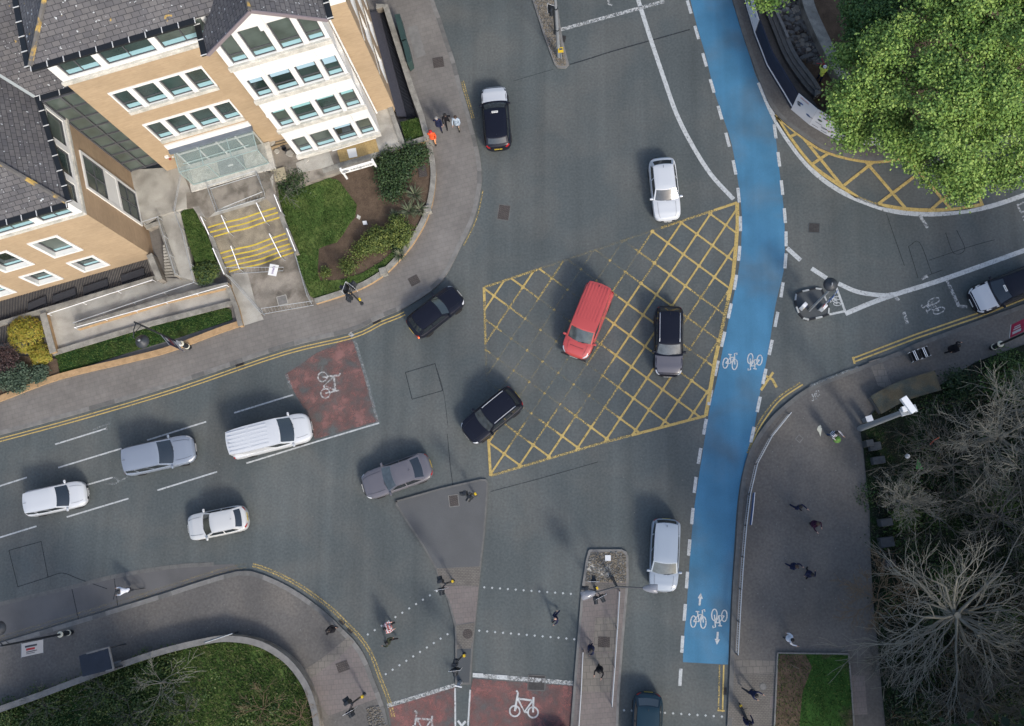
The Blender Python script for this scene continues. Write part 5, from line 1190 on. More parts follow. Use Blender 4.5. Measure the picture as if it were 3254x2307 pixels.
    q = MB(); q.tube([(xr+.25, 0, rz+.05), (xr+.12, 0, rz+.16)], .012, 5); q.build('aerial', M_['trim'], r)
    q = MB(); 
    for sg in (-1, 1): q.tube([cab('f', .15*sg+.1, .04)+Vector((.02, 0, .015)), cab('f', .15*sg+.55, .10)+Vector((.02, 0, .015))], .010, 4)
    q.build('wipers', M_['trim'], r)
    if extra: extra(r, dict(xw=xw, xf=xf, xr=xr, xb=xb, rz=rz, h=h, wr=wr, W=W, zn=zn))
    return r
def thing_empty(name, parent, loc):
    o = bpy.data.objects.new(name, None); COL.objects.link(o); o.location = loc; o.parent = parent; o.empty_display_size = .2; return o
def taxi_plate(x):
    def f(r, k):
        q = MB(); q.box((x, 0, k['rz']+.075), (.13, .42, .03)); s = q.build('roof_plate', M_['plate_w'], r)
        q = MB()
        for i in range(5): q.box((x, -.14+.07*i, k['rz']+.092), (.06, .035, .004))
        q.build('characters', M_['plate_ink'], s)
    return f
vehicle('black_car', 'black car with a white bonnet driving away near the office pavement', 'car', (1576, 374), (-16, -214), 4.45, 1.82, 1.55, P_BLACK, 'suv', bonnet=P_WHITE, wglass='car_glass_pale', extra=taxi_plate(.05))
vehicle('white_hatchback', 'white hatchback driving down beside the blue cycle lane', 'car', (2112, 600), (22, 194), 4.25, 1.80, 1.46, P_WHITE, 'hatch', wglass='car_glass_pale')
def van_extra(r, k):
    q = MB()
    for i in range(14): q.box((k['xw']+.30, -.42+.065*i, 1.115), (.06, .03, .03))
    q.build('bonnet_vent', M_['trim'], r)
    q = MB(); q.box((k['h']-.03, 0, .45), (.10, k['W']*.88, .22)); q.build('bumper', M_['trim'], r, bevel=.03)
vehicle('red_van', 'red panel van crossing the yellow box junction', 'van', (1866, 1022), (-90, 226), 4.85, 1.93, 1.95, P_RED, 'van', ribs=7, wglass='car_glass_pale', rearglass=False, extra=van_extra)
vehicle('black_suv', 'black car with a silver grey bonnet and silver roof rails on the yellow box', 'car', (2125, 1084), (-3, 227), 4.5, 1.82, 1.66, P_BLACK, 'suv', bonnet=P_GREY, rails=M_['rail_chrome'], wglass='car_glass_pale')
def lit_lamp(r, k):
    q = MB(); q.lathe((-k['h']+.09, -k['W']*.40, .83), [(.005, 0), (.055, .01), (.04, .04), (.002, .05)], 10, axis=(-.6, -.5, .6))
    m = bpy.data.materials.new('brake_glow'); m.use_nodes = True; bb = m.node_tree.nodes['Principled BSDF']; bb.inputs['Emission Color'].default_value = (1, .12, .03, 1); bb.inputs['Emission Strength'].default_value = 2.2; bb.inputs['Base Color'].default_value = (.4, .02, .01, 1)
    q.build('brake_lamp', m, r)
vehicle('black_hatchback', 'black rounded hatchback turning left beside the office corner', 'car', (1383, 990), (148, -118), 3.95, 1.76, 1.46, P_BLACK, 'mini', rails=None, extra=lit_lamp)
vehicle('black_jeep', 'black boxy car with roof rails turning across the left of the yellow box', 'car', (1563, 1320), (-150, 122), 4.15, 1.84, 1.70, P_BLACK, 'suv', rails=M_['rail_chrome'], wglass='car_glass_pale')
vehicle('grey_saloon', 'grey brown saloon car driving left above the triangular island', 'car', (1260, 1512), (-212, 76), 4.6, 1.85, 1.44, P_GREY, 'saloon', wglass='car_glass_pale')
vehicle('white_van', 'white panel van with ribbed roof waiting at the red cycle box', 'van', (862, 1384), (262, -66), 5.3, 1.96, 1.97, P_WHITE, 'van', ribs=6, rearglass=False)
vehicle('silver_people_carrier', 'silver blue people carrier waiting behind the white van', 'car', (504, 1446), (240, -53), 4.8, 1.92, 1.72, P_SILVER, 'estate')
vehicle('white_estate', 'white car with dark windscreen waiting last in the left hand queue', 'car', (178, 1584), (196, -42), 4.05, 1.72, 1.62, P_WHITE, 'mpv')
vehicle('white_small_car', 'small off white car with dark rear window driving left below the queue', 'car', (690, 1661), (-201, 41), 3.95, 1.70, 1.43, P_OFFW, 'hatch')
vehicle('silver_mpv', 'pale silver people carrier facing down beside the lower blue lane', 'car', (2112, 1764), (-11, 236), 4.4, 1.80, 1.65, P_SILVER2, 'mpv', wglass='car_glass_pale')
vehicle('dark_car', 'dark teal car cut off by the bottom edge beside the cobbled island', 'car', (2056, 2322), (-8, 220), 4.4, 1.80, 1.5, P_TEAL, 'hatch')
vehicle('black_taxi_car', 'black car with white bonnet at the right edge by the pavement', 'car', (3200, 917), (-208, 83), 4.6, 1.85, 1.5, P_BLACK, 'hatch', bonnet=P_WHITE, wglass='car_glass', extra=taxi_plate(.45))
vehicle('black_car', 'dark car just below the frame at the lower red cycle box', 'car', (1765, 2440), (4, -200), 4.4, 1.8, 1.5, P_BLACK, 'hatch')
# ================================================================ street furniture
M_['black_metal'] = mat('black_metal', (.014, .017, .021), .45); M_['pole_grey'] = mat('pole_grey', (.25, .27, .29), .5, metal=.3); M_['pole_dark'] = mat('pole_dark', (.03, .034, .04), .5)
M_['signal_yellow'] = mat('signal_yellow', (.55, .38, .02), .5); M_['lens'] = mat('lens', (.06, .02, .02), .3); M_['sign_white'] = mat('sign_white', (.62, .63, .64), .5)
M_['backboard'] = mat('backboard', (.02, .022, .026), .6); M_['cabinet'] = mat('cabinet', (.028, .055, .05), .55, .15, 3); M_['cream'] = mat('cream', (.55, .53, .42), .5)
def aim(a, b):
    p, q = G(*a), G(*b); return math.atan2(q.y-p.y, q.x-p.x)
def signal(label, base, heads, h=3.3, z=PAVZ, button=True, name='traffic_signal', board=()):
    """pole with heads: (offset pixel direction, height, facing pixel direction, with backboard)"""
    p = G(*base, z); t = thing(name, label, 'traffic light', p)
    b = MB(); b.tube([(0, 0, 0), (0, 0, h)], .057, 10); b.lathe((0, 0, 0), [(.12, 0), (.1, .05), (.06, .07)], 10); b.build('pole', M_['black_metal'], t)
    for i, (off, hz, face, bd) in enumerate(heads):
        a = math.atan2(-face[1], face[0]); ca, sa = math.cos(a), math.sin(a); F_ = Vector((ca, sa, 0)); S_ = Vector((-sa, ca, 0))
        o_ = Vector((off[0], off[1], hz)); R = Matrix.Rotation(a, 3, 'Z')
        b = MB(); b.bar((0, 0, hz+.2), o_+Vector((0, 0, .2))-F_*.05, .04); b.bar((0, 0, hz-.2), o_+Vector((0, 0, -.2))-F_*.05, .04); b.build('bracket', M_['black_metal'], t)
        b = MB(); b.box(o_, (.2, .30, .92), R)
        hd = b.build('signal_head', M_['black_metal'], t, bevel=.03)
        for k in range(3):
            c = o_+F_*.10+Vector((0, 0, .29-.29*k)); b = MB(); n = 10
            ring = [(c+S_*.115*math.cos(math.pi*j/n)+Vector((0, 0, .115*math.sin(math.pi*j/n)))) for j in range(n+1)]
            b.grid([[q, q+F_*.22-Vector((0, 0, .03))] for q in ring]); b.build('hood', M_['black_metal'], hd)
            b = MB(); b.lathe(c, [(.1, 0), (.09, .015), (.02, .02)], 12, axis=F_); b.build('lens', M_['lens'], hd)
        if bd:
            b = MB(); b.box(o_-F_*.02, (.012, .62, 1.15), R); b.mat(1)
            for s in (-1, 1): b.box(o_-F_*.02+S_*.32*s, (.014, .03, 1.17), R)
            b.box(o_-F_*.02+Vector((0, 0, .585)), (.014, .62, .03), R); b.build('backboard', [M_['backboard'], M_['sign_white']], t)
    if button:
        b = MB(); b.box((.12, .03, 1.1), (.12, .16, .26), .4); b.build('push_button_unit', M_['signal_yellow'], t, bevel=.01)
    return t
signal('twin headed signal with yellow unit at the office pavement corner', (1150, 965), [((-.35, .25), 3.0, (-.9, -.3), 1), ((.05, .42), 3.0, (.6, -.8), 1), ((-.1, -.25), 3.0, (-.2, .9), 0)], 3.6)
signal('single black signal by the square cover on the triangular island', (1511, 1573), [((-.28, .0), 2.9, (-1, .1), 0), ((-.05, -.2), 2.4, (-.5, .8), 0)], 3.3)
signal('signal with yellow button where the triangular island narrows', (1440, 1846), [((-.35, .12), 3.0, (-.3, -1), 0), ((-.28, -.35), 3.0, (.15, 1), 1)], 3.4)
signal('dark signal at the narrow tail of the triangular island', (1476, 2078), [((-.2, -.25), 2.9, (.2, -1), 0), ((-.15, -.55), 3.0, (.1, 1), 1)], 3.4)
signal('signal with yellow unit near the cobbles at the bottom left crossing', (1158, 2206), [((-.3, .0), 3.0, (-.6, -.8), 0), ((-.15, -.5), 3.0, (.5, .9), 1)], 3.4)
signal('cluster of four signal heads on the cobbled island under the lamp', (1891, 1867), [((-.1, .55), 3.0, (0, -1), 1), ((-.5, .1), 3.0, (-1, -.1), 0), ((0, -.45), 3.0, (.1, 1), 0), ((.35, -.35), 3.0, (.5, 1), 1)], 3.7)
signal('signal on the top central reservation beside the tall lamp post', (1764, 105), [((-.1, .05), 2.9, (-.4, 1), 1)], 3.4, button=False)
def bollard(label, c, kind='keep', z=PAVZ):
    p = G(*c, z); t = thing('bollard', label, 'bollard', p, aim(c, (c[0]+8, c[1]+7)))
    b = MB(); prof = []
    n = 10
    out = [(-.2, 0), (.2, 0), (.2, .75)]+[(.2*math.cos(math.pi*i/n), .75+.2*math.sin(math.pi*i/n)) for i in range(1, n)]+[(-.2, .75)]
    P0 = [Vector((-.12, y, zz)) for y, zz in out]; P1 = [Vector((.12, y*.9, zz*.98)) for y, zz in out]; k = len(out)
    b.add(P0+P1, [list(range(k))[::-1], [k+i for i in range(k)]]+[[i, (i+1) % k, k+(i+1) % k, k+i] for i in range(k)]); b.build('shell', M_['sign_white'], t, fix=True, bevel=.03)
    if kind == 'yellow':
        b = MB(); b.box((.125, 0, .42), (.01, .32, .5)); b.build('yellow_panel', M_['signal_yellow'], t)
        b = MB(); b.lathe((.125, 0, .76), [(.12, 0), (.12, .01), (.001, .012)], 16, axis=(1, 0, 0)); b.build('blue_disc', mat('sign_blue', (.02, .07, .30), .5), t)
    else:
        b = MB(); b.box((.125, 0, .42), (.01, .3, .5)); b.build('grey_panel', mat('bollard_panel', (.4, .41, .38), .5), t)
    return t
bollard('white bollard with yellow panel on the black and white kerbed island', (2549, 978), 'yellow'); bollard('plain white bollard on the black and white kerbed island', (2612, 982), 'plain')
b = MB(); p = G(1783, 186, PAVZ); t = thing('push_button_post', 'short post with yellow push button box at the reservation tip', 'post', p)
b.tube([(0, 0, 0), (0, 0, 1.1)], .05, 8); b.build('post', M_['pole_grey'], t); b = MB(); b.box((0, .0, 1.2), (.36, .25, .3), .1); b.build('yellow_box', M_['signal_yellow'], t, bevel=.02)
b = MB(); b.box((.02, -.02, 1.352), (.22, .12, .01), .1); b.build('panel', M_['ink'], t)
p = G(1463, 2168, .14); t = thing('bollard', 'short pale grey bollard at the very tail of the island', 'bollard', p); b = MB(); b.lathe((0, 0, 0), [(.13, 0), (.12, .7), (.09, .82), (.02, .86)], 14); b.build('shell', M_['pole_grey'], t, sm=True); b = MB(); b.box((0, -.1, .9), (.42, .06, .2), -.2); b.build('sign_top', M_['sign_white'], t)
# lamp posts --------------------------------------------------------------------
def lamp_collars(t, h0=1.2):
    b = MB(); b.lathe((0, 0, 0), [(.16, 0), (.16, .9), (.11, 1.0), (.11, 1.25), (.08, 1.3)], 14); b.build('base', M_['black_metal'], t, sm=True)
    for z in (1.28, .35):
        b = MB(); b.lathe((0, 0, z), [(.17, 0), (.19, .04), (.19, .1), (.16, .13)], 14); b.build('collar', M_['cream'], t, sm=True)
def dome_lamp(label, base, h, dome_px, dome_h, banner=None, dome_r=.42, z=PAVZ, collars=True, m='black_metal'):
    p = G(*base, z); t = thing('street_lamp', label, 'street lamp', p)
    b = MB(); b.tube([(0, 0, 0), (0, 0, h*.5), (0, 0, h)], [.08, .065, .05], 10); b.build('pole', M_[m], t)
    if collars: lamp_collars(t)
    d = G(*dome_px, dome_h)-p
    b = MB(); b.tube([(0, 0, h-.2), (d.x*.5, d.y*.5, h-.05), (d.x, d.y, h-.15), (d.x, d.y, d.z+.3)], .03, 6); b.tube([(0, 0, h-.9), (d.x*.7, d.y*.7, h-.2)], .02, 6); b.build('bracket', M_[m], t)
    b = MB(); b.lathe((d.x, d.y, d.z), [(dome_r, -.12), (dome_r*.97, -.04), (dome_r*.7, .1), (dome_r*.3, .2), (.1, .24), (.08, .34), (.02, .36)], 20); b.build('lamp_shade', M_['pole_dark'], t, sm=True)
    b = MB(); b.lathe((d.x, d.y, d.z), [(.08, .30), (.09, .36), (.04, .44), (.01, .45)], 10); b.build('lamp_cap', M_['pole_grey'], t)
    if banner:
        q = banner['quad'](p); col = banner['col']; bn = MB(); bn.add([q[0], q[1], q[2], q[3]]+[v+Vector((.012, .012, 0)) for v in q], [[0, 1, 2, 3], [7, 6, 5, 4], [0, 4, 5, 1], [1, 5, 6, 2], [2, 6, 7, 3], [3, 7, 4, 0]])
        o = bn.build('banner', col, t)
        for k in (0, 3):
            b = MB(); a_ = q[k] if k == 0 else q[3]; c_ = q[1] if k == 0 else q[2]; b.tube([Vector((0, 0, a_.z)), c_+(c_-a_)*.05], .02, 6); b.build('banner_arm', M_['pole_grey'], t)
        banner['deco'](o, q)
    return t
def side_banner(d, z0, z1, w, gap=.12):
    d = Vector(d).normalized()
    return lambda p: [d*gap+Vector((0, 0, z1)), d*(gap+w)+Vector((0, 0, z1)), d*(gap+w)+Vector((0, 0, z0)), d*gap+Vector((0, 0, z0))]
def stripes(o, q, rows, face):
    """printed bars on a banner: (x0, x1, y0, y1, material) in 0..1"""
    ax = q[1]-q[0]; ay = q[3]-q[0]; n = ax.cross(ay).normalized()*face
    for x0, x1, y0, y1, m in rows:
            b = MB(); b.quad(*[q[0]+ax*x+ay*y+n*.022 for x, y in ((x0, y0), (x1, y0), (x1, y1), (x0, y1))]); b.build('print', M_[m], o)
M_['banner_navy'] = mat('banner_navy', (.03, .03, .07), .6); M_['banner_white'] = mat('banner_white', (.55, .55, .57), .6); M_['banner_red'] = mat('banner_red', (.42, .02, .07), .6)
L1 = G(602, 1104, 0); dr = (G(650, 1240)-L1); dr.normalize()
def deco1(o, q): stripes(o, q, [(.05, .95, .72, .97, 'banner_white'), (.12, .5, .1, .3, 'banner_white'), (.12, .8, .36, .42, 'red_ink'), (.12, .7, .46, .5, 'red_ink'), (.12, .75, .55, .58, 'banner_white'), (.12, .6, .61, .64, 'banner_white')], 1); stripes(o, q, [(.05, .95, .72, .97, 'banner_white'), (.12, .8, .36, .42, 'red_ink'), (.12, .5, .1, .3, 'banner_white')], -1)
dome_lamp('black ornate lamp with hanging dome and navy banner before the ramp', (602, 1104), 8.0, (450, 1084), 6.9, dict(quad=side_banner((dr.x*.8+.35, dr.y*.8, 0), 2.3, 4.5, .8), col=M_['banner_navy'], deco=deco1))
tl = [o for o in bpy.data.objects if o.name == 'street_lamp'][0]
b = MB(); b.box((.12, -.1, 2.0), (.08, .3, .6), .5); b.build('notice_plate', M_['sign_white'], tl)
L2d = (G(60, 2180)-G(60, 2100)).normalized()
def deco2(o, q):
    for f in (1, -1): stripes(o, q, [(.42, .58, .2, .6, 'red_ink'), (.2, .34, .15, .7, 'ink'), (.66, .72, .2, .7, 'ink'), (.80, .84, .2, .6, 'ink')], f)
dome_lamp('black banner lamp leaning out of frame by the bottom left kerb', (227, 2009), 7.6, (-6, 1997), 6.9, dict(quad=side_banner(L2d, 3.3, 5.6, .75), col=M_['banner_white'], deco=deco2))
L3d = (G(3160, 1030)-G(3151, 1106)).normalized()
def deco3(o, q):
    for f in (1, -1): stripes(o, q, [(.15, .35, .2, .8, 'banner_white'), (.45, .55, .25, .75, 'banner_white'), (.62, .70, .3, .7, 'banner_white'), (.0, 1, .94, 1, 'banner_white')], f)
dome_lamp('lamp post with red banner at the right edge above the park', (3151, 1106), 8.0, (3420, 960), 6.9, dict(quad=side_banner(L3d, 2.6, 4.6, .8), col=M_['banner_red'], deco=deco3))
p = G(1776, 180, PAVZ); t = thing('street_lamp', 'tall tapering grey lamp post on the top central reservation', 'street lamp', p)
b = MB(); b.tube([(0, 0, 0), (0, 0, 2.6), (0, 0, 9.5)], [.14, .11, .06], 12); b.build('pole', M_['pole_grey'], t, sm=True)
for z in (3.6, 6.2): b = MB(); b.lathe((0, 0, z), [(.13, 0), (.14, .06), (.12, .1)], 12); b.build('band', M_['black_metal'], t)
b = MB(); b.tube([(0, 0, 9.5), (.3, .4, 9.7), (1.0, 1.2, 9.75)], [.06, .05, .04], 8); b.build('arm', M_['pole_grey'], t); b = MB(); b.box((1.3, 1.5, 9.75), (.7, .3, .16), .85); b.build('lamp_head', M_['pole_grey'], t, bevel=.04)
p = G(1947, 1838, PAVZ); t = thing('street_lamp', 'twin armed lamp with two frosted heads over the cobbled island', 'street lamp', p)
b = MB(); b.tube([(0, 0, 0), (0, 0, 1.4), (0, 0, 9.2)], [.12, .09, .06], 12); b.build('pole', M_['pole_dark'], t, sm=True)
HL, HR = G(1868, 1889, 9.3)-p, G(2068, 1870, 9.3)-p
b = MB(); b.tube([HL, Vector((0, 0, 9.25)), HR], .04, 8); b.build('cross_arm', M_['pole_dark'], t)
frost = clearglass('frosted_glass', (.22, .23, .26), .7)
for q in (HL, HR):
    d = Vector((q.x, q.y, 0)).normalized(); s = Vector((-d.y, d.x, 0)); b = MB(); R_ = []
    for i, (u, w, hh) in enumerate(((-.42, .06, .05), (-.25, .17, .16), (0, .225, .2), (.3, .24, .2), (.36, .23, .12))):
        R_.append([q+d*u+s*w*math.cos(a)+Vector((0, 0, hh*math.sin(a))) for a in [2*math.pi*k/12 for k in range(13)]])
    b.grid(R_); b.build('lamp_head', frost, t, sm=True)
    b = MB(); b.bar(q-d*.4, q+d*.1, .12, .08); b.build('lamp_gear', M_['pole_grey'], t)
# small island with lamp and signs
IS3 = [(2530, 934), (2545.5, 927), (2603, 914), (2611, 918), (2617, 935), (2631, 968), (2636, 987.5), (2633, 999), (2621, 1004.6), (2574, 1015), (2558.6, 1017.7), (2545.5, 1004.6), (2536, 991.5), (2527, 962.7), (2528, 942)]
w = GG(IS3, PAVZ); b = MB(); b.prism(w, -.01); o3 = struct(b.build('traffic_island', M_['asphalt_dark']))
M_['kerb_white'] = mat('kerb_white', (.36, .37, .36), .7, .2, 6); ring = resample(w+[w[0]], .42); kw, kb = MB(), MB()
for i in range(len(ring)-1): (kw if i % 2 else kb).wall([ring[i], ring[i+1]], .10, 0, PAVZ+.05)
kw.build('white_kerb', M_['kerb_white'], o3); kb.build('black_kerb', M_['trim'], o3)
p = G(2572, 986, PAVZ); t = thing('street_lamp', 'grey lamp post with dark dome on the black and white kerbed island', 'street lamp', p)
b = MB(); b.tube([(0, 0, 0), (0, 0, 5.4)], [.09, .06], 10); b.build('pole', M_['pole_grey'], t); d = G(2640, 903, 5.7)-p
b = MB(); b.tube([(0, 0, 5.4), (d.x*.6, d.y*.6, 5.9), (d.x, d.y, 5.95)], .03, 6); b.build('bracket', M_['pole_grey'], t)
b = MB(); b.lathe((d.x, d.y, 5.6), [(.42, -.1), (.4, -.02), (.28, .12), (.1, .2), (.03, .26)], 20); b.build('lamp_shade', M_['pole_dark'], t, sm=True)
p = G(2600, 985, PAVZ); t = thing('sign_post', 'post with blue and red backed sign plates on the kerbed island', 'sign', p)
b = MB(); b.tube([(0, 0, 0), (0, 0, 4.4)], .045, 8); b.build('pole', M_['pole_grey'], t); M_['sign_blue'] = mat('sign_blue', (.05, .11, .30), .5); M_['sign_red'] = mat('sign_red', (.40, .03, .04), .5)
for z, m, s in ((3.9, 'sign_blue', .5), (3.2, 'sign_blue', .5), (2.5, 'sign_white', .55), (1.7, 'sign_red', .4)):
    b = MB(); b.box((.05, .02, z), (.03, .6, s), 2.5); b.build('sign_plate', M_[m], t)
# CCTV column, cabinet
p = G(2733, 1362, PAVZ); t = thing('camera_column', 'thick grey column with white camera housing at the park edge', 'camera', p)
b = MB(); b.tube([(0, 0, 0), (0, 0, 8.9)], [.19, .14], 14); b.build('column', M_['pole_grey'], t, sm=True)
b = MB(); b.box((.1, .03, 9.0), (.9, .42, .12), .3); b.build('platform', M_['pole_grey'], t, bevel=.03)
b = MB(); b.box((.0, .28, 9.35), (.95, .34, .32), -1.0); b.build('camera_housing', M_['sign_white'], t, bevel=.03); b = MB(); b.box((-.1, .1, 9.2), (.4, .3, .25), .3); b.build('camera_mount', M_['sign_white'], t, bevel=.02); b = MB(); b.box((.22, -.06, 9.33), (.2, .2, .2), -1.0); b.build('camera_window', M_['glass'], t)
p = G(2748, 1336, PAVZ); t = thing('equipment_cabinet', 'small pale grey cabinet beside the camera column foot', 'cabinet', p, .3); b = MB(); b.box((0, 0, .5), (.35, .3, 1.0)); b.build('case', M_['pole_grey'], t, bevel=.02); b = MB(); b.box((0, 0, 1.02), (.4, .36, .04)); b.build('lid', M_['sign_white'], t)
for i, (q, lb) in enumerate(((z3([(812, 115), (850, 108), (895, 290), (862, 300)]), 'larger green street cabinet beside the grating wall'), (z3([(865, 300), (900, 290), (935, 440), (905, 465)]), 'smaller green street cabinet nearer the pedestrians'))):
    P = GG(q, 1.25); P = [Vector((v.x, v.y, 0)) for v in P]; c = sum(P, Vector())/4; t = thing('street_cabinet', lb, 'cabinet', (c.x, c.y, PAVZ)); 
    b = MB(); b.prism([v-c for v in P], 0, 1.15); b.build('case', M_['cabinet'], t, bevel=.02); b = MB(); b.prism([(v-c)*1.06 for v in P], 1.152, 1.2); b.build('lid', M_['cabinet'], t, bevel=.01)
patch('concrete_cover', z3([(903, 200), (975, 182), (1040, 400), (965, 425)]), 'kerb', PAVZ+.004, PV1)
# guard rails ------------------------------------------------------------------
def guardrail(label, base, z=PAVZ, h=1.0, post=2.0, bal=.14, m='rail'):
    P = smooth(GG(base, z), 4) if len(base) > 2 else GG(base, z); P = resample(P, post); c = P[0]; t = thing('guard_rail', label, 'railing', c); P = [q-c for q in P]; up = Vector((0, 0, 1))
    b = MB(); b.tube([q+up*h for q in P], .03, 6); b.build('top_rail', M_[m], t)
    b = MB(); b.tube([q+up*.12 for q in P], .018, 5); b.tube([q+up*(h-.13) for q in P], .018, 5); 
    for q in resample(P, bal): b.tube([q+up*.12, q+up*(h-.13)], .008, 4, False)
    b.build('bars', M_[m], t)
    for q in P: b = MB(); b.tube([q, q+up*(h+.02)], .035, 6); b.build('post', M_['pole_dark'], t)
    return t
guardrail('long curved guard rail between plaza and blue cycle lane', [(2505, 1316), (2446, 1388), (2398, 1478), (2378, 1565), (2366, 1660), (2354, 1800), (2342, 2000), (2338, 2076)])
guardrail('guard rail along the right side of the cobbled island', [(1968, 1876), (1958, 2040), (1944, 2238)]); guardrail('guard rail along the lower left side of the island', [(1853, 2066), (1848, 2180), (1838, 2330)])
guardrail('short guard rail in front of the signals at the corner of bottom left wall', z_ := zm(0, 1607, K4, [(1535, 985), (1620, 960), (1735, 918)]), PAVZ, 1.0, 1.5)
b = MB(); q = GG(zm(2254, 1100, K4, [(332, 1065), (322, 1180), (308, 1300)]), 1.0); t = thing('rail_banner', 'long thin blue banner tied behind the curved guard rail', 'banner', (q[1].x, q[1].y, .3)); bpy.context.view_layer.update()
b.wall(q, .03, .3, 1.0); part(b.build('sheet', mat('banner_blue', (.06, .11, .24), .7)), t); b = MB(); b.tube(q, .02, 6); part(b.build('cord', M_['rail_white']), t)
# covers and drains
def cover(label, quad, m, z=.004, name='manhole_cover', cat='manhole', frame_=None):
    P = GG(quad, z); c = sum(P, Vector())/len(P); t = thing(name, label, cat, c); b = MB(); b.prism([p-c for p in P], -.02, .008); b.build('lid', M_[m], t)
    if frame_:
        b = MB(); R_ = [(p-c)*1.08 for p in P]; R_.append(R_[0])
        for i in range(len(P)): b.bar(R_[i]+Vector((0, 0, .004)), R_[i+1]+Vector((0, 0, .004)), .05, .014)
        b.build('frame', M_[frame_], t)
sqr = lambda x, y, w, h, a=-.27: [(x+(u*w*math.cos(a)-v*h*math.sin(a))/2, y+(u*w*math.sin(a)+v*h*math.cos(a))/2) for u, v in ((-1, -1), (1, -1), (1, 1), (-1, 1))]
cover('rectangular brick pattern cover in the road above the yellow box', sqr(1601, 675, 34, 44, .15), 'iron_brown', frame_='kerb_dark'); cover('dark square cover in the road beside the blue lane at right', sqr(2587, 724, 32, 28, .05), 'iron', frame_='asphalt_dark')
cover('brown square cover by the concrete plate on the top pavement', sqr(1393, 198, 34, 32, -.15), 'iron_brown', PAVZ+.003); cover('dark brown square cover near the office pavement corner', sqr(1316, 891, 32, 28, -.5), 'iron_brown', PAVZ+.003)
cover('dark square cover with pale frame on the triangular island', sqr(1442, 1591, 28, 34, -.12), 'iron_brown', PAVZ+.003, frame_='kerb'); cover('round dark cover on the narrow part of the island', [(1486+16*math.cos(i*.52), 2014+16*math.sin(i*.52)) for i in range(12)], 'iron_brown', PAVZ+.005)
cover('brown square cover on the bottom left crossing corner', sqr(1089, 2118, 38, 32, -.35), 'iron_brown', PAVZ+.006); cover('brown square cover on the pavers of the cobbled island', sqr(1919, 2040, 38, 34, .03), 'iron_brown', PAVZ+.006)
cover('pale round cover in the paving near the grass plot', [(2425+10*math.cos(i*.4), 2182+10*math.sin(i*.4)) for i in range(16)], 'kerb', PAVZ+.004, frame_='kerb_dark'); cover('faint square cover near the striped pedestrian', sqr(2540, 1394, 16, 16, .7), 'plaza', PAVZ+.003, frame_='kerb')
cover('small pale twin lid cover set in the cobbles', sqr(1932, 1773, 18, 18, 0), 'sign_white', PAVZ+.06); cover('white speckled square cover at the foot of the forecourt', sqr(897, 954, 28, 26, -.25), 'kerb', .14, frame_='concrete')
cover('worn square ironwork in the stop line at the bottom', sqr(1705, 2170, 50, 44, .05), 'iron', .012, frame_='kerb_dark')
def drain(label, x, y, a, w=26, h=16):
    P = GG(sqr(x, y, w, h, a), .006); c = sum(P, Vector())/4; t = thing('drain_grate', label, 'drain', c); b = MB(); b.prism([p-c for p in P], -.02, .0); b.build('well_shade', M_['well_dark'], t)  # dark fill stands for the shade inside the drain
    b = MB()
    for i in range(7): s = i/6; b.bar((P[0].lerp(P[1], s)-c)+Vector((0, 0, .004)), (P[3].lerp(P[2], s)-c)+Vector((0, 0, .004)), .025, .02)
    b.build('bars', M_['iron'], t)
drain('drain grate at the kerb behind the black hatchback', 1197, 1021, -.2); drain('drain grate beside the double yellow lines of the left pavement', 762, 1159, -.25); drain('drain grate below the white printed hoarding', 2546, 415, .55); drain('drain grate beside the short yellow lines at the bottom', 2303, 2196, 1.57, 22, 12)
drain('upper drain grate of the two at the crossing kerb', 1086, 1977, .75, 18, 12); drain('lower drain grate of the two at the crossing kerb', 1112, 2004, .75, 18, 12); drain('drain grate in the pavement edge beside the top road', 1453, 286, .15, 24, 22); drain('drain grate beside the tall lamp on the reservation', 1792, 123, .2, 10, 20)
# advertising boards on the right pavement
def aboard(label, quad_px, z0, z1, c, rot):
    p = G(*c, PAVZ); t = thing('pavement_sign', label, 'sign', p, rot)
    for s in (-1, 1):
        b = MB(); R_ = Matrix.Rotation(.22*s, 3, 'Y'); b.box((.13*s, 0, .5), (.03, .62, 1.0), R_); b.build('board', M_['backboard'], t)
        b = MB()
        for q, sz in (((.15*s, .30, .5), (.035, .04, 1.02)), ((.15*s, -.30, .5), (.035, .04, 1.02)), ((.15*s-.1*s, 0, 1.0), (.04, .62, .04))): b.box(q, sz, R_ if abs(q[1]) > .1 else None)
        b.build('edge_frame', M_['sign_white'], t)
    return t
aboard('black pavement sign with thick white edge, left of the two', None, 0, 1, (2893, 1138), .35); aboard('black pavement sign with white note, right of the two', None, 0, 1, (2922, 1128), .35)
# kiosk at the bottom left
SH = zm(0, 1607, K4, [(575, 1092), (795, 1030), (830, 1190), (600, 1245)]); P = GG(SH, 2.35); c = sum(P, Vector())/4; t = thing('bus_shelter', 'small dark roofed shelter with white frame against the curved wall', 'shelter', (c.x, c.y, PAVZ)); bpy.context.view_layer.update()
b = MB(); b.prism(P, 2.25); part(b.build('roof', mat('shelter_roof', (.012, .014, .02), .2, .3, 2, coat=.5)), t)
b = MB()
for i in (1, 2, 3): b.bar(P[i-1]+Vector((0, 0, .03)), P[i]+Vector((0, 0, .03)), .10, .08) if i == 2 else b.bar(P[i].lerp(P[i-1], .75 if i == 1 else .3) if i == 1 else P[i-1], P[i] if i == 1 else P[i-1].lerp(P[i], .25), .10, .08)
part(b.build('roof_edge', M_['kerb']), t)
for i in range(4): q = P[i].lerp(c, .06); b = MB(); b.tube([Vector((q.x, q.y, PAVZ)), Vector((q.x, q.y, 2.24))], .04, 8); part(b.build('post', M_['pole_dark']), t)
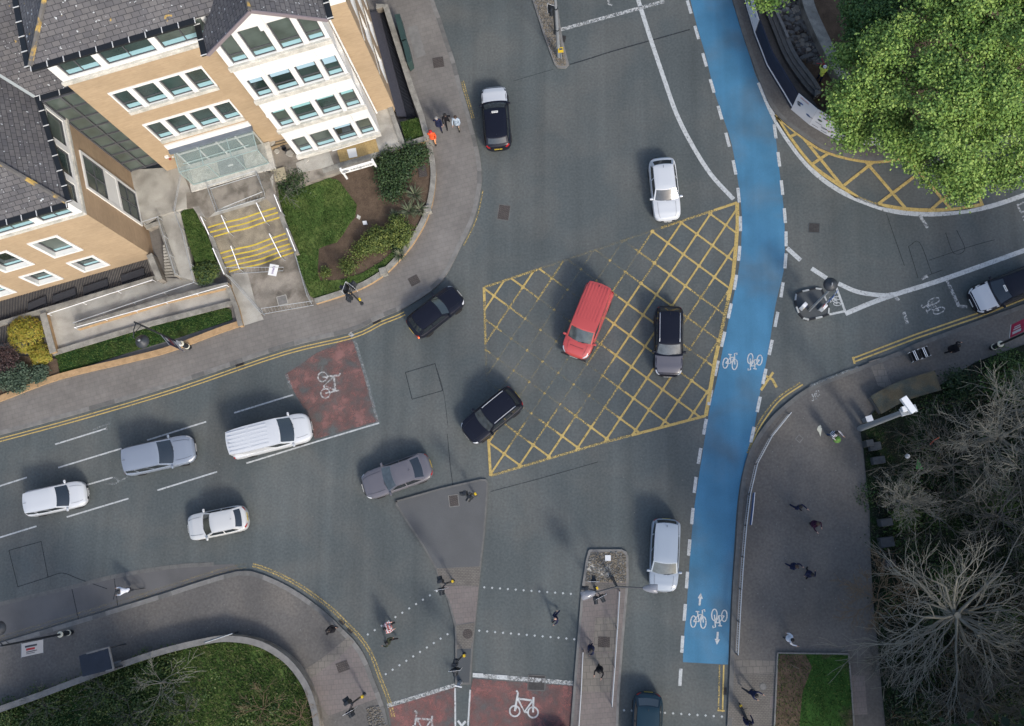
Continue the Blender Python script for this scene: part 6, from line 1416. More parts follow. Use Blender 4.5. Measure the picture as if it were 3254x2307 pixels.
a0, a1 = P[3].lerp(c, .03), P[0].lerp(c, .03); b = MB(); b.wall([Vector((a0.x, a0.y, 0)), Vector((a1.x, a1.y, 0))], .12, PAVZ+.1, 2.2); part(b.build('side_panel', M_['banner_white']), t)
b = MB(); d0, d1 = P[2].lerp(c, .1), P[3].lerp(c, .1); b.wall([Vector((d0.x, d0.y, 0)), Vector((d1.x, d1.y, 0))], .05, PAVZ+.2, 2.1); part(b.build('rear_glass', M_['car_glass']), t)
b = MB(); e0, e1 = d0.lerp(c, .3), d1.lerp(c, .3); b.bar(Vector((e0.x, e0.y, .55)), Vector((e1.x, e1.y, .55)), .3, .05); part(b.build('bench', M_['pole_grey']), t)
# site hoarding and works at the top right ----------------------------------------
HB = [(2352, -60), (2372, 26), (2398, 113), (2437, 214), (2490, 301), (2516, 345), (2573, 393), (2625, 424), (2673, 447), (2756, 462), (2840, 460), (2909, 450)]
hb_ = [p for p in GG(HB, PAVZ)]; t = thing('site_hoarding', 'curved navy site hoarding with white printed panels beside the blue lane', 'hoarding', hb_[4]); bpy.context.view_layer.update()
M_['hoard'] = mat('hoard', (.012, .016, .035), .6, .2, 2)
def printed(i0, i1, z0, z1, marks, seed):
    for i in range(i0, i1):
        a, c = hb_[i], hb_[i+1]; d = (c-a).normalized(); n = Vector((d.y, -d.x, 0)); L_ = (c-a).length
        b = MB(); b.wall([a+n*.06, c+n*.06], .03, z0, z1); o = part(b.build('printed_panel', M_['banner_white']), t)
        rs = random.Random(seed+i); R_ = Matrix([d, Vector((0, 0, 1)), n]).transposed()
        for k in range(marks):
            u, zz, r_ = rs.uniform(.12, .88)*L_, rs.uniform(z0+.25, z1-.3), rs.uniform(.05, .13); q = a+d*u+n*.082+Vector((0, 0, zz-a.z)); b = MB(); mm = rs.choice(['red_ink', 'ink', 'sign_blue', 'ink', 'pole_grey', 'cabinet'])
            if rs.random() < .6: b.add([q+d*r_*1.4*math.cos(j*.524)+Vector((0, 0, r_*math.sin(j*.524))) for j in range(12)], [list(range(12))])
            else: b.add([q-d*r_*2-Vector((0, 0, .03)), q+d*r_*2-Vector((0, 0, .03)), q+d*r_*2+Vector((0, 0, .03)), q-d*r_*2+Vector((0, 0, .03))], [[0, 1, 2, 3]])
            part(b.build('emblem', M_[mm]), o)
        if marks > 3:
            for row in range(2): b = MB(); zz = z1-.2-.1*row; q0 = a+d*.15*L_+n*.083; q1 = a+d*.6*L_+n*.083; b.add([Vector((q0.x, q0.y, zz)), Vector((q1.x, q1.y, zz)), Vector((q1.x, q1.y, zz+.04)), Vector((q0.x, q0.y, zz+.04))], [[0, 1, 2, 3]]); part(b.build('text_line', M_['ink' if row else 'red_ink']), o)
for i in range(len(hb_)-1):
    b = MB(); b.wall([hb_[i], hb_[i+1]], .06, PAVZ, 2.2 if i < 5 else 2.45); part(b.build('panel', M_['hoard']), t)
    if i < 5:
        a, c = hb_[i], hb_[i+1]; d = (c-a).normalized(); n = Vector((d.y, -d.x, 0)); b = MB(); b.wall([a+n*.05, c+n*.05], .04, .45, .56); part(b.build('white_rail', M_['sign_white']), t)
M_['sign_blue'] = M_['sign_blue']
printed(1, 2, .7, 2.2, 2, 5); printed(5, 8, .05, 2.5, 8, 9); printed(8, 11, .3, 1.5, 2, 30)
o = text_mesh('WORKS', 'lettering', M_['ink'], None, .22, frame((hb_[1]+hb_[2])/2+Vector((.10, -.06, 1.0)), hb_[2]-hb_[1], (0, 0, 1))) if 0 else None
# stacked rails, rubble strip, concrete wall, all behind the hoarding
RZ = .15
zz4 = lambda p: zm(2254, 0, K4, p)
struct(patch('works_ground', zz4([(350, -60), (420, 0), (560, 300), (640, 560), (820, 820), (1400, 960), (2400, 700), (2400, -200), (400, -200)]), 'soil', RZ, None))
for i, (pts, lb) in enumerate((([(395, 40), (470, 230), (560, 440), (700, 640), (780, 715)], 'lowest grey edging rail behind the hoarding'), ([(420, 20), (500, 240), (590, 440), (720, 620), (800, 700)], 'second grey edging rail behind the hoarding'), ([(445, 10), (530, 240), (615, 430), (740, 600), (790, 680)], 'third grey edging rail, nearest the rubble'))):
    b = MB(); P = smooth(GG(zz4(pts), RZ), 4); b.wall(P, .26, RZ, RZ+.35+.1*i); tagm(b.build('edging_rail', M_['kerb_dark'], fix=True), lb, 'rail', 'rails behind the hoarding')
wallthing('site_wall', GG(zz4([(700, -80), (735, 60), (820, 250), (905, 420), (960, 520), (1050, 640)]), 1.3), .62, RZ, 1.3, 'wide pale concrete wall between rubble and tree', 'concrete_dirty', 'coping')
stones('rubble', zz4([(450, -60), (680, -60), (720, 120), (830, 400), (800, 480), (650, 420), (540, 250)]), None, 420, RZ, (.1, .3), 8, ('kerb_dark', 'concrete_dirty', 'iron_brown'))
b = MB(); b.bar(*GG(zz4([(460, 20), (575, 275)]), .8), .18, .1); tagm(b.build('scaffold_board', M_['kerb'], bevel=.01), 'long pale plank lying over the rubble', 'plank')
b = MB(); b.prism(GG(zz4([(770, 655), (800, 640), (810, 680), (770, 700)]), .7), .1); tagm(b.build('stone_block', M_['kerb'], bevel=.03), 'pale stone block beside the worker', 'block')
for k, (a, c) in enumerate((((805, 400), (845, 480)), ((780, 460), (840, 470)))):
    b = MB(); b.tube(GG(zz4([a, c]), .9), .025, 6); tagm(b.build('red_bar', M_['red_ink']), ('red marker bar lying steeply behind the worker', 'red marker bar lying level behind the worker')[k], 'bar')
# cart with a printed side at the far right under the tree
p = G(3215, 560, PAVZ); t = thing('printed_barrier', 'dark barrier with white top rail and printed panel right of the tree', 'barrier', p); bpy.context.view_layer.update()
Q = GG([(3160, 588), (3290, 548)], 0); b = MB(); b.wall(Q, .06, .1, 1.0); part(b.build('panel', M_['hoard']), t)
d = (Q[1]-Q[0]).normalized(); n = Vector((d.y, -d.x, 0))
for zz in (1.02, .3): b = MB(); b.bar(Q[0]+n*.06+Vector((0, 0, zz)), Q[1]+n*.06+Vector((0, 0, zz)), .07, .07); part(b.build('rail', M_['sign_white']), t)
b = MB(); c = Q[0].lerp(Q[1], .35)+n*.05; b.add([c-d*.5+Vector((0, 0, .42)), c+d*.2+Vector((0, 0, .42)), c+d*.6+Vector((0, 0, .85)), c+Vector((0, 0, .8))], [[0, 1, 2, 3]]); part(b.build('print', M_['banner_white']), t)
p = G(3222, 535, PAVZ); t = thing('delivery_trike', 'black framed trike with orange brown load behind the printed barrier', 'tricycle', p, .4)
b = MB(); b.lathe((0, 0, .55), [(.05, 0), (.3, .08), (.34, .3), (.2, .5), (.03, .58)], 16); b.build('load', mat('terracotta', (.32, .11, .05), .6, .2, 5), t, sm=True)
b = MB(); b.tube([(-.5, -.35, .5), (.6, -.35, .5), (.6, .35, .5), (-.5, .35, .5), (-.5, -.35, .5)], .03, 6); b.tube([(.6, -.35, .5), (.9, 0, .95), (.6, .35, .5)], .025, 6); b.tube([(.0, 0, .5), (1.1, 0, .6), (1.2, 0, 1.0)], .025, 6); b.build('frame', M_['black_metal'], t)
for x, y in ((-.2, -.42), (-.2, .42), (1.2, 0)): b = MB(); b.lathe((x, y, .3), [(.22, -.03), (.3, -.02), (.3, .02), (.22, .03)], 16, axis=(0, 1, 0)); b.build('wheel', M_['tyre'], t)
# ================================================================ people
CL = {}
def cloth(n, c, r=.85):
    if n not in CL: CL[n] = mat('cloth_'+n, c, r, .15, 8, spec=.15)
    return CL[n]
SK = [mat('skin_light', (.45, .27, .20), .55, spec=.3), mat('skin_dark', (.16, .085, .055), .55, spec=.3)]
HAIR = {'dark': mat('hair_dark', (.012, .010, .010), .6), 'brown': mat('hair_brown', (.05, .03, .02), .6), 'grey': mat('hair_grey', (.22, .21, .20), .6), 'bald': None}
M_['eye'] = mat('eye', (.02, .02, .02), .3)
def person(label, c, face, top, bottom, hair='dark', skin=0, h=1.72, ph=.5, arms=(.4, -.4), elbow=(.35, .35), lean=0, z=PAVZ, coat=0, hat=None, shoes='black', group=None, pose='walk', bulk=1.0, look=0.0):
    """c: pixel on the ground, face: pixel direction walked towards, ph: stride -1..1, arms: swing of left and right arm"""
    p = G(*c, z); az = aim(c, (c[0]+face[0], c[1]+face[1])); t = thing('person', label, 'person', p, az, group); k = h/1.72
    V = []; E = []; Rr = []; tg = []
    def v(x, y, zz, r, par=None, g=None):
        V.append((x*k, y*k, zz*k)); Rr.append(r*k); 
        if par is not None: E.append((par, len(V)-1)); tg.append(g)
        return len(V)-1
    if pose == 'ride': hz, bend = .98, .75
    else: hz, bend = .94, lean
    sx = lambda d: math.sin(bend)*d; sz = lambda d: math.cos(bend)*d
    B_ = bulk
    pel = v(0, 0, hz, .135*B_); ab = v(sx(.17), 0, hz+sz(.17), .125*B_, pel, 'top'); ch = v(sx(.36), 0, hz+sz(.36), .15*B_, ab, 'top'); ne = v(sx(.53), 0, hz+sz(.53), .06, ch, 'top'); hb = v(sx(.60)+.01, 0, hz+sz(.60), .055, ne, 'skin')
    hd_ = v(sx(.62)+.02, 0, hz+sz(.70), .088, hb, 'skin'); ht_ = v(sx(.62)+.015, 0, hz+sz(.79), .075, hd_, 'skin')
    for s, sw, el in ((1, arms[0], elbow[0]), (-1, arms[1], elbow[1])):
        q0 = (sx(.46), s*.17*B_, hz+sz(.47)); sh = v(*q0, .068*B_, ch, 'top')
        ex, ez_ = q0[0]+.28*math.sin(sw), q0[2]-.28*math.cos(sw); e_ = v(ex, s*(.225*B_+.01), ez_, .05, sh, 'top')
        wx, wz = ex+.25*math.sin(sw+el), ez_-.25*math.cos(sw+el); wr_ = v(wx, s*.22, wz, .034, e_, 'top')
        pm = v(wx+.07*math.sin(sw+el), s*.215, wz-.07*math.cos(sw+el), .034, wr_, 'skin')
        tag_h = (wx, s*.22, wz, sw+el, s); hands.append((t, tag_h, k)) if 0 else None
        V_h = tag_h; HND.setdefault(id(t), []).append(tag_h)
    for s, f in ((1, ph), (-1, -ph)):
        hp = v(0, s*.095*B_, hz-.04, .10*B_, pel, 'bottom')
        if pose == 'ride': kx, kz = (.36, .74 if s > 0 else .58); fx, fz = (.22, .42 if s > 0 else .20)
        else:
            a = f*.38; kx, kz = .44*math.sin(a)+(.05 if a > 0 else .02), hz-.04-.42*math.cos(a); b_ = a-(.08 if a > 0 else .45*abs(f)); fx, fz = kx+.42*math.sin(b_), max(.075, kz-.42*math.cos(b_))
        kn = v(kx, s*.095, kz, .068, hp, 'bottom'); an = v(fx, s*.095, fz, .045, kn, 'bottom'); to = v(fx+.17, s*.105, max(.045, fz-.04), .04, an, 'shoe')
    me = bpy.data.meshes.new('body'); me.from_pydata(V, E, []); o = bpy.data.objects.new('body', me); COL.objects.link(o)
    sk = o.modifiers.new('Skin', 'SKIN'); 
    for i, sv in enumerate(me.skin_vertices[0].data): sv.radius = (Rr[i]*(1.0 if i not in (ab, ch) else .8), Rr[i]); sv.use_root = (i == 0)
    ss = o.modifiers.new('Sub', 'SUBSURF'); ss.levels = 1; ss.render_levels = 1
    dg = bpy.context.evaluated_depsgraph_get(); nm = bpy.data.meshes.new_from_object(o.evaluated_get(dg)); bpy.data.objects.remove(o); bpy.data.meshes.remove(me)
    bm = bmesh.new(); bm.from_mesh(nm); bpy.data.meshes.remove(nm)
    VV = [Vector(q) for q in V]; ci = {'top': 0, 'bottom': 1, 'skin': 2, 'shoe': 3}
    for f in bm.faces:
        c_ = f.calc_center_median(); best = (9, 0)
        for (i, j), g_ in zip(E, tg):
            a, d = VV[i], VV[j]-VV[i]; u = max(0, min(1, (c_-a).dot(d)/max(1e-9, d.length_squared))); dd = (c_-a-d*u).length-Rr[j]*.5
            if dd < best[0]: best = (dd, ci[g_])
        m = best[1]
        f.material_index = m; f.smooth = True
    # fingers, nose and ears belong to the same body mesh
    def btube(pts, rr):
        q = MB(); q.tube(pts, rr, 5); vs = [bm.verts.new(x) for x in q.v]
        for fc in q.f:
            try: nf = bm.faces.new([vs[i] for i in fc]); nf.material_index = 2; nf.smooth = True
            except ValueError: pass
    for wx, wy, wz, an_, s in HND[id(t)]:
        d = Vector((math.sin(an_), 0, -math.cos(an_))); n_ = Vector((d.z, 0, -d.x)); w0 = Vector((wx, wy, wz))
        for i, l in enumerate((.055, .068, .062, .048)):
            o_ = w0+d*.085+n_*(.026-.0175*i); q1 = o_+d*l*.6; q2 = q1+(d*.8+Vector((0, -s*.6, 0)))*l*.5; btube([o_*k, q1*k, q2*k], [.0088*k, .008*k, .006*k])
        o_ = w0+d*.035+n_*.03; btube([o_*k, (o_+n_*.03+d*.025)*k, (o_+n_*.035+d*.06)*k], [.0105*k, .009*k, .007*k])
    H0 = VV[hd_]; btube([H0+Vector((.075, 0, .02))*k, H0+Vector((.105, 0, -.012))*k], [.008*k, .014*k])
    for s in (-1, 1): btube([H0+Vector((0, s*.082, .02))*k, H0+Vector((-.005, s*.094, .0))*k, H0+Vector((0, s*.082, -.025))*k], [.008*k, .014*k, .008*k])
    nm = bpy.data.meshes.new('body'); bm.to_mesh(nm); bm.free()
    for m in (top, bottom, SK[skin], cloth('shoe_'+shoes, (.015, .015, .016) if shoes == 'black' else (.5, .5, .5))): nm.materials.append(m)
    o = bpy.data.objects.new('body', nm); COL.objects.link(o); o.parent = t
    # face details, hair or headgear, coat skirt
    b = MB()
    for s in (-1, 1): b.lathe(H0+Vector((.082, s*.032, .022))*k, [(.001, 0), (.010, .002), (.006, .008)], 6, axis=(1, 0, 0))
    b.bar(H0+Vector((.083, -.025, -.045))*k, H0+Vector((.083, .025, -.045))*k, .006, .006); b.build('face_marks', M_['eye'], o)
    T0 = VV[ht_]
    if hat or HAIR.get(hair):
        b = MB(); cc = (H0+T0)/2+Vector((-.018, 0, .01))*k; R_ = []
        for i in range(7):
            th = math.pi*.5*i/6*1.15; R_.append((.118*math.sin(th)*k if i else .001, .105*math.cos(th)*k))
        b.lathe(cc, R_[::-1], 14); b.build('hair' if not hat else 'headwear', hat or HAIR[hair], t, sm=True)
    if coat:
        b = MB(); b.lathe((sx(.05)*k, 0, 0), [(.20*B_*k, (hz-coat)*k), (.185*B_*k, (hz-.1)*k), (.165*B_*k, (hz+.12)*k), (.14*B_*k, (hz+.16)*k)], 14); b.build('coat_skirt', top, t, sm=True)
    return t
HND = {}
navy = cloth('navy', (.014, .018, .045)); black = cloth('black', (.010, .010, .013)); dkgrey = cloth('dark_grey', (.035, .037, .042)); jean = cloth('denim', (.035, .055, .11)); olive = cloth('olive', (.035, .04, .025)); maroon = cloth('plum', (.035, .012, .03))
white = cloth('white', (.55, .57, .62)); pale_blue = cloth('pale_blue', (.32, .38, .44)); orange = cloth('orange', (.62, .09, .03)); peach = cloth('peach', (.62, .30, .14)); khaki = cloth('khaki', (.16, .14, .10)); red = cloth('red', (.40, .02, .025))
person('pedestrian in orange work jacket and red hat beside the garden wall corner', (1380, 450), (.1, 1), orange, peach, hat=red, ph=.6, coat=.12, bulk=1.12)
person('grey haired pedestrian in navy coat, first left of the three abreast', (1398, 408), (.2, 1), navy, navy, 'grey', ph=.7, arms=(.5, -.5), coat=.25, bulk=1.1)
person('dark haired pedestrian in black, middle of the three abreast', (1425, 398), (.1, 1), black, black, 'dark', ph=-.7, arms=(-.5, .6), bulk=1.05)
person('pedestrian in pale blue jacket, right of the three abreast by the kerb', (1457, 405), (-.1, 1), pale_blue, khaki, 'brown', ph=.6, arms=(.7, .4), elbow=(1.1, .8), coat=.15, bulk=1.12)
hv = cloth('hi_vis', (.50, .58, .10)); t = person('site worker in yellow vest and white helmet behind the hoarding', (2600, 258), (.3, -1), hv, navy, hat=M_['sign_white'], ph=.3, arms=(.6, .7), elbow=(.8, .8), lean=.35, bulk=1.1)
def stripe_mat(n, c1, c2, sc):
    m = bpy.data.materials.new(n); m.use_nodes = True; nt = m.node_tree; tc = nt.nodes.new('ShaderNodeTexCoord'); w_ = nt.nodes.new('ShaderNodeTexWave'); w_.inputs['Scale'].default_value = sc; w_.inputs['Distortion'].default_value = 1.5
    rp_ = nt.nodes.new('ShaderNodeValToRGB'); rp_.color_ramp.interpolation = 'CONSTANT'; rp_.color_ramp.elements[0].color = (*c1, 1); rp_.color_ramp.elements[1].position = .5; rp_.color_ramp.elements[1].color = (*c2, 1)
    nt.links.new(tc.outputs['Object'], w_.inputs['Vector']); nt.links.new(w_.outputs['Fac'], rp_.inputs[0]); nt.links.new(rp_.outputs[0], nt.nodes['Principled BSDF'].inputs['Base Color']); nt.nodes['Principled BSDF'].inputs['Roughness'].default_value = .85; return m
t = person('pedestrian in black and white striped top on the plaza by the railing end', (2638, 1384), (.8, .7), stripe_mat('stripes', (.015, .015, .03), (.6, .6, .64), 4.5), jean, 'dark', ph=.5, arms=(.8, .3), elbow=(.9, .5), coat=.1, bulk=1.15)
b = MB(); b.lathe(G(2657, 1398, .55), [(.08, 0), (.2, .08), (.22, .3), (.1, .42), (.02, .45)], 10); tagm(b.build('shopping_bag', mat('bag_green', (.10, .22, .04), .7, .3, 12), sm=True), 'green shopping bag carried by the striped pedestrian', 'bag')
person('pedestrian in navy with bare arms walking, upper of the two on the plaza', (2526, 1612), (.7, .6), navy, navy, 'dark', ph=.8, arms=(.8, -.3), elbow=(1.0, .4)); person('pedestrian in plum coat with phone raised, lower of the two on the plaza', (2580, 1665), (.4, .8), maroon, black, 'brown', ph=.3, arms=(.4, 1.0), elbow=(.6, 1.2), coat=.35, bulk=1.15)
person('navy dressed pedestrian, left of the close pair on the plaza', (2514, 1797), (.8, .5), navy, navy, 'brown', ph=.9, arms=(.7, -.5), coat=.2, bulk=1.08); person('navy dressed pedestrian with backpack, right of the close pair on the plaza', (2562, 1822), (.4, -.9), navy, black, 'dark', ph=.7, arms=(-.6, .4), bulk=1.12, coat=.12)
person('pedestrian in white jacket above the corner of the grass plot', (2500, 2024), (.9, .4), white, dkgrey, 'dark', ph=.5, arms=(-.7, .8), elbow=(.4, .8), coat=.14, bulk=1.12)
person('dark dressed pedestrian crouching forward near the pale round cover', (2377, 2190), (.9, .5), navy, dkgrey, 'dark', ph=.9, arms=(.8, .4), elbow=(.8, .7), lean=.45)
def wheelbike(label, c, face, z=PAVZ, kind='bicycle', mcol='black_metal'):
    p = G(*c, z); t = thing(kind, label, kind.replace('_', ' '), p, aim(c, (c[0]+face[0], c[1]+face[1])))
    if kind == 'bicycle':
        for x in (-.5, .52):
            w_ = thing_empty('wheel', t, (x, 0, .34)); b = MB(); b.tube([(.32*math.cos(i*.2618), 0, .32*math.sin(i*.2618)) for i in range(25)], .018, 5, False); b.build('tyre', M_['tyre'], w_)
            b = MB(); [b.tube([(0, 0, 0), (.31*math.cos(i*.785), 0, .31*math.sin(i*.785))], .004, 3) for i in range(8)]; b.build('spokes', M_['rim'], w_)
        b = MB()
        for q in (((-.5, 0, .34), (-.05, 0, .32), (.36, 0, .78), (-.18, 0, .80), (-.05, 0, .32)), ((-.5, 0, .34), (-.18, 0, .8), (-.22, 0, .93)), ((.52, 0, .34), (.36, 0, .78), (.33, 0, .95))): b.tube(q, .02, 6)
        b.build('frame', M_[mcol], t); b = MB(); b.tube([(.42, -.3, .98), (.33, -.1, .96), (.33, .1, .96), (.42, .3, .98)], .016, 6); b.build('handlebar', M_['black_metal'], t)
        b = MB(); b.box((-.24, 0, .95), (.26, .14, .05)); b.build('saddle', M_['trim'], t, bevel=.02)
    else:
        b = MB(); b.box((0, 0, .14), (.75, .17, .06)); b.build('deck', M_['black_metal'], t, bevel=.02); b = MB(); b.tube([(.42, 0, .14), (.34, 0, 1.08)], .03, 8); b.tube([(.34, -.24, 1.1), (.34, .24, 1.1)], .018, 6); b.build('steering_column', M_['black_metal'], t)
        b = MB(); b.box((.43, 0, .32), (.1, .14, .22)); b.build('yellow_mudguard', M_['signal_yellow'], t, bevel=.02)
        for x in (-.45, .46): b = MB(); b.lathe((x, 0, .11), [(.06, -.03), (.11, -.02), (.11, .02), (.06, .03)], 14, axis=(0, 1, 0)); b.build('wheel', M_['tyre'], t)
    return t
wheelbike('black kick scooter with yellow front near the bottom paving', (2361, 2262), (-.4, -.9), PAVZ, 'kick_scooter'); person('pedestrian in dark blue standing at the scooter by the bottom edge', (2370, 2286), (-.3, -1), navy, navy, 'dark', ph=.3, arms=(.7, .7), elbow=(.3, .3), bulk=1.1)
person('pedestrian in long black coat on the right pavement by the signs', (3016, 1114), (1, -.25), black, black, 'dark', ph=.9, arms=(.7, -.6), coat=.5, bulk=1.25)
person('pedestrian in pink and white shawl, upper of the pair on the left crossing', (1240, 1990), (1, -.4), stripe_mat('shawl', (.45, .16, .15), (.5, .47, .5), 2.5), black, 'dark', ph=.6, z=0, arms=(.5, .5), elbow=(1.0, 1.0), coat=.3, bulk=1.3); person('pedestrian in dark olive, lower of the pair on the left crossing', (1246, 2034), (-1, .05), olive, black, 'dark', ph=.95, z=0, arms=(.6, -.6), bulk=1.1)
person('fair headed pedestrian in navy on the right hand crossing', (1768, 1958), (-.7, .7), navy, navy, 'bald', ph=.9, z=0, arms=(.6, -.7), bulk=1.1)
person('navy dressed pedestrian stepping onto the lower left of the cobbled island', (1878, 2056), (-.6, .6), navy, navy, 'dark', ph=.5, coat=.2, bulk=1.12); person('black dressed pedestrian on the pale paving of the island', (1905, 2122), (-.3, 1), black, black, 'dark', ph=.5, arms=(.6, .5), elbow=(.8, .8), coat=.3, bulk=1.15)
person('black dressed pedestrian waiting at the left kerb of the crossing', (1062, 1996), (1, .3), black, black, 'dark', 0, ph=.2, coat=.4, bulk=1.25)
wheelbike('bicycle ridden along the yellow lines at the lower left', (428, 1873), (-1, .12), 0); person('cyclist with white sleeves riding at the lower left', (432, 1872), (-1, .12), white, dkgrey, hat=M_['backboard'], z=.0, pose='ride', arms=(.9, .9), elbow=(.2, .2))
# ================================================================ park, grass plots and trees
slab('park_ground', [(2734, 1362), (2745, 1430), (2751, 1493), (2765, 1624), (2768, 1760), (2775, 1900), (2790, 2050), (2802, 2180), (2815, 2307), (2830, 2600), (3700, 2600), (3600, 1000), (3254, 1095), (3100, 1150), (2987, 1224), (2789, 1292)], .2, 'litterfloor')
plot = [(2471, 2075), (2697, 2078), (2706, 2190), (2714, 2307), (2718, 2450), (2458, 2450), (2461, 2307), (2466, 2190)]
M_['plot'] = mat('plot', (.03, .075, .016), .9, .35, 2, .4, 25, .5, 25, spec=.1, col2=(.075, .06, .04), c2=(.58, .68), c2scale=.35)
slab('lawn', plot, .2, 'plot', .1); b = MB(); P = GG(plot, .2); 
for i in range(8): b.bar(P[i-1]+Vector((0, 0, .0)), P[i]+Vector((0, 0, .0)), .09, .08)
struct(b.build('edging', M_['kerb']))
slab('bare_soil', [(2476, 2080), (2560, 2080), (2580, 2120), (2550, 2200), (2540, 2307), (2535, 2450), (2462, 2450), (2466, 2200)], .206, 'soil', .15)
w_out = zm(0, 1607, K4, [(-80, 1515), (0, 1482), (300, 1375), (600, 1262), (1100, 1085), (1500, 985), (1700, 970), (1900, 1010), (2080, 1120), (2200, 1265), (2262, 1400), (2300, 1560), (2320, 1800)])
wallthing('plot_wall', GG(w_out, 1.05), .34, .1, 1.1, 'long curved stone wall round the rough grass at the bottom left', 'concrete_dirty', 'kerb', over=.02)
rough = w_out[:]+[(1012, 2500), (-80, 2500)]
slab('rough_grass', rough, .42, 'grass_dark', .1)
tufts('grass', [(plot[2:5]+plot[5:]+plot[:2], .2, 4500)], 0, (.06, .14), seed=5); tufts('rough_grass', [(rough, .42, 26000)], 0, (.10, .3), seed=6, mats=('blade1', 'blade3', 'dry'))  if M_.setdefault('dry', mat('dry', (.11, .11, .05), .9)) else None
slab('lawn', [(560, 2075), (655, 2052), (742, 2042), (825, 2056), (900, 2104), (955, 2175), (985, 2260), (1000, 2500), (600, 2500), (560, 2300), (520, 2180)], .428, 'grass', .2); tufts('grass', [([(560, 2075), (655, 2052), (742, 2042), (825, 2056), (900, 2104), (955, 2175), (985, 2260), (1000, 2330), (600, 2330), (560, 2300), (520, 2180)], .428, 5000)], 0, (.08, .22), seed=66)
# stone wall and headstones at the park edge
P = zm(2254, 1100, K4, [(1210, 430), (1400, 330), (1660, 250)]); wallthing('park_wall', GG(P, .7), 1.15, .1, .8, 'broad low mossy stone wall at the park corner', 'kerb_dark', 'mossy') if M_.setdefault('mossy', mat('mossy', (.05, .056, .046), .9, .3, 1.5, .3, 15, .4, 14, col2=(.085, .07, .042), c2=(.45, .6), c2scale=1)) else None
for i, (c, w, d, h, lb) in enumerate((((2752, 1411), .45, .4, .9, 'small pale upright stone nearest the camera column'), ((2775, 1420), .7, .5, .5, 'dark flat slab next to the small pale upright stone'), ((2785, 1464), .75, .45, .6, 'dark grey headstone second along the park edge'), ((2805, 1660), .7, .45, .9, 'grey headstone half way along the park edge'), ((2810, 1722), .8, .6, .7, 'blue grey headstone below the half way stone'), ((2820, 1790), .6, .4, .7, 'lowest grey headstone at the bare tree edge'))):
    p = G(*c, .2); t = MB(); t.box((p.x, p.y, .2+h/2), (w, d, h), .15); tagm(t.build('headstone', M_['gravestone'], bevel=.04), lb, 'stone', 'stones along the park edge')
# litter
b = MB(); p = G(2882, 1450, .35); b.lathe(p, [(.05, 0), (.16, .08), (.12, .25), (.02, .3)], 8); tagm(b.build('litter_bag', M_['sign_white'], sm=True), 'white crumpled bag lying in the park undergrowth', 'litter')
b = MB(); b.add(GG([(2917, 1458), (2935, 1492), (2910, 1490)], .7), [[0, 1, 2]]); b.add(GG([(2917, 1458), (2910, 1490), (2912, 1475)], .5), [[0, 1, 2]]); tagm(b.build('green_flag', mat('flag_green', (.03, .22, .04), .7)), 'bright green cloth triangle in the park undergrowth', 'cloth')
b = MB(); b.tube(GG([(2955, 1412), (2970, 1398), (2985, 1390)], .8), .04, 5); tagm(b.build('orange_tape', mat('tape', (.45, .10, .05), .6)), 'orange tape strand caught in the park undergrowth', 'tape')
b = MB(); b.tube(GG([(2520, 2118), (2540, 2125)], .35), .03, 6); b.tube(GG([(2512, 2112), (2538, 2122)], .5), .02, 6); tagm(b.build('fallen_branch', M_['bark']), 'short pale fallen stick on the bare soil of the plot', 'branch')
b = MB(); b.add(GG([(2600, 1355), (2608, 1350), (2612, 1362), (2607, 1388), (2603, 1375), (2596, 1365)], PAVZ+.01), [list(range(6))]); tagm(b.build('flattened_paper', M_['cream']), 'pale torn paper flattened on the plaza by the striped pedestrian', 'litter')
rsx = random.Random(77); b = MB()
pa, pb = K2+[(1262, 2430), (-120, 2430)], K3+[(2760, 1300), (2760, 2060), (2465, 2070), (2460, 2430)]
for i in range(1500):
    qx, qy = rsx.uniform(0, 2760), rsx.uniform(1150, 2300)
    if not (inside(qx, qy, pa) or inside(qx, qy, pb)) or inside(qx, qy, w_out+[(1012, 2500), (-80, 2500)]): continue
    q = G(qx, qy, .13); r_ = rsx.uniform(.012, .045); b.poly([(q.x+r_*math.cos(k*1.57+i), q.y+r_*math.sin(k*1.57+i), .135) for k in range(4)])
b_ = MB()
for i in range(420):
    q = G(rsx.uniform(0, 2300), rsx.uniform(200, 2250)); r_ = rsx.uniform(.012, .03); b.poly([(q.x+r_*math.cos(k*1.57+i), q.y+r_*math.sin(k*1.57+i), .006) for k in range(4)])
o = b.build('specks', M_['kerb'], None); tag(o, kind='stuff')
# bare branches as tapered tubes, grown recursively and built in one go
def tubes_np(seg, n=4):
    S = np.array(seg); p0, p1, r0, r1 = S[:, 0:3], S[:, 3:6], S[:, 6], S[:, 7]
    d = p1-p0; d /= np.maximum(np.linalg.norm(d, axis=1), 1e-6)[:, None]; a = np.where(np.abs(d[:, 2:3]) > .9, np.array([[1., 0, 0]]), np.array([[0, 0, 1.]]))
    x = np.cross(d, a); x /= np.linalg.norm(x, axis=1)[:, None]; y = np.cross(d, x); V = []
    for P_, R_ in ((p0, r0), (p1, r1)):
        for k in range(n):
            c_, s_ = math.cos(2*math.pi*k/n), math.sin(2*math.pi*k/n); V.append(P_+(x*c_+y*s_)*R_[:, None])
    V = np.stack(V, 1); m = len(S); base = (np.arange(m)*2*n)[:, None]
    F = np.concatenate([base+np.array([[k, (k+1) % n, n+(k+1) % n, n+k]]) for k in range(n)], 0)
    return V.reshape(-1, 3), F
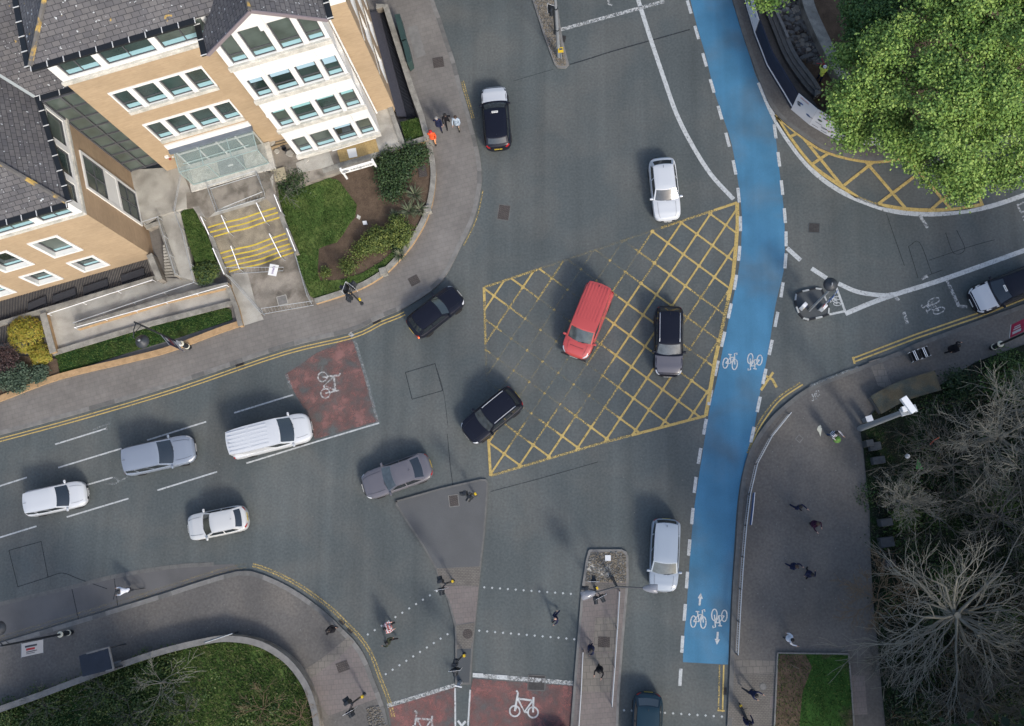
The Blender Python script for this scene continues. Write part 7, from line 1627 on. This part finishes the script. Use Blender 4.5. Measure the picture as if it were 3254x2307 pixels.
def grow(rs, p, d, L, r, lvl, out, spread=.6, up=.12, kids=(2, 4), nseg=3):
    d = Vector(d).normalized(); p = Vector(p)
    for i in range(nseg):
        q = p+d*L/nseg; r2 = r*(1-.38/nseg*1.2); out.append((*p, *q, r, r2)); p, r = q, r2
        d = (d+Vector((rs.gauss(0, .13), rs.gauss(0, .13), rs.gauss(0, .08)+up*.3))).normalized()
        if lvl > 0 and i < nseg-1 and rs.random() < .95:
            s_ = d.orthogonal(); s_.rotate(Quaternion(d, rs.uniform(0, 6.28))); grow(rs, p, d+s_*spread*rs.uniform(.8, 1.4), L*rs.uniform(.5, .75), r*.55, lvl-1, out, spread, up, kids, nseg)
    if lvl > 0:
        for _ in range(rs.randint(*kids)):
            s_ = d.orthogonal(); s_.rotate(Quaternion(d, rs.uniform(0, 6.28))); grow(rs, p, d+s_*spread*rs.uniform(.5, 1.2), L*rs.uniform(.6, .85), r*.68, lvl-1, out, spread, up, kids, nseg)
def twm(n, c): return mat(n, c, .85, .15, 3)
M_['twig'] = twm('twig', (.185, .18, .15)); M_['twig_dark'] = twm('twig_dark', (.082, .082, .072)); M_['twig_brown'] = twm('twig_brown', (.15, .105, .065))
def bare_tree(label, c, trunk_h, first, n1, L1_, lvl, seed, m='twig', up=.1, tilt=(.9, 1.4), r0=.26, spread=.6, z=.2, name='bare_tree', group='bare trees in the park', rmin=.011, kids=(2, 3)):
    p = G(*c, z); rs = random.Random(seed); t = thing(name, label, 'tree', p, 0, group); lean = Vector((rs.uniform(-.05, .05), rs.uniform(-.05, .05), 1))
    b = MB(); topp = lean*trunk_h; b.tube([(0, 0, -.1), (0, 0, .25), topp*.5, topp], [r0*1.5, r0*1.05, r0*.9, r0*.75], 10); b.build('trunk', M_[m], t, sm=True)
    seg = []
    for i in range(n1):
        a = 6.283*i/n1+rs.uniform(-.4, .4); tl = rs.uniform(*tilt); d = Vector((math.sin(tl)*math.cos(a), math.sin(tl)*math.sin(a), math.cos(tl))); st_ = topp*rs.uniform(.62, 1.0)
        grow(rs, st_, d, L1_*rs.uniform(.6, 1.2), r0*rs.uniform(.24, .46), lvl, seg, spread, up, kids)
    seg = [s[:6]+(max(s[6], rmin), max(s[7], rmin*.8)) for s in seg]
    V, F = tubes_np(seg, 4); np_mesh('crown', V, F, M_[m], None, t); return t
bare_tree('large pale bare tree with branches radiating from its middle', (2962, 1938), 4.2, 0, 25, 2.7, 3, 11, 'twig', .03, (.85, 1.5), .24, .48, rmin=.010, kids=(1, 3))
bare_tree('pale bare tree beside the camera column at the right', (3110, 1405), 4.0, 0, 14, 2.3, 3, 12, 'twig', .10, (.5, 1.4), .19, .6, rmin=.010)
bare_tree('bare tree at the right edge beyond the mossy wall', (3235, 1310), 4.5, 0, 12, 2.1, 3, 13, 'twig', .10, (.6, 1.4), .17, .6, rmin=.010); bare_tree('bare tree cut by the right edge level with the large pale tree', (3290, 1860), 5.0, 0, 8, 2.6, 3, 14, 'twig', .12, (.5, 1.3), .2, .6, rmin=.012)
bare_tree('small brushy bare tree at the plaza edge below the headstones', (2848, 1592), 1.6, 0, 14, .95, 3, 15, 'twig', .1, (.6, 1.35), .09, .55, rmin=.009); bare_tree('dark bare tree near the bottom right corner', (3060, 2210), 3.0, 0, 15, 2.2, 3, 16, 'twig_dark', .1, (.7, 1.35), .16, .6, rmin=.011)
bare_tree('reddish brown bare shrub reaching over the plaza left of the large tree', (2775, 1905), 1.2, 0, 9, 1.25, 3, 17, 'twig_brown', .08, (.7, 1.4), .07, .55, rmin=.009); bare_tree('fine bare shrub right of the grass plot', (2800, 2090), .9, 0, 11, 1.1, 3, 18, 'twig_dark', .1, (.6, 1.3), .07, .6, rmin=.009)
bare_tree('bare tree at the right edge above the bottom corner', (3245, 2130), 4.0, 0, 13, 2.3, 3, 19, 'twig_dark', .1, (.6, 1.35), .17, .6, rmin=.011); bare_tree('low dark bare shrub beside the headstones', (2960, 1650), 1.2, 0, 8, 1.3, 2, 23, 'twig_dark', .1, (.8, 1.4), .08, .65, rmin=.009)
bare_tree('fine dark bare tree in the middle of the park', (3130, 1640), 2.6, 0, 14, 2.1, 3, 27, 'twig_dark', .08, (.7, 1.45), .12, .62, rmin=.009); bare_tree('fine dark bare tree between the green cloth and mossy wall', (3000, 1480), 2.0, 0, 12, 1.7, 3, 28, 'twig_dark', .08, (.7, 1.45), .09, .62, rmin=.008)
bare_tree('bare twiggy shrub leaning over the wall at the bottom left', (527, 2165), .9, 0, 7, 1.25, 2, 21, 'twig', .1, (.7, 1.35), .07, .6, .42, group='bare shrubs in the rough grass', rmin=.011)
for i, (c, lb) in enumerate((((330, 2195), 'bare shrub left of the twiggy one on the rough grass'), ((150, 2240), 'bare shrub at the lower left corner'), ((600, 2255), 'bare shrub at the bottom edge in the middle of the grass'), ((840, 2250), 'brown bare shrub at the right of the rough grass'), ((960, 2275), 'brown bare shrub beside the wall end at the bottom'), ((420, 2270), 'low bare shrub at the bottom edge left of the middle'))):
    bare_tree(lb, c, .4, 0, 7, .85, 2, 50+i, ('twig_dark', 'twig_dark', 'twig_dark', 'twig_brown', 'twig_brown', 'twig_dark')[i], .1, (.8, 1.4), .045, .65, .42, group='bare shrubs in the rough grass', rmin=.008)
bare_tree('tangled bare shrub over the dark thicket by the terrace', (905, 590), .4, 0, 9, .9, 2, 60, 'twig', .05, (.8, 1.4), .05, .6, .5, group='bare shrubs in the rough grass', rmin=.010)
# undergrowth: dark bushes between the trees
gD = [leafm('ivy1', (.018, .04, .014)), leafm('ivy2', (.028, .055, .018)), leafm('ivy3', (.012, .026, .011))]; gE = [leafm('ivy4', (.04, .085, .018)), leafm('ivy5', (.03, .06, .016)), leafm('ivy6', (.055, .10, .022))]
for i, (c, r, h, gg, lb) in enumerate((((3175, 1210), 1.9, 1.5, gE, 'bright green laurel bush below the red banner'), ((3050, 1225), 1.2, .9, gD, 'dark ivy mound beside the mossy wall'), ((2870, 1640), .8, .7, gE, 'green ivy clump at the plaza edge tree'), ((3060, 1560), 1.5, .8, gD, 'dark ivy mound in the middle of the park'), ((3170, 1580), 1.2, .9, gE, 'green ivy patch between the right hand trees'), ((3010, 1850), 1.2, .8, gE, 'green ivy above the middle of the large bare tree'), ((2960, 1950), .7, 3.2, gD, 'ivy climbing the trunk of the large bare tree'), ((3180, 1980), 1.1, .7, gE, 'green ivy right of the large bare tree'), ((3200, 2180), 1.3, .8, gD, 'dark green shrub near the bottom right corner'), ((2900, 2230), 1.4, .7, gD, 'dark ivy mound at the bottom edge of the park'))):
    bush(lb, c, .2, r, h, gg, 1600, .13, 70+i, cr=.25, group='ivy and shrubs under the bare trees')
tufts('undergrowth', [([(2745, 1400), (2765, 1624), (2768, 1760), (2790, 2050), (2815, 2307), (3254, 2320), (3254, 1110), (2990, 1230), (2790, 1300)], .2, 16000)], 0, (.08, .3), seed=9, mats=('ug1', 'ug1', 'ug2')) if M_.setdefault('ug1', mat('ug1', (.02, .035, .015), .9)) and M_.setdefault('ug2', mat('ug2', (.06, .055, .035), .9)) else None
# ground cover that nobody could count: leafy tangle on the rough grass, fine twigs under the trees
rs_ = random.Random(90); LB = []
while len(LB) < 90:
    x_, y_ = rs_.uniform(0, 1000), rs_.uniform(2040, 2330)
    if inside(x_, y_, rough) and (x_ < 560 or rs_.random() < .12): q = G(x_, y_, .42); r_ = rs_.uniform(.3, .9); LB.append((q.x, q.y, .5, r_, r_*.8, rs_.uniform(.12, .4)))
tag(foliage('ground_cover', LB, 15000, .12, [leafm('gc1', (.045, .085, .02)), leafm('gc2', (.075, .105, .032)), leafm('gc3', (.028, .06, .018)), leafm('gc4', (.09, .125, .035))], None, 91, cr=.22), kind='stuff')
pk = [(2760, 1480), (2775, 1760), (2800, 2050), (2825, 2330), (3300, 2330), (3300, 1130), (3000, 1240), (2830, 1330)]; sg_ = []
while len(sg_) < 9000:
    x_, y_ = rs_.uniform(2740, 3300), rs_.uniform(1130, 2330)
    if not inside(x_, y_, pk): continue
    q = G(x_, y_, .2)
    for i in range(9):
        a = rs_.uniform(0, 6.283); tl = rs_.uniform(.5, 1.4); grow(rs_, q+Vector((0, 0, .2)), (math.sin(tl)*math.cos(a), math.sin(tl)*math.sin(a), math.cos(tl)), rs_.uniform(.4, .9), .014, 1, sg_, .6, .05, (1, 2), 2)
sg_ = [s_[:6]+(max(s_[6], .008), max(s_[7], .006)) for s_ in sg_]; V, F = tubes_np(sg_, 3); mm_ = np.repeat(np.arange(len(sg_))[None, :] % 3 > 1, 3, 0).reshape(-1)
o = np_mesh('twiggy_undergrowth', V, F, [M_['twig_dark'], M_['twig_brown']], mm_.astype(int)); o['kind'] = 'stuff'
LB = []
while len(LB) < 70:
    x_, y_ = rs_.uniform(2760, 3300), rs_.uniform(1130, 2330)
    if inside(x_, y_, pk): q = G(x_, y_, .2); r_ = rs_.uniform(.4, 1.1); LB.append((q.x, q.y, .3, r_, r_*.8, rs_.uniform(.2, .6)))
tag(foliage('ivy_cover', LB, 14000, .12, gD+gE[:1], None, 92, cr=.25), kind='stuff')
# leafy trees
gL = [leafm('lime1', (.175, .275, .055)), leafm('lime2', (.14, .235, .048)), leafm('lime3', (.22, .31, .072)), leafm('lime4', (.09, .17, .036))]; gM = [leafm('mid1', (.055, .115, .03)), leafm('mid2', (.04, .09, .025)), leafm('mid3', (.08, .14, .035))]
def leafy(label, c, z0, lobes, n, size, cols, seed, trunk_h=5, clump=14, cr=.30, group='leafy trees at the top right', shell=.55):
    """lobes in pixels of the photograph: (x, y, height, rx, ry, rz)"""
    p = G(*c, z0); t = thing('leafy_tree', label, 'tree', p, 0, group); L = []
    rl = random.Random(seed+5)
    for x, y, hh, rx, ry, rz in lobes:
        q = G(x, y, hh)-p; k = max(4, int(rx*ry*2.2))
        for _ in range(k):            # boughs: a big lobe breaks up into many small leafy heads
            a, e = rl.uniform(0, 6.283), rl.uniform(-.1, 1.25); r_ = rl.uniform(.45, .95)
            L.append((q.x+rx*r_*math.cos(a)*math.cos(e), q.y+ry*r_*math.sin(a)*math.cos(e), q.z+rz*r_*math.sin(e), rl.uniform(.45, .95), rl.uniform(.45, .95), rl.uniform(.3, .55)))
    big = [(G(x, y, hh)-p) for x, y, hh, *_ in lobes]
    foliage('crown', L, n, size, cols, t, seed, flat=.45, shell=shell, clump=clump, cr=cr)
    b = MB(); b.tube([(0, 0, -.1), (0, 0, .4), (.1, .05, trunk_h)], [.5, .36, .26], 10); b.build('trunk', M_['bark'], t, sm=True); rs = random.Random(seed); b = MB()
    for e in big: b.tube([(.1, .05, trunk_h*.75), e*.5+Vector((0, 0, trunk_h*.3)), e+Vector((rs.uniform(-1, 1), rs.uniform(-1, 1), .5))], [.16, .1, .03], 6)
    b.build('limbs', M_['bark'], t); return t
leafy('large bright green maple spreading over the yellow hatching', (3020, 300), .12, [(2760, 330, 6.5, 2.2, 2.2, 1.6), (2860, 200, 8.0, 3.0, 3.0, 2.2), (2960, 330, 8.5, 3.2, 2.8, 2.2), (2830, 420, 5.6, 2.2, 1.8, 1.4), (3060, 440, 7.0, 2.8, 2.4, 2.0), (3110, 250, 9.2, 3.2, 3.2, 2.4), (3010, 130, 8.6, 3.0, 3.0, 2.2), (3080, 530, 5.2, 1.9, 1.3, 1.2), (2960, 500, 5.0, 1.8, 1.2, 1.1), (3160, 400, 7.2, 2.2, 2.6, 2.0), (3010, 565, 4.4, .9, .7, .7), (3110, 580, 4.6, 1.3, .9, .8), (3170, 520, 5.0, 1.4, 1.3, 1.0), (3040, 545, 4.8, 1.6, .9, .8), (2890, 490, 4.9, 1.2, .8, .8), (2690, 290, 5.6, 1.1, 1.2, .9), (2700, 200, 5.6, 1.0, 1.2, .9), (2700, 360, 5.4, 1.0, 1.0, .8), (2740, 440, 4.6, 1.2, .7, .8)], 90000, .155, gL, 31, 5.5, 20, .25)
leafy('taller yellow green tree at the far top right corner', (3300, 80), .12, [(3220, 60, 10.0, 3.6, 3.4, 2.6), (3290, 250, 8.5, 2.8, 3.0, 2.2), (3330, -40, 9.5, 3.4, 3.2, 2.4), (3120, 20, 9.5, 2.8, 2.6, 2.2), (3250, 370, 6.6, 1.4, 2.0, 1.4)], 38000, .17, gL, 32, 6.5, 22, .2)
leafy('darker green tree behind the wall at the top', (2830, 60), .12, [(2760, 80, 5.5, 2.0, 2.2, 1.6), (2850, 20, 6.2, 2.6, 2.2, 1.8), (2790, 200, 5.0, 1.7, 1.6, 1.3), (2900, -40, 6.5, 2.6, 2.2, 1.8), (2740, -10, 5.2, 1.5, 1.5, 1.2), (2745, 140, 5.0, 1.3, 1.5, 1.1)], 26000, .16, gM, 33, 3.5, 22, .2)
b_ = leafy('small overhanging green spray above the top of the hoarding', (2480, -60), .12, [(2430, 5, 4.2, .9, .5, .5), (2470, -10, 4.4, 1.0, .6, .6)], 1500, .2, gL, 34, 3.0)
# tall evergreens beyond the frame that shade the park and the lower right plaza
src = leafy('dense evergreen beyond the frame, nearest the bottom right corner', (2790, 2700), .2, [(2790, 2700, 6, 3.6, 3.6, 2.4), (2810, 2720, 9, 3.2, 3.2, 2.4), (2800, 2710, 12, 2.4, 2.4, 2.2)], 16000, .40, gD, 41, 8, 12, .4, 'evergreens beyond the frame')
src.location = G(3110, 2590, .2); src.scale = (1.3, 1.3, 1.35)
for x, y, lb in ((3330, 2600, 'dense evergreen beyond the frame, second along the bottom'), (3500, 2500, 'dense evergreen beyond the frame, lowest at the right'), (3540, 2200, 'dense evergreen beyond the frame, second at the right'), (3560, 1900, 'dense evergreen beyond the frame, third at the right'), (3520, 1600, 'dense evergreen beyond the frame, highest at the right')):
    t = copy_tree(src); t.location = G(x, y, .2); t['label'] = lb; t.rotation_euler.z = x*.01
for x, y, lb in ((330, 2630, 'unseen evergreen added for shade beyond the bottom left corner, nearer the left edge'), (640, 2660, 'unseen evergreen added for shade beyond the bottom left corner, nearer the middle')):  # unseen trees, added to shade the left of the rough grass
    t = copy_tree(src); t.location = G(x, y, .2); t.scale = (1, 1, 1); t['label'] = lb; t.rotation_euler.z = x*.01
